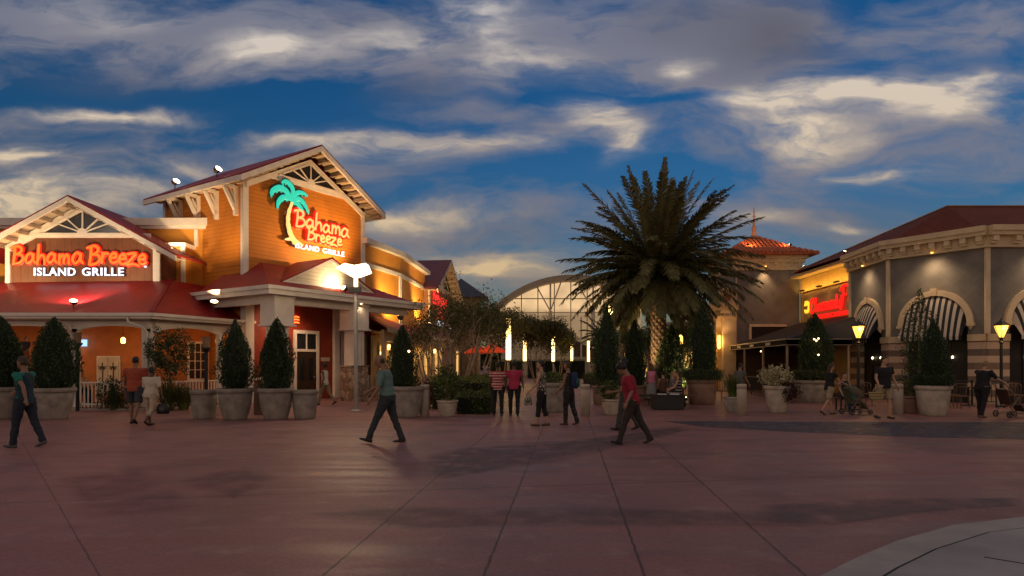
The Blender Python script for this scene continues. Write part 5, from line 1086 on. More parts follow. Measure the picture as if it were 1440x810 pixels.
# leafy potted plants
def tuft(name,lab,px,d,z0,r,h,n,mat,size=.13,cat='plant',grp=None,asp=.35,up=1.0,blades=False):
    x=gx(px,d); t=thing(name,lab,cat,(x,d,z0),grp)
    if blades:
        a=RNG.uniform(0,2*np.pi,n); u=RNG.uniform(0,1,n)**.5; vs=[];fs=[]
        for i in range(n):
            bx_,by_=.25*r*u[i]*math.cos(a[i]),.25*r*u[i]*math.sin(a[i]); L_=h*RNG.uniform(.6,1.15); o=r*u[i]*RNG.uniform(.5,1.2); w=.014; pa=(-math.sin(a[i])*w,math.cos(a[i])*w)
            for k in range(4):
                f=k/3; c=(x+bx_+o*f*f*math.cos(a[i]),d+by_+o*f*f*math.sin(a[i]),z0+L_*(f-.25*f*f*u[i])); ww=1-f*.9; vs+=[(c[0]-pa[0]*ww,c[1]-pa[1]*ww,c[2]),(c[0]+pa[0]*ww,c[1]+pa[1]*ww,c[2])]
            b=len(vs)-8; fs+=[(b+2*k,b+2*k+1,b+2*k+3,b+2*k+2) for k in range(3)]
        s=MB(); s.add(vs,fs); s.build('foliage',mat,t); return t
    p=RNG.normal(0,1,(n,3)); p/=np.linalg.norm(p,axis=1,keepdims=True); rr=RNG.uniform(.3,1,(n,1))**.5; C=p*rr*np.array([r,r,h/2])*(1+.25*np.sin(p[:,:1]*6+p[:,1:2]*5)); C[:,2]+=h/2
    leaves('foliage',C+np.array([x,d,z0]),p+np.array([0,0,.5]),size,mat,t,aspect=asp)
    s=MB()
    for i in range(7): a=i*.9; s.tube([(x,d,z0-.05),(x+.5*r*math.cos(a),d+.5*r*math.sin(a),z0+h*.6)],[.02,.008],5)
    s.build('stems',bark,t); return t
GP='leafy plants in pots'
pot('planter_pot','low round cream pot in front of the hedge left of the two women',629,19.7,.33,.5,potw,G1,.22); tuft('potted_plant','leafy plant spilling over the low cream pot by the hedge',629,19.7,.45,.42,1.15,900,leafm,.12,grp=GP)
pot('planter_pot','small cream pot left of the man in the red shirt',859,20.3,.3,.5,potw,G1,.22); tuft('potted_plant','feathery plant in the small pot left of the man in red',857,20.3,.42,.38,.65,700,leafm,.11,grp=GP); 
pot('planter_pot','round pot right of the bollard behind the woman in the print top',776,21.5,.5,1.0,potm,G1,.42); tuft('potted_plant','low plant on top of the pot behind the woman in the print top',776,21.5,.95,.5,.4,700,leafm,.1,grp=GP)
pot('planter_pot','low pot with grassy plant left of the right-hand bollard by the palm',1030,21.4,.3,.52,potm,G1,.2); tuft('potted_plant','grassy plant in the low pot beside the bollard',1030,21.4,.42,.45,1.0,260,leafm,.1,grp=GP,blades=True)
pot('planter_pot','tapered cream pot of pale flowers before the awning corner',1093,21.2,.42,.9,potw,G1,.28); tuft('potted_flowers','mass of pale cream flowers in the tapered pot',1090,21.2,.82,.5,.75,900,flower,.075,'flowers',None,.8); tuft('potted_plant','dark purple plant trailing over the right of the flower pot',1109,20.9,.35,.36,.72,900,leafr,.09,grp=GP)
pot('planter_pot','small brown pot behind the bollard by the man with the tote',1281,20.9,.33,.58,pm('brown_pot2',(.24,.14,.1),.7),G1,.24); tuft('potted_plant','leggy plant in the small brown pot behind the bollard',1281,20.9,.5,.38,.6,500,leafo,.1,grp=GP)
tuft('shrub','dark purple shrub behind the bollard near the teal polo man',596,22.5,.1,.55,.95,1200,leafr,.09,'shrub')
# tall narrow tree left of big topiary
pot('planter_pot','low dark bowl under the loose cypress by the middle arch',1290,22.3,.5,.55,potm,G1,.35)
t=thing('cypress_tree','loose dark cypress with gaps in front of the striped middle arch','tree',(gx(1293,22.3),22.3,.5)); pr=[(0,.42),(.4,.62),(.7,.62),(.95,.45),(1.8,.5),(2.6,.42),(3.3,.2),(3.75,.03)]
C,Nn=shell(pr,3400,.2,.8); leaves('crown',C+np.array([gx(1293,22.3),22.3,.55]),Nn,.075,leafd,t); s=MB(); s.tube([(gx(1293,22.3),22.3,.4),(gx(1293,22.3),22.3,3.9)],[.06,.015]); s.build('trunk',bark,t)
# porch planting
GG='grasses and shrubs along the porch railing'
for px,d,r,h,n,m,b,l in ((160,22.3,.45,.8,260,leafm,True,'spiky grass clump at the railing left of the man in the orange shirt'),(150,22.5,.4,1.15,500,leafd,False,'leafy vine climbing the railing below the shutters'),(172,22.5,.5,1.2,700,leafd,False,'dense vine on the railing beside the man in the orange shirt'),(236,22.0,.7,1.25,420,leafo,True,'tall arching grass right of the woman in white'),(258,22.2,.6,1.0,360,leafo,True,'second arching grass clump behind the small empty pot'),(255,22.6,.55,.9,600,leafo,False,'scrubby bush by the railing before the porch return')):
    tuft('porch_plant',l,px,d,.0,r,h,n,m,.1,grp=GG,blades=b)
t=thing('small_tree','dark bushy small tree beside the porch corner post','tree',(gx(238,22.8),22.3,0)); p=RNG.normal(0,1,(3000,3)); p/=np.linalg.norm(p,axis=1,keepdims=True); xx=gx(238,22.3)
C=p*(RNG.uniform(.2,1,(3000,1))**.4)*np.array([.72,.6,.85])*(1+.3*np.sin(p[:,:1]*7+p[:,2:]*5)); leaves('crown',C+np.array([xx,22.3,1.95]),p,.09,leafd,t); s=MB(); s.tube([(xx,22.3,0),(xx+.05,22.3,1.2),(xx,22.3,1.9)],[.05,.04,.02]); s.build('trunk',bark,t)
t=thing('climbing_vine','thin leafy vine climbing the porch corner post','vine',(gx(217,22.5),22.6,0)); n=380; z=RNG.uniform(.3,2.6,n); xx=gx(214,22.65); C=np.stack([xx+.12*np.sin(z*5)+RNG.normal(0,.12,n),np.full(n,22.68)+RNG.normal(0,.04,n),z],1); leaves('foliage',C,np.tile([0,-1,.3],(n,1)),.09,leafd,t)
s=MB(); s.tube([(xx+.12*math.sin(z_*5),22.7,z_) for z_ in np.linspace(0,2.6,16)],.012,5); s.build('stem',bark,t)
# pale gravel edging
pts=RNG.uniform(0,1,(1500,2)); s=MB()
for u,v in pts[:1100]:
    x=-16.5+u*5.2; y=22.25+v*.35+(max(0,x+13.2))*.9; r=.03+.03*RNG.uniform(); s.add([(x-r,y,0),(x,y-r,0),(x+r,y,0),(x,y+r,0),(x,y,r)],[(0,1,4),(1,2,4),(2,3,4),(3,0,4)])
tag(s.build('gravel',pm('pale_gravel',(.4,.33,.27),.8)),kind='stuff')
# hedges
def hedge(lab,x0,x1,y0,y1,h,n,mat=leafh):
    t=thing('hedge',lab,'hedge',((x0+x1)/2,(y0+y1)/2,0),'hedges in the planted bed'); 
    F_=[]; N_=[]
    A=[(y1-y0)*(x1-x0),(x1-x0)*h,(y1-y0)*h,(y1-y0)*h]; P=np.array(A)/sum(A); k=RNG.choice(4,n,p=P); u=RNG.uniform(0,1,n); v=RNG.uniform(0,1,n)
    C=np.zeros((n,3)); Nn=np.zeros((n,3))
    for i,(fn,nn) in enumerate(((lambda u,v:(x0+u*(x1-x0),y0+v*(y1-y0),h),(0,0,1)),(lambda u,v:(x0+u*(x1-x0),y0,v*h),(0,-1,.3)),(lambda u,v:(x0,y0+u*(y1-y0),v*h),(-1,0,.3)),(lambda u,v:(x1,y0+u*(y1-y0),v*h),(1,0,.3)))):
        m=k==i; q=fn(u[m],v[m]); 
        for a in range(3): C[m,a]=q[a]
        Nn[m]=nn
    C+= (.05*np.sin(C[:,:1]*5+C[:,1:2]*4)+.04*np.sin(C[:,:1]*11+C[:,2:]*9))*Nn*1.5+RNG.normal(0,.025,(n,3))
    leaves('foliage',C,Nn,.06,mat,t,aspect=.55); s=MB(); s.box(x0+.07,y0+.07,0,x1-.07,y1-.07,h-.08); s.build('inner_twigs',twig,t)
hedge('low rounded hedge in front, left of the two women',gx(641,20.6),gx(690,20.6),20.4,22.4,.62,5200,leafm); hedge('bright clipped hedge tier behind the low one',gx(606,23),gx(690,23),22.8,24.5,1.02,6500); hedge('clipped hedge running back along the left of the street',gx(655,27),gx(688,27),25.5,33,1.0,6000)
hedge('tall shaggy hedge under the glowing columns in the street',gx(690,58),gx(735,58),57,62,1.9,4000,leafm); hedge('far hedge before the glass hall entrance',gx(742,70),gx(822,70),69,72,2.0,4500,leafm); hedge('hedge on the right of the street by the far light columns',gx(845,38),gx(872,38),37,48,.9,4000,leafm)
# ================================================================== TREES
leafg=leafmat('lamp_side_leaf',(.03,.035,.01),(.15,.14,.04))
def multitree(lab,px,d,h,w,mat,ntr=6,nl=5200,leafsize=.12,sparse=.5,z_lo=.35,seed=1,shoots=0):
    rnd=random.Random(seed); x=gx(px,d); t=thing('ornamental_tree',lab,'tree',(x,d,0),'multi-stemmed trees along the street'); s=MB(); tips=[]
    for i in range(ntr):
        a=2*math.pi*i/ntr+rnd.uniform(-.3,.3); p=Vector((x+.1*math.cos(a),d+.1*math.sin(a),0)); dirn=Vector((math.cos(a)*.32,math.sin(a)*.32,1)).normalized(); L_=h*.42; pts=[p]; 
        for k in range(4): dirn=(dirn+Vector((rnd.uniform(-.15,.15),rnd.uniform(-.15,.15),.05))).normalized(); p=p+dirn*L_/4; pts.append(p.copy())
        s.tube(pts,[.06,.052,.045,.04,.034],7)
        def br(p,dr,L,r,lv):
            if lv==0: tips.append(p); return
            for j in range(3):
                nd=(dr+Vector((rnd.uniform(-.75,.75),rnd.uniform(-.75,.75),rnd.uniform(-.1,.5)))).normalized(); q=p+nd*L*rnd.uniform(.7,1.15); m_=(p+q)/2+Vector((rnd.uniform(-.05,.05),)*3); s.tube([p,m_,q],[r,r*.8,r*.6],5); tips.append(m_); br(q,nd,L*.72,r*.6,lv-1)
        br(p,dirn,h*.17,.03,3)
    for k in range(shoots):
        q=rnd.choice(tips); e=q+Vector((rnd.uniform(-.5,.5),0,rnd.uniform(.5,1.0))); s.tube([q,(q+e)/2+Vector((.08,0,.05)),e],[.012,.01,.005],4); tips+=[e,(q+e)/2,e]
    s.build('trunk',palebark,t); T=np.array([tuple(v) for v in tips]); 
    ctr=np.array([x,d,h*.64]); T=T[RNG.integers(0,len(T),nl)]+RNG.normal(0,h*.045,(nl,3))
    rel=(T-ctr)/np.array([w/2,w/2,h*.36]); rr=np.linalg.norm(rel,axis=1,keepdims=True); rel=rel/np.maximum(rr,1e-6)*np.minimum(rr,1.12); T=ctr+rel*np.array([w/2,w/2,h*.36])
    leaves('crown',T,RNG.normal(0,1,(nl,3))+np.array([0,0,.6]),leafsize,mat,t,aspect=.45); return t
multitree('airy vase-shaped tree with pale stems behind the bright hedge',643,28,5.7,4.2,leafo,7,8000,.1,seed=2,shoots=16)
multitree('thin tree in front of the low street porch left of the vase-shaped one',606,31.5,4.8,2.8,leafo,5,2400,.1,seed=5,shoots=8)
multitree('darker tree right behind the vase-shaped tree',676,36,6.0,4.6,leafg,6,6000,.13,seed=3,shoots=8)
multitree('tree with olive leaves lit by the tallest glowing column',708,44,6.3,5.2,leafg,5,8500,.17,seed=4)
multitree('round olive tree between the second and middle glowing columns',754,52,6.6,6.6,leafg,5,9500,.2,seed=6)
multitree('far olive tree just left of the glass hall entrance',786,66,6.4,6,leafg,5,6500,.24,seed=7)
multitree('leafy tree by the portal behind the tall right topiary',1012,47,5.4,4.6,leafd,5,4200,.16,seed=8)
multitree('dark leafy tree behind the palm between lanterns',950,40,5.2,5.0,leafd,5,5200,.15,seed=9)
multitree('dark leafy tree filling the gap left of the palm trunk',900,43,5.0,4.2,leafd,5,5200,.15,seed=10)
# palm trees
def frond(V,Fc,c,az,el,L_,w0,droop,nl=46,tw=0):
    d=Vector((math.cos(az)*math.cos(el),math.sin(az)*math.cos(el),math.sin(el))); p=Vector(c); pts=[p.copy()]; n=12
    for i in range(n): d=(d+Vector((0,0,-droop*(i+1)/n/n*2.2))).normalized(); p=p+d*L_/n; pts.append(p.copy())
    def at(t): f=t*n; i=min(int(f),n-1); return pts[i].lerp(pts[i+1],f-i),(pts[i+1]-pts[i]).normalized()
    side0=Vector((-math.sin(az),math.cos(az),0))
    for i in range(n):
        r=.035*(1-i/n)+.006; a,b=pts[i],pts[i+1]; bb=len(V); u=Vector((0,0,1))*r
        V+= [a-side0*r,a+side0*r,a+u,b-side0*r*.8,b+side0*r*.8,b+u*.8]; Fc+=[[bb,bb+3,bb+5,bb+2],[bb+1,bb+2,bb+5,bb+4],[bb,bb+1,bb+4,bb+3]]
    for i in range(nl):
        t=.12+.88*(i/nl); q,dr=at(t); up=side0.cross(dr); ll=w0*(math.sin(math.pi*min(1,.12+t*.86))**.55)*random.uniform(.85,1.1)
        for sg in (-1,1):
            ld=(dr*random.uniform(.75,1.0)+side0*sg*random.uniform(.6,.8)-up*random.uniform(-.35,.15)*1.0).normalized(); ld.z-=.12; w=dr.cross(ld); 
            if w.length<1e-3: continue
            wv=ld.cross(w).normalized()*.032; bb=len(V); m_=q+ld*ll*.5+Vector((0,0,.01)); V+=[q-wv*.5,q+wv*.5,m_+wv,q+ld*ll+Vector((0,0,-.05*ll)),m_-wv]; Fc+=[[bb,bb+1,bb+2,bb+3,bb+4]]
def palm(lab,px,d,zc,nf,L_,w0,seed,r0=.34,tilt=None,name='palm_tree'):
    random.seed(seed); x=gx(px,d); t=thing(name,lab,'palm tree',(x,d,0),'palm trees on the plaza'); s=MB(); prof=[(r0*1.3,0),(r0*1.05,.5),(r0,1.5),(r0*1.0,zc*.7),(r0*1.5,zc-.5),(r0*1.1,zc-.1),(.1,zc+.2)]; s.lathe(prof,14,(x,d,0))
    for k in range(int(zc/.16)):
        z=.2+k*.16
        for j in range(9): a=2*math.pi*(j+.5*(k%2))/9; rr=np.interp(z,[p[1] for p in prof],[p[0] for p in prof]); s.add([(x+rr*math.cos(a-.3),d+rr*math.sin(a-.3),z),(x+rr*math.cos(a+.3),d+rr*math.sin(a+.3),z),(x+(rr+.07)*math.cos(a),d+(rr+.07)*math.sin(a),z+.14)],[(0,1,2)])
    s.build('trunk',bark,t); V=[];Fc=[]
    for i in range(nf):
        f=(i+.5)/nf; el=math.asin(max(-1,min(1,.97-1.62*f)))+random.uniform(-.16,.16); az=i*2.39996+random.uniform(-.35,.35); k=1.0+.12*min(1,f*30)*(1-f)**2; dr=.65+.75*min(1,f*1.6)
        frond(V,Fc,(x+.12*math.cos(az),d+.12*math.sin(az),zc-.3*f),az,el,L_*k*random.uniform(.8,1.08)*(1 if f<.75 else .82),w0*random.uniform(.8,1.15),dr*.42*random.uniform(.6,1.7),62)
    s=MB(); s.v=V; s.f=Fc; s.m=[0]*len(Fc); s.build('crown',leafp,t); return t
for dx,l in ((-1.3,'ground uplight on the left of the palm planter'),(1.25,'ground uplight on the right of the palm planter')):
    x=gx(917,29)+dx; t=thing('ground_light',l,'lamp',(x,28.0,0),'uplights around the palm'); s=MB(); s.lathe([(.1,0),(.1,.1),(.07,.14)],10,(x,28,0)); s.build('housing',black,t); s=MB(); s.lathe([(.06,.14),(.05,.16)],10,(x,28,0)); s.build('lens',warmglow,t); spot(t,(x,28,.2),(gx(920,29),29,5.5),800,(1,.66,.28),75,.8,.1)
palm('tall feathery palm towering in the middle right of the plaza',926,29,6.1,185,4.42,.64,11)
for px,d,zc,l in ((846,50,4.0,'small palm left of the near right-hand topiary by the lamp'),(858,60,4.6,'small distant palm before the glass hall right side')): palm(l,px,d,zc,26,1.9,.35,px,.12)
random.seed(3)
pot('planter_pot','round brown planter around the foot of the tall palm',917,29,1.0,.7,pm('brown_pot2',(.24,.14,.1),.7),G1,.9)
# fairy lights in the dark tree by the awning
for k,(px,py) in enumerate(((1145,477),(1148,479),(1151,476),(1151,499),(1070,494),(575,494))):
    d=25.8 if px>1100 else (30 if px>900 else 19.0); t=thing('fairy_light',['leftmost of three clustered fairy lights in the cone by the awning','middle of three clustered fairy lights in the cone by the awning','rightmost of three clustered fairy lights in the cone by the awning','single fairy light low in the cone by the awning','tiny lamp hanging under the patio awning','single fairy light in the cone behind the teal polo man'][k],'light',(gx(px,d),d,gz(py,d)),'fairy lights'); s=MB(); s.sphere((gx(px,d),d,gz(py,d)),.035,8); s.build('bulb',em('fairy_glow',(1,.5,.2),9),t); s=MB(); s.lathe([(.012,.03),(.012,.07)],6,(gx(px,d),d,gz(py,d))); s.build('socket',black,t)
# lanterns behind the palm
for px,py,d,sz,l,e in ((951,489,36,.16,'yellow lantern hanging right of the palm trunk',40),(957,478,38,.14,'orange lamp above the yellow lantern behind the palm',30),(925,489,36,.1,'small yellow lantern just right of the palm trunk',20)):
    x=gx(px,d); z=gz(py,d); t=thing('lantern_post',l,'street lamp',(x,d,0),'lamps behind the palm'); s=MB(); s.tube([(x,d,0),(x,d,z-.3)],.03); s.build('post',black,t); s=MB(); s.lathe([(sz*.5,-.28),(sz,-.2),(sz,.2),(sz*.4,.3)],8,(x,d,z)); s.build('lamp_glass',em('back_lantern_glass',(1,.6,.12),2.2),t); point(t,(x-.2,d-.6,z),e,(1,.6,.2))
# distant wood
n=16000; xs=RNG.uniform(-170,170,n); hh=7+2.2*np.sin(xs*.11)+1.4*np.sin(xs*.37+1); z=RNG.uniform(0,1,n)**.6*hh; t=leaves('distant_wood',np.stack([xs,150+RNG.uniform(-3,3,n),z],1),np.tile([0,-1,.4],(n,1)),1.5,leafd,None,aspect=.7); tag(t,'far dark line of trees along the horizon','wood',kind='stuff')
# ================================================================== SEATING, TABLES
tb=thing('cube_planter','low black square table block with pale papers on top, before the palm','table',(gx(938,22.6),22.6,0)); x=gx(938,22.6)
s=MB(); s.box(x-.52,22.2,.02,x+.5,22.9,.48); s.box(x-.55,22.17,.48,x+.53,22.93,.54); s.box(x-.45,22.3,0,x+.43,22.8,.02); s.build('body',pm('black_block',(.02,.02,.022),.5),tb)
for k,(dx,l) in enumerate(((-.25,'white napkin stack on the left of the black block'),(.2,'pale paper pile on the right of the black block'))):
    s=MB(); s.slab([(x+dx-.14,22.3),(x+dx+.16,22.27),(x+dx+.18,22.5),(x+dx-.12,22.53)],.54,.57); tag(s.build('paper_stack',pm('paper_white',(.55,.55,.55),.7)),l,'paper')
s=MB(); xx=gx(907,24.5); bo=thing('bench','dark low bench left of the black block','bench',(xx,24.5,0)); s.box(xx-.5,24.2,.36,xx+.55,24.7,.44); s.build('seat',pm('dark_bench',(.05,.03,.025),.6),bo)
for dx in (-.42,.42): s=MB(); s.box(xx+dx-.05,24.25,0,xx+dx+.05,24.65,.36); s.build('leg',black,bo)
def cafe_chair(px,d,rz,lab,first=[None],mat=None):
    if first[0] is not None: return place(first[0],False,(gx(px,d),d,0),rz,lab)
    t=thing('cafe_chair',lab,'chair',(0,0,0),'cafe chairs on the restaurant terrace'); cm=pm('wicker',(.12,.07,.045),.6)
    s=MB(); s.box(-.22,-.22,.43,.22,.22,.47); s.build('seat',cm,t)
    s=MB(); pts=[(.22*math.cos(a)*1.05,.22*math.sin(a)+.02,.47+ (.42 if abs(math.sin(a))>.3 else .3)*1) for a in np.linspace(0,math.pi,9)]; s.tube(pts,.018,6)
    for a in np.linspace(.15,math.pi-.15,7): s.tube([(.21*math.cos(a),.21*math.sin(a),.47),(.23*math.cos(a),.22*math.sin(a)+.02,.86)],.01,5)
    s.build('backrest',cm,t)
    for sx in(-1,1):
        for sy in(-1,1): s=MB(); s.tube([(sx*.19,sy*.19,.44),(sx*.23,sy*.23,0)],.016,6); s.build('leg',cm,t)
    first[0]=t; t.location=(gx(px,d),d,0); t.rotation_euler=(0,0,rz); return t
for px,d,rz,l in ((1349,23.2,-1.2,'wicker cafe chair seen from the side left of the banded pier'),(1337,24,2,'wicker cafe chair partly behind the large pale pot'),(1432,23.6,.3,'wicker cafe chair at the right edge behind the stroller'),(1418,24.3,-.8,'wicker cafe chair behind the lantern post'),(1222,24.6,.6,'wicker cafe chair below the narrow left arch'),(1015,27.5,.5,'cafe chair in the shade by the portal'),(968,23.4,1.5,'pale cafe chair beside the brown hedge pot')): cafe_chair(px,d,rz,l)
def cafe_table(px,d,lab,first=[None]):
    if first[0] is not None: return place(first[0],False,(gx(px,d),d,0),0,lab)
    t=thing('cafe_table',lab,'table',(0,0,0),'round cafe tables'); s=MB(); s.lathe([(.35,.71),(.36,.74)],20); s.build('tabletop',pm('table_dark',(.06,.04,.03),.4),t); s=MB(); s.lathe([(.22,0),(.2,.03),(.03,.06),(.03,.71)],12); s.build('pedestal',black,t); first[0]=t; t.location=(gx(px,d),d,0); return t
cafe_table(1362,24.4,'round cafe table between the chairs at the banded pier'); cafe_table(1195,24.8,'round cafe table behind the stroller group'); cafe_table(946,24.6,'round cafe table of the seated women under the palm')
# terrace rail
def terrace(lab,a,b):
    t=thing('terrace_rail',lab,'railing',(a[0],a[1],0),'black terrace rails before the arches'); s=MB(); s.bar((*a,.95),(*b,.95),.04,.04); s.bar((*a,.15),(*b,.15),.03,.03); n=int(math.hypot(b[0]-a[0],b[1]-a[1])/.16)
    for i in range(n+1): f=i/n; p=(a[0]+(b[0]-a[0])*f,a[1]+(b[1]-a[1])*f); s.box(p[0]-.008,p[1]-.008,.15,p[0]+.008,p[1]+.008,.95)
    s.build('rail',black,t)
    for f in (0,.5,1): s=MB(); p=(a[0]+(b[0]-a[0])*f,a[1]+(b[1]-a[1])*f); s.box(p[0]-.025,p[1]-.025,0,p[0]+.025,p[1]+.025,1.0); s.build('post',black,t)
terrace('black rail in front of the middle arch',(15.6,26.7),(18.2,24.9)); terrace('black rail running right from the banded pier',(18.5,24.7),(24,24.7)); terrace('black rail along the patio awning edge',(12.0,28.0),(13.3,38.5))
t=thing('notice_board','small pale notice board leaning by the right lantern post','sign',(gx(1408,23.3),23.3,0)); x=gx(1408,23.3); s=MB(); s.box(x-.13,23.3,.1,x+.15,23.34,.72); s.build('panel',pm('board_pale',(.35,.32,.26),.6),t); s=MB(); s.box(x-.15,23.34,0,x-.12,23.38,.75); s.box(x+.14,23.34,0,x+.17,23.38,.75); s.build('frame',black,t)
# ================================================================== PEOPLE
skins={'l':pm('skin_light',(.42,.24,.16),.5,.06),'m':pm('skin_medium',(.25,.13,.08),.5,.06),'d':pm('skin_deep',(.1,.05,.035),.5,.06)}
hairm={'b':pm('hair_black',(.01,.008,.007),.5,.2,bump=.5,bs=80),'n':pm('hair_brown',(.05,.025,.012),.5,.2,bump=.5,bs=80),'g':pm('hair_grey',(.2,.18,.16),.5,.2,bump=.5,bs=80),'y':pm('hair_blond',(.25,.16,.07),.5,.2,bump=.5,bs=80)}
def cloth(n,c,**k): return pm('cloth_'+n,c,.85,.15,5,.3,25,**k)
def person(label,px,d,yaw,H=1.7,lean=3,legs=((20,5),(-18,18)),arms=((-15,12,8),(18,18,8)),head=(0,0),top=None,sleeve='short',bottom=None,blen='long',shoe=None,hair=('short','b'),skin='m',wid=1.0,z0=0,female=False,group=None,seat=False,extra=None,pname='person'):
    wid*=1.1; k=H/1.72; root=thing(pname,label,'person',(gx(px,d),d,z0),group,rz=R(yaw))
    X=Vector((1,0,0)); 
    hip=Vector((0,0,0)); RL=Matrix.Rotation(R(-lean),3,'X')   # lean forward (towards +y)
    hs=.095*wid; th=.44; shn=.43
    P={}
    for i,sg in enumerate((-1,1)):
        a,b=legs[i]; h=hip+Vector((sg*hs,0,0)); kn=h+Vector((sg*.01,math.sin(R(a)),-math.cos(R(a))))*th*1.0; an=kn+Vector((0,math.sin(R(a-b)),-math.cos(R(a-b))))*shn; P[i]=(h,kn,an,R(a-b))
    lo=min(P[0][2].z,P[1][2].z)-.085; off=Vector((0,0,-lo))
    def T(v): return (RL@Vector(v))
    sh=.185*wid if not female else .165*wid
    neck=T((0,-.01,.56)); hc=T((0,.02,.0))+Vector((0,0,0))
    HR=RL@Matrix.Rotation(R(head[1]),3,'Z')@Matrix.Rotation(R(-head[0]),3,'X'); hcen=neck+HR@Vector((0,.025,.165))
    def E(c,rx,ry,M=RL): return (T(c) if M is RL else Vector(c),M@Vector((rx,0,0)),M@Vector((0,ry,0)))
    def torso(mb,inf,z0_,z1_,n=18):
        w=wid; pr=[(-.1,.155,.11),(-.02,.168,.12),(.08,.158,.112),(.18,.142 if not female else .128,.1),(.3,.158 if not female else .142,.112),(.4,.168 if not female else .152,.115),(.47,.165 if not female else .145,.1),(.515,.125,.078),(.545,.062,.058)]
        if wid>1.15: pr=[(z,a*1.0,b*1.22) for z,a,b in pr]
        rings=[E((0,0,z0_),*[np.interp(z0_,[p[0] for p in pr],[p[j] for p in pr])*(w if j==1 else 1)+inf for j in (1,2)])]
        rings+=[E((0,0,z),a*w+inf,b+inf) for z,a,b in pr if z0_<z<z1_]
        rings+=[E((0,0,z1_),*[np.interp(z1_,[p[0] for p in pr],[p[j] for p in pr])*(w if j==1 else 1)+inf for j in (1,2)])]
        mb.loft(rings,n)
        if female and z1_>.36:
            for sg in(-1,1): mb.sphere(T((sg*.07,.075,.36)),.062+inf*.6,10,(1,.9,1))
    A={}
    for i,sg in enumerate((-1,1)):
        a,e,o=arms[i]; s_=T((sg*sh,0,.485)); dirn=lambda ang:Vector((sg*math.sin(R(o))*math.cos(R(ang)),math.sin(R(ang)),-math.cos(R(ang))*math.cos(R(o)))).normalized()
        el=s_+dirn(a)*.285; wr=el+dirn(a+e)*.255; A[i]=(s_,el,wr,dirn(a+e))
    # --- body: one continuous skin surface
    mb=MB(); torso(mb,0,-.1,.55,16)
    mb.tube([neck+RL@Vector((0,-.015,-.06)),neck,hcen+HR@Vector((0,-.02,-.06))],[.062,.056,.055],10)
    ring=[(-.118,.02,.02,.03),(-.105,.045,.045,.025),(-.07,.06,.07,.012),(-.02,.072,.088,.0),(.03,.077,.096,-.005),(.07,.07,.088,-.01),(.1,.05,.062,-.012),(.118,.018,.02,-.012)]
    mb.loft([(hcen+HR@Vector((0,yo,z)),HR@Vector((rx,0,0)),HR@Vector((0,ry,0))) for z,rx,ry,yo in ring],14)
    mb.loft([(hcen+HR@Vector((0,.088,z)),HR@Vector((w_,0,0)),HR@Vector((0,dp,0))) for z,w_,dp in ((-.045,.006,.006),(-.035,.017,.024),(-.01,.011,.016),(.02,.007,.006))],8)
    mb.loft([(hcen+HR@Vector((0,.083,z)),HR@Vector((w_,0,0)),HR@Vector((0,.014,0))) for z,w_ in ((-.076,.01),(-.068,.024),(-.058,.02))],8)
    for sg in(-1,1): mb.sphere(hcen+HR@Vector((sg*.077,-.005,-.01)),.022,8,(.5,.8,1.3))
    for i,sg in enumerate((-1,1)):
        s_,el,wr,dv=A[i]; mb.tube([T((sg*sh*.6,0,.47)),s_,(s_+el)/2,el,(el*.6+wr*.4),wr],[.05,.052*wid**.5,.044,.036,.037,.024],10)
        # hand: palm, four fingers, thumb
        sd=Vector((sg,0,0)); pn=sd-dv*sd.dot(dv); pn.normalize(); fw=dv.cross(pn).normalized(); 
        if fw.y<0: fw=-fw
        pc=wr+dv*.05; mb.loft([(wr-dv*.01,fw*.025,pn*.018),(wr+dv*.03,fw*.036,pn*.016),(wr+dv*.085,fw*.04,pn*.013)],8)
        for j,(fo,fl) in enumerate(((.030,.068),(.010,.078),(-.010,.072),(-.029,.056))):
            b=wr+dv*.08+fw*fo; q=b+dv*fl*.5-pn*.008; r_=q+(dv*.75-pn*.65).normalized()*fl*.5; mb.tube([b-dv*.02,b,q,r_],[.009,.0095,.0085,.007],6)
        b=wr+dv*.028+fw*.03; mb.tube([b-fw*.01,b+fw*.022+dv*.018,b+fw*.034+dv*.048-pn*.01],[.012,.011,.008],6)
        h,kn,an,fa=P[i]; mb.tube([h+Vector((0,0,.03)),(h*.7+kn*.3),kn,(kn*.7+an*.3),an],[.088*wid,.08*wid**.5,.052,.052,.034],12)
        fd=Vector((0,math.cos(max(-.5,min(.6,fa))) ,math.sin(max(-.6,min(.35,fa*.6))))).normalized(); mb.tube([an+Vector((0,0,.0)),an-Vector((0,0,.045))-fd*.02,an-Vector((0,0,.05))+fd*.12],[.034,.036,.024],8)
    for i in range(len(mb.v)): mb.v[i]=(mb.v[i]+off)*k
    bo=remesh(mb,'body',skins[skin],None,.0105 if d<21 else .014); bo.parent=root
    def fin(mb,nm,mat,vox=.013,par=root):
        for i in range(len(mb.v)): mb.v[i]=(mb.v[i]+off)*k
        o=remesh(mb,nm,mat,None,vox*(1 if d<21 else 1.3),.03 if nm in('shirt','trousers','shorts','skirt') else (.02 if nm=='hair' else 0)); o.parent=par; return o
    # eyes
    e_=MB()
    for sg in(-1,1): e_.sphere(hcen+HR@Vector((sg*.03,.083,.006)),.011,8,(1.2,.7,.7))
    for i in range(len(e_.v)): e_.v[i]=(e_.v[i]+off)*k
    o=e_.build('eyes',pm('eye_dark',(.03,.02,.02),.2),None,True); o.parent=root
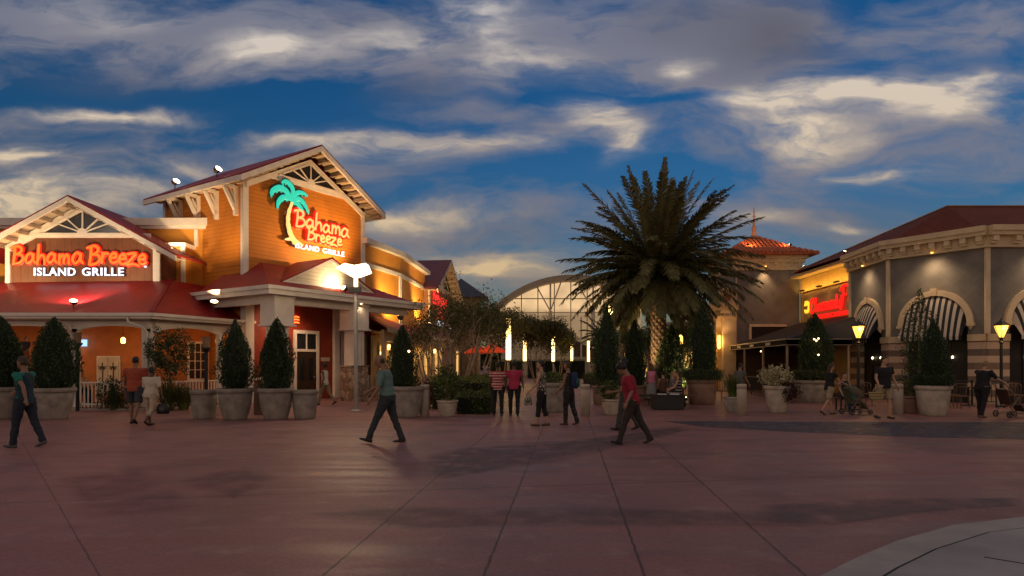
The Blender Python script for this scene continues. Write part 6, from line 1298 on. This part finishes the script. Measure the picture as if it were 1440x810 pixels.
    # shirt
    if top:
        mb=MB(); 
        z_lo=-.09 if top[1]=='out' else .02
        torso(mb,.016,z_lo,.53,20)
        if sleeve!='none':
            for i,sg in enumerate((-1,1)):
                s_,el,wr,dv=A[i]; pts=[T((sg*sh*.55,0,.465)),s_+Vector((0,0,.005)),(s_*.45+el*.55)]; rr=[.065,.07*wid**.5,.062]
                if sleeve=='elbow': pts.append(el*.95+s_*.05); rr.append(.05)
                if sleeve=='long': pts+=[el,(el+wr)/2,wr-dv*.02]; rr+=[.05,.045,.034]
                mb.tube(pts,rr,12)
        fin(mb,'shirt',top[0])
    if bottom:
        mb=MB()
        if blen=='skirt':
            mb.loft([E((0,0,.06),.145*wid,.108),E((0,0,-.06),.185*wid,.14)]+[(Vector((0,(P[0][2].y+P[1][2].y)*.25*f,-.06-f*.62)),Vector((.185*wid+.05*f,0,0)),Vector((0,.14+.10*f,0))) for f in (.35,.7,1)],20)
        else:
            torso(mb,.012,-.1,.05,18); fr={'long':1,'capri':.72,'short':.46}[blen]
            for i,sg in enumerate((-1,1)):
                h,kn,an,fa=P[i]; pts=[h+Vector((0,0,.02)),h*.7+kn*.3]; rr=[.102*wid,.097*wid**.5]; loose=.018 if blen=='short' else .006
                if fr>.5: pts+=[kn,kn*.6+an*.4]; rr+=[.068,.064]
                if fr>=1: pts+=[kn*.25+an*.75,an+Vector((0,0,-.02))]; rr+=[.057,.06]
                if blen=='capri': pts+=[kn*.4+an*.6]; rr+=[.058]
                if blen=='short': pts+=[h*.12+kn*.88]; rr+=[.088]
                mb.tube(pts,[r+loose*.5 for r in rr],12)
        fin(mb,'trousers' if blen in('long','capri') else ('shorts' if blen=='short' else 'skirt'),bottom)
    # shoes
    sm=shoe or pm('shoe_black',(.015,.012,.012),.5)
    for i in (0,1):
        h,kn,an,fa=P[i]; ff=max(-.9,min(.5,fa)); fd=Vector((0,math.cos(ff*.8),math.sin(ff*.8) if an.z>lo+.1 or ff>0 else math.sin(ff*.2))).normalized(); up=Vector((1,0,0)).cross(fd); b=an-Vector((0,0,.05))
        mb=MB(); mb.loft([(b-fd*.075,X*.02,up*.025),(b-fd*.06,X*.036,up*.036),(b+fd*.0,X*.038,up*.042),(b+fd*.1-up*.01,X*.044,up*.03),(b+fd*.165-up*.015,X*.036,up*.022),(b+fd*.19-up*.018,X*.015,up*.01)],12); fin(mb,'shoe',sm,.009)
    # hair
    if hair:
        hm=hairm[hair[1]]; st=hair[0]; mb=MB()
        def hp(v): return hcen+HR@Vector(v)
        if st!='bald':
            g=.006 if st!='afro' else .022
            mb.loft([(hp((0,yo,z)),HR@Vector((rx,0,0)),HR@Vector((0,ry,0))) for z,rx,ry,yo in ((-.055,.05,.045,-.055),(-.02,.074+g,.065+g,-.04),(.025,.078+g,.082+g,-.028),(.055,.075+g,.09+g,-.018),(.09,.062+g,.076+g,-.014),(.115+g*.5,.04+g,.05+g,-.012),(.128+g*.6,.01,.012,-.012))],14)
            if st in('long','pony'): 
                w_=.075 if st=='long' else .03; mb.loft([(hp((0,-.06,.04)),HR@Vector((w_,0,0)),HR@Vector((0,.05,0))),(hp((0,-.085,-.08)),HR@Vector((w_*1.05,0,0)),HR@Vector((0,.04,0))),(hp((0,-.09,-.19)),HR@Vector((w_,0,0)),HR@Vector((0,.03,0))),(hp((0,-.085,-.28)),HR@Vector((w_*.6,0,0)),HR@Vector((0,.02,0)))],12)
            if st=='bun': mb.sphere(hp((0,-.11,.07)),.04,10)
            fin(mb,'hair',hm,.01)
        else:
            mb.loft([(hp((0,yo,z)),HR@Vector((rx,0,0)),HR@Vector((0,ry,0))) for z,rx,ry,yo in ((-.06,.05,.04,-.05),(-.02,.078,.06,-.043),(.02,.08,.062,-.043),(.04,.06,.05,-.045))],12); fin(mb,'hair',hm,.01)
    W_=Matrix.Translation(root.location)@Matrix.Rotation(R(yaw),4,'Z')
    return {'root':root,'hand':[W_@((A[i][2]+A[i][3]*.09+off)*k) for i in (0,1)],'W':W_,'off':off,'k':k,'T':lambda v:W_@((T(v)+off)*k),'L':lambda v:(T(v)+off)*k}
GPp='people crossing the plaza'
jean=cloth('dark_jeans',(.018,.026,.04)); blk=cloth('black',(.012,.012,.014)); navy=cloth('navy_teal',(.02,.045,.06)); khaki=cloth('khaki',(.3,.24,.15)); 
sneak=pm('sneaker_grey',(.07,.075,.07),.6); brownsh=pm('brown_sandal',(.08,.04,.02),.6)
# raglan shirt: teal sleeves and navy body
p=person('man in a teal and navy shirt and dark jeans striding left at the left edge',35,12.4,90,1.72,lean=2,legs=((12,4),(-13,12)),arms=((-38,18,12),(36,24,14)),head=(4,0),top=(navy,'out'),sleeve='short',bottom=jean,shoe=sneak,hair=('short','n'),skin='m')
mb=MB()
for ch in p['root'].children:
    if ch.name.startswith('shirt'): ch.data.materials.append(cloth('teal_sleeve',(.01,.16,.12))); 
    if ch.name.startswith('shirt'):
        for f in ch.data.polygons:
            c=f.center/p['k']-p['off']
            if abs(c.x)+max(0,(c.z-.40))*.9>.19: f.material_index=1
person('man in an orange-red shirt and dark shorts, beside the woman in white',190,17.2,8,1.76,lean=3,legs=((8,4),(-16,16)),arms=((5,50,10),(6,60,10)),top=(cloth('orange_red',(.32,.06,.03)),'out'),bottom=cloth('slate_shorts',(.04,.045,.055)),blen='short',hair=('short','b'),skin='m',wid=1.15)
p=person('woman in a white blouse and cream trousers walking off with a black handbag',212,16.6,-8,1.5,lean=3,legs=((10,4),(-14,26)),arms=((4,10,8),(-8,14,16)),top=(cloth('cream_blouse',(.5,.43,.33)),'out'),sleeve='elbow',bottom=cloth('cream_trousers',(.4,.31,.23)),blen='capri',shoe=pm('shoe_brownblack',(.04,.02,.015),.6),hair=('short','b'),skin='d',wid=1.2,female=True)
def bag(lab,at,w,h,dep,mat,rz=0,nm='handbag',cat='bag',strap=.16):
    t=thing(nm,lab,cat,tuple(at)); c=Vector(at)-Vector((0,0,strap)); M=Matrix.Translation(c)@Matrix.Rotation(rz,4,'Z'); s=MB(M); s.loft([((0,0,-h),(w*.42,0,0),(0,dep*.4,0)),((0,0,-h*.92),(w*.5,0,0),(0,dep*.5,0)),((0,0,-h*.4),(w*.5,0,0),(0,dep*.5,0)),((0,0,-.01),(w*.38,0,0),(0,dep*.25,0)),((0,0,0),(w*.34,0,0),(0,dep*.15,0))],14); s.build('bag_body',mat,t,True); s=MB(M); s.tube([(w*.28*math.cos(a),0,-.02+strap*1.0*math.sin(a)) for a in np.linspace(0,math.pi,12)],.009,6); s.build('strap',mat,t); return t
bag('black leather handbag hanging from the hand of the woman in white',p['hand'][1]+Vector((0,0,.02)),.34,.26,.16,pm('black_leather',(.01,.01,.012),.35))
person('woman in a white sleeveless top and khaki trousers before the entrance door',457,25.0,80,1.62,lean=1,legs=((18,4),(-20,16)),arms=((-12,30,6),(12,22,6)),top=(cloth('white_top',(.5,.45,.36)),'out'),sleeve='none',bottom=cloth('khaki_trousers',(.2,.15,.09)),hair=('afro','b'),skin='d',female=True)
p=person('man in a teal polo shirt and dark trousers striding left across the middle',545,13.1,92,1.8,lean=9,legs=((25,3),(-14,8)),arms=((10,22,8),(26,34,10)),head=(10,0),top=(cloth('teal_polo',(.12,.2,.18)),'in'),sleeve='elbow',bottom=cloth('charcoal_trousers',(.03,.038,.045)),hair=('bald','n'),skin='m',wid=1.15)
s=MB(); s.M=Matrix.Identity(4); q=p['L']((-.175,.06,.0)); s.box(q.x-.012,q.y-.04,q.z-.05,q.x+.005,q.y+.03,q.z+.0); o=s.build('badge',pm('badge_yellow',(.5,.42,.15),.5),None); o.parent=p['root']
s=MB(); 
rr=[(p['L']((0,0,z)),(.195,0,0),(0,.138,0)) for z in (.0,.035)]; s.loft(rr,18); o=s.build('belt',pm('belt_black',(.01,.01,.01),.4),None); o.parent=p['root']
strp=bandmat('red_white_stripes',(.32,.02,.025),(.5,.4,.36),.085,.62,.85)
person('woman in a red and white striped shirt seen from behind, left of the pair',700,19.9,4,1.62,lean=1,legs=((4,2),(-4,4)),arms=((2,14,9),(0,10,8)),top=(strp,'out'),bottom=blk,hair=('short','b'),skin='d',wid=1.15,female=True)
person('woman in a plain crimson top and black trousers, back turned, right of the pair',723,19.9,-6,1.66,lean=1,legs=((3,2),(-5,4)),arms=((-6,10,10),(4,8,10)),top=(cloth('crimson_top',(.38,.03,.075)),'out'),bottom=blk,hair=('short','b'),skin='d',wid=1.12,female=True)
def printmat(name,a,b,sc,thr=.5):
    m,nt,bb=nmat(name); tc=N(nt,'ShaderNodeTexCoord'); n=N(nt,'ShaderNodeTexNoise'); n.inputs['Scale'].default_value=sc; n.inputs['Detail'].default_value=2; nt.links.new(tc.outputs['Object'],n.inputs['Vector']); r=N(nt,'ShaderNodeValToRGB'); r.color_ramp.elements[0].position=thr; r.color_ramp.elements[1].position=thr+.04; r.color_ramp.elements[0].color=(*a,1); r.color_ramp.elements[1].color=(*b,1); nt.links.new(n.outputs['Fac'],r.inputs['Fac']); nt.links.new(r.outputs[0],bb.inputs['Base Color']); bb.inputs['Roughness'].default_value=.85; return m
p=person('woman in a black and white print top and black capris walking left',762,16.6,78,1.66,lean=2,legs=((9,3),(-5,8)),arms=((16,26,12),(-4,10,6)),top=(printmat('bw_print',(.02,.02,.02),(.42,.36,.3),22),'out'),sleeve='none',bottom=blk,blen='capri',shoe=brownsh,hair=('pony','b'),skin='l',female=True)
bag('patterned bag carried low by the woman in the print top',p['hand'][0],.2,.2,.1,printmat('bag_print',(.05,.06,.04),(.3,.28,.2),30),strap=.12)
p=person('woman in a dark floral outfit with a blue backpack, walking left of the tall bollard',800,16.9,60,1.62,lean=3,legs=((6,5),(-9,10)),arms=((8,30,8),(10,50,8)),top=(printmat('dark_floral',(.012,.012,.014),(.25,.12,.1),26,.62),'out'),sleeve='none',bottom=printmat('dark_floral2',(.012,.012,.014),(.2,.1,.08),26,.64),shoe=brownsh,hair=('bun','n'),skin='m',female=True)
t=thing('backpack','blue backpack on the back of the woman in the dark floral outfit','bag',tuple(p['T']((0,-.2,.3)))); Wm=p['W']; c=p['L']((0,-.2,.33)); s=MB(Wm@Matrix.Translation(c)); s.loft([((0,0,-.24),(.11,0,0),(0,.06,0)),((0,0,-.2),(.14,0,0),(0,.085,0)),((0,0,.1),(.13,0,0),(0,.08,0)),((0,0,.2),(.08,0,0),(0,.05,0))],14); s.build('pack',cloth('blue_pack',(.015,.03,.08)),t,True); s=MB(Wm@Matrix.Translation(c)); s.loft([((0,-.09,-.18),(.09,0,0),(0,.03,0)),((0,-.095,.0),(.1,0,0),(0,.03,0)),((0,-.085,.02),(.08,0,0),(0,.02,0))],12); s.build('pocket',cloth('teal_pocket',(.02,.1,.1)),t,True)
person('man in a crimson shirt and dark brown trousers striding left near the centre right',889,12.9,84,1.68,lean=12,legs=((20,3),(-22,8)),arms=((-14,38,14),(12,70,8)),head=(24,0),top=(cloth('crimson_shirt',(.27,.012,.03)),'out'),sleeve='elbow',bottom=cloth('brown_trousers',(.035,.026,.022)),hair=('afro','b'),skin='m',wid=1.15)
person('figure in dark clothes half hidden behind the man in the crimson shirt',879,15.6,82,1.72,lean=2,legs=((14,4),(-16,10)),arms=((6,20,6),(0,10,6)),top=(cloth('grey_black',(.025,.025,.025)),'out'),bottom=cloth('grey_trousers',(.05,.05,.045)),hair=('short','b'),skin='m')
person('woman in a pink top and long grey skirt standing left under the palm',916,25.2,170,1.55,lean=0,legs=((3,2),(-3,3)),arms=((10,60,8),(8,50,8)),top=(cloth('pink_top',(.5,.16,.24)),'in'),sleeve='none',bottom=cloth('grey_skirt',(.2,.19,.19)),blen='skirt',hair=('long','b'),skin='d',female=True)
SE=dict(legs=((84,84),(80,78)),lean=4)
def stool(px,d,lab,h=.43,yaw=0):
    t=thing('stool',lab,'seat',(gx(px,d),d,0),'seats under the palm'); s=MB(); x=gx(px,d); s.box(x-.2,d-.2,h-.05,x+.2,d+.2,h); s.build('seat',pm('dark_bench',(.05,.03,.025),.6),t)
    for sx in(-1,1):
        for sy in(-1,1): s=MB(); s.box(x+sx*.17-.02,d+sy*.17-.02,0,x+sx*.17+.02,d+sy*.17+.02,h-.05); s.build('leg',black,t)
st2=bandmat('bw_stripes',(.01,.01,.012),(.35,.32,.3),.11,.7,.85)
person('seated woman in black and white stripes under the palm, turned left',955,23.9,70,1.62,arms=((20,40,6),(25,45,6)),top=(st2,'out'),sleeve='none',bottom=st2,blen='capri',hair=('long','n'),skin='l',female=True,**SE); stool(955,23.9,'dark seat under the woman in stripes')
person('seated person with bare shoulders facing away under the palm',933,25.6,10,1.6,arms=((10,30,6),(12,30,6)),top=(cloth('tan_top',(.12,.06,.04)),'out'),sleeve='none',bottom=blk,hair=('bun','b'),skin='l',female=True,**SE); stool(933,25.6,'dark seat under the person with bare shoulders')
person('seated woman in grey leaning in at the palm table',945,24.9,-120,1.6,arms=((20,50,6),(25,55,6)),top=(cloth('grey_top',(.15,.13,.12)),'out'),sleeve='short',bottom=blk,hair=('long','y'),skin='l',female=True,**SE); stool(945,24.9,'dark seat behind the palm table')
person('figure in a grey top walking between the bollard and the flower pot',1040,23.6,-60,1.62,lean=3,legs=((16,5),(-18,12)),arms=((-10,20,8),(12,20,8)),top=(cloth('mid_grey_top',(.1,.095,.09)),'out'),bottom=cloth('mauve_trousers',(.12,.08,.075)),hair=('short','b'),skin='m')
# right hand group
pw=person('woman in a black top and tan shorts pushing the olive stroller',1166,20.2,-78,1.6,lean=6,legs=((16,6),(-16,20)),arms=((38,24,4),(38,24,4)),top=(blk,'out'),sleeve='short',bottom=khaki,blen='short',shoe=brownsh,hair=('long','n'),skin='l',female=True)
person('seated woman in a dark tank top behind the olive stroller',1186,22.3,-170,1.6,arms=((15,30,6),(10,30,6)),top=(cloth('dark_tank',(.02,.02,.025)),'out'),sleeve='none',bottom=cloth('dark_jeans2',(.03,.04,.06)),hair=('bun','n'),skin='l',female=True,**SE)
stool(1186,22.3,'dark seat under the woman in the tank top')
pm_=person('man in a black T-shirt and tan shorts carrying the striped tote',1243,18.9,-168,1.78,lean=0,legs=((8,6),(-8,6)),arms=((4,12,14),(14,26,20)),head=(0,20),top=(blk,'out'),bottom=khaki,blen='short',shoe=pm('sandal_dark',(.03,.02,.015),.6),hair=('short','n'),skin='l',wid=1.15)
tote=bandmat('tote_stripes',(.45,.34,.14),(.03,.02,.015),.045,.55,.8); hh=pm_['hand'][1 if pm_['hand'][1].x<pm_['hand'][0].x else 0]
t=thing('tote_bag','straw tote with dark stripes held by the man in the black T-shirt','bag',tuple(hh)); s=MB(Matrix.Translation(hh+Vector((-.08,-.02,-.16)))@Matrix.Rotation(.12,4,'Y')); s.loft([((0,0,-.24),(.17,0,0),(0,.07,0)),((0,0,-.2),(.2,0,0),(0,.08,0)),((0,0,0),(.25,0,0),(0,.09,0))],16); s.build('bag_body',tote,t); s.v=[];s.f=[];s.m=[]; s.tube([(.12*math.cos(a),0,.2*math.sin(a)*.85-.01) for a in np.linspace(0,math.pi,12)],.01,6); s.build('handle',pm('tote_handle',(.4,.3,.15),.7),t)
pb=person('woman all in black pushing the brown stroller at the right edge',1381,19.2,-82,1.66,lean=8,legs=((6,4),(-8,6)),arms=((44,18,4),(46,18,4)),head=(8,0),top=(blk,'out'),sleeve='elbow',bottom=blk,shoe=pm('shoe_tan',(.15,.08,.05),.6),hair=('short','y'),skin='l',wid=1.3,female=True)
def stroller(lab,hand,yaw,cm,canopy=True,dist=.62):
    # local: +y forward, handle at y=0
    hx,hy,hz=hand; t=thing('stroller',lab,'stroller',(hx,hy,0)); M=Matrix.Translation((hx,hy,0))@Matrix.Rotation(R(yaw),4,'Z'); fm=pm('stroller_frame',(.2,.17,.13),.4,metal=.5); 
    s=MB(M)
    for sx in (-.22,.22):
        s.tube([(sx*.9,0,hz),(sx,.1,hz-.08),(sx,.72,.18),(sx,.82,.09)],.014,6); s.tube([(sx,.12,.1),(sx,.42,.55),(sx,.5,.62)],.014,6); s.tube([(sx,.15,.12),(sx,.75,.16)],.012,6)
    s.tube([(-.2,0,hz),(.2,0,hz)],.016,6); s.tube([(-.22,.16,.1),(.22,.16,.1)],.012,6); s.tube([(-.22,.8,.1),(.22,.8,.1)],.012,6); s.build('frame',fm,t)
    s=MB(M); s.sheet([(-.2,.24,.42),(.2,.24,.42),(.2,.62,.4),(-.2,.62,.4)],.04); s.sheet([(-.2,.1,.86),(.2,.1,.86),(.2,.26,.42),(-.2,.26,.42)],.04); s.sheet([(-.2,.62,.4),(.2,.62,.4),(.2,.78,.2),(-.2,.78,.2)],.03); s.build('seat',cm,t)
    if canopy:
        s=MB(M); vs=[];fs=[]; n=8
        for i in range(n+1):
            a=R(-10+125*i/n); 
            for j in range(7): b=math.pi*j/6; r=.34; vs.append((.23*math.cos(b),.28+r*math.sin(a-.6)*(.35+.65*math.sin(b)),.62+r*math.cos(a-.6)*(.25+.75*math.sin(b))*.95))
        for i in range(n):
            for j in range(6): fs.append((i*7+j,i*7+j+1,(i+1)*7+j+1,(i+1)*7+j))
        s.add(vs,fs); s.build('canopy',cm,t,True)
    for sx in (-.24,.24):
        for y,r in ((.15,.1),(.8,.085)):
            s=MB(M); 
            for k in range(1): 
                ring_=[(sx+.0,y+r*.85*math.cos(a),r+r*.85*math.sin(a)) for a in np.linspace(0,2*math.pi,17)]; s.tube(ring_,r*.18,6)
            s.tube([(sx-.015,y,r),(sx+.015,y,r)],r*.35,8)
            for a in np.linspace(0,math.pi,4)[:3]: s.bar((sx,y-r*.8*math.cos(a),r-r*.8*math.sin(a)),(sx,y+r*.8*math.cos(a),r+r*.8*math.sin(a)),.008,.008)
            s.build('wheel',black,t)
    return M
hm=(pw['hand'][0]+pw['hand'][1])/2; M=stroller('olive stroller with raised canopy and a child inside',hm,-82,cloth('olive_canvas',(.1,.1,.06)))
q=M@Vector((0,.36,.0)); t=person('small child in a turquoise shirt sitting in the olive stroller',CX+F*q.x/q.y,q.y,-82,.88,lean=-20,legs=((75,40),(78,35)),arms=((30,40,8),(35,40,8)),top=(cloth('turquoise',(.02,.3,.3)),'out'),bottom=cloth('child_shorts',(.2,.16,.12)),blen='short',hair=('short','n'),skin='l',z0=.22)
hm=(pb['hand'][0]+pb['hand'][1])/2; stroller('brown folding stroller pushed by the woman in black at the right edge',hm,-84,cloth('brown_canvas',(.08,.035,.025)),canopy=False)
# porch guests and the dressed figure
person('seated porch guest in pale clothes just behind the white railing by the torch post',113,24.6,-100,1.6,arms=((30,40,6),(30,40,6)),top=(cloth('pale_top',(.35,.27,.18)),'out'),sleeve='short',bottom=jean,hair=('long','n'),skin='m',female=True,z0=.06,**SE); stool(113,24.6,'dark seat behind the white railing by the torch post',.49)
st_=person('dressed figure in dark coat and white headscarf standing on a pale pedestal at the porch',36,23.4,180,1.05,lean=0,legs=((2,1),(-2,1)),arms=((10,40,14),(-20,-60,40)),top=(cloth('dark_coat',(.04,.03,.03)),'out'),sleeve='long',bottom=cloth('rust_skirt',(.25,.07,.03)),blen='skirt',hair=('short','g'),skin='m',z0=1.55,pname='statue'); st_['root']['category']='statue'; st_['root']['label']='dressed figure in dark coat and white headscarf on a pale pedestal at the porch'
t=thing('pedestal','pale pedestal under the dressed figure between the left cone shrubs','pedestal',(gx(36,23.4),23.4,0)); x=gx(36,23.4); s=MB(); s.box(x-.14,23.26,0,x+.14,23.54,1.45); s.build('shaft',pm('pedestal_rust',(.3,.12,.07),.7),t); s=MB(); s.box(x-.2,23.2,1.45,x+.2,23.6,1.55); s.build('top',white,t)
t=thing('porch_table','pale porch table seen over the railing below the shutters','table',(-17.3,24.6,.06)); s=MB(); s.box(-18.2,24.2,.78,-16.2,25.0,.83); s.build('tabletop',pm('pale_table',(.4,.3,.2),.6),t)
for xx in (-18.1,-16.35):
    for yy in (24.25,24.9): s=MB(); s.box(xx,yy,.06,xx+.06,yy+.06,.78); s.build('leg',dark,t)
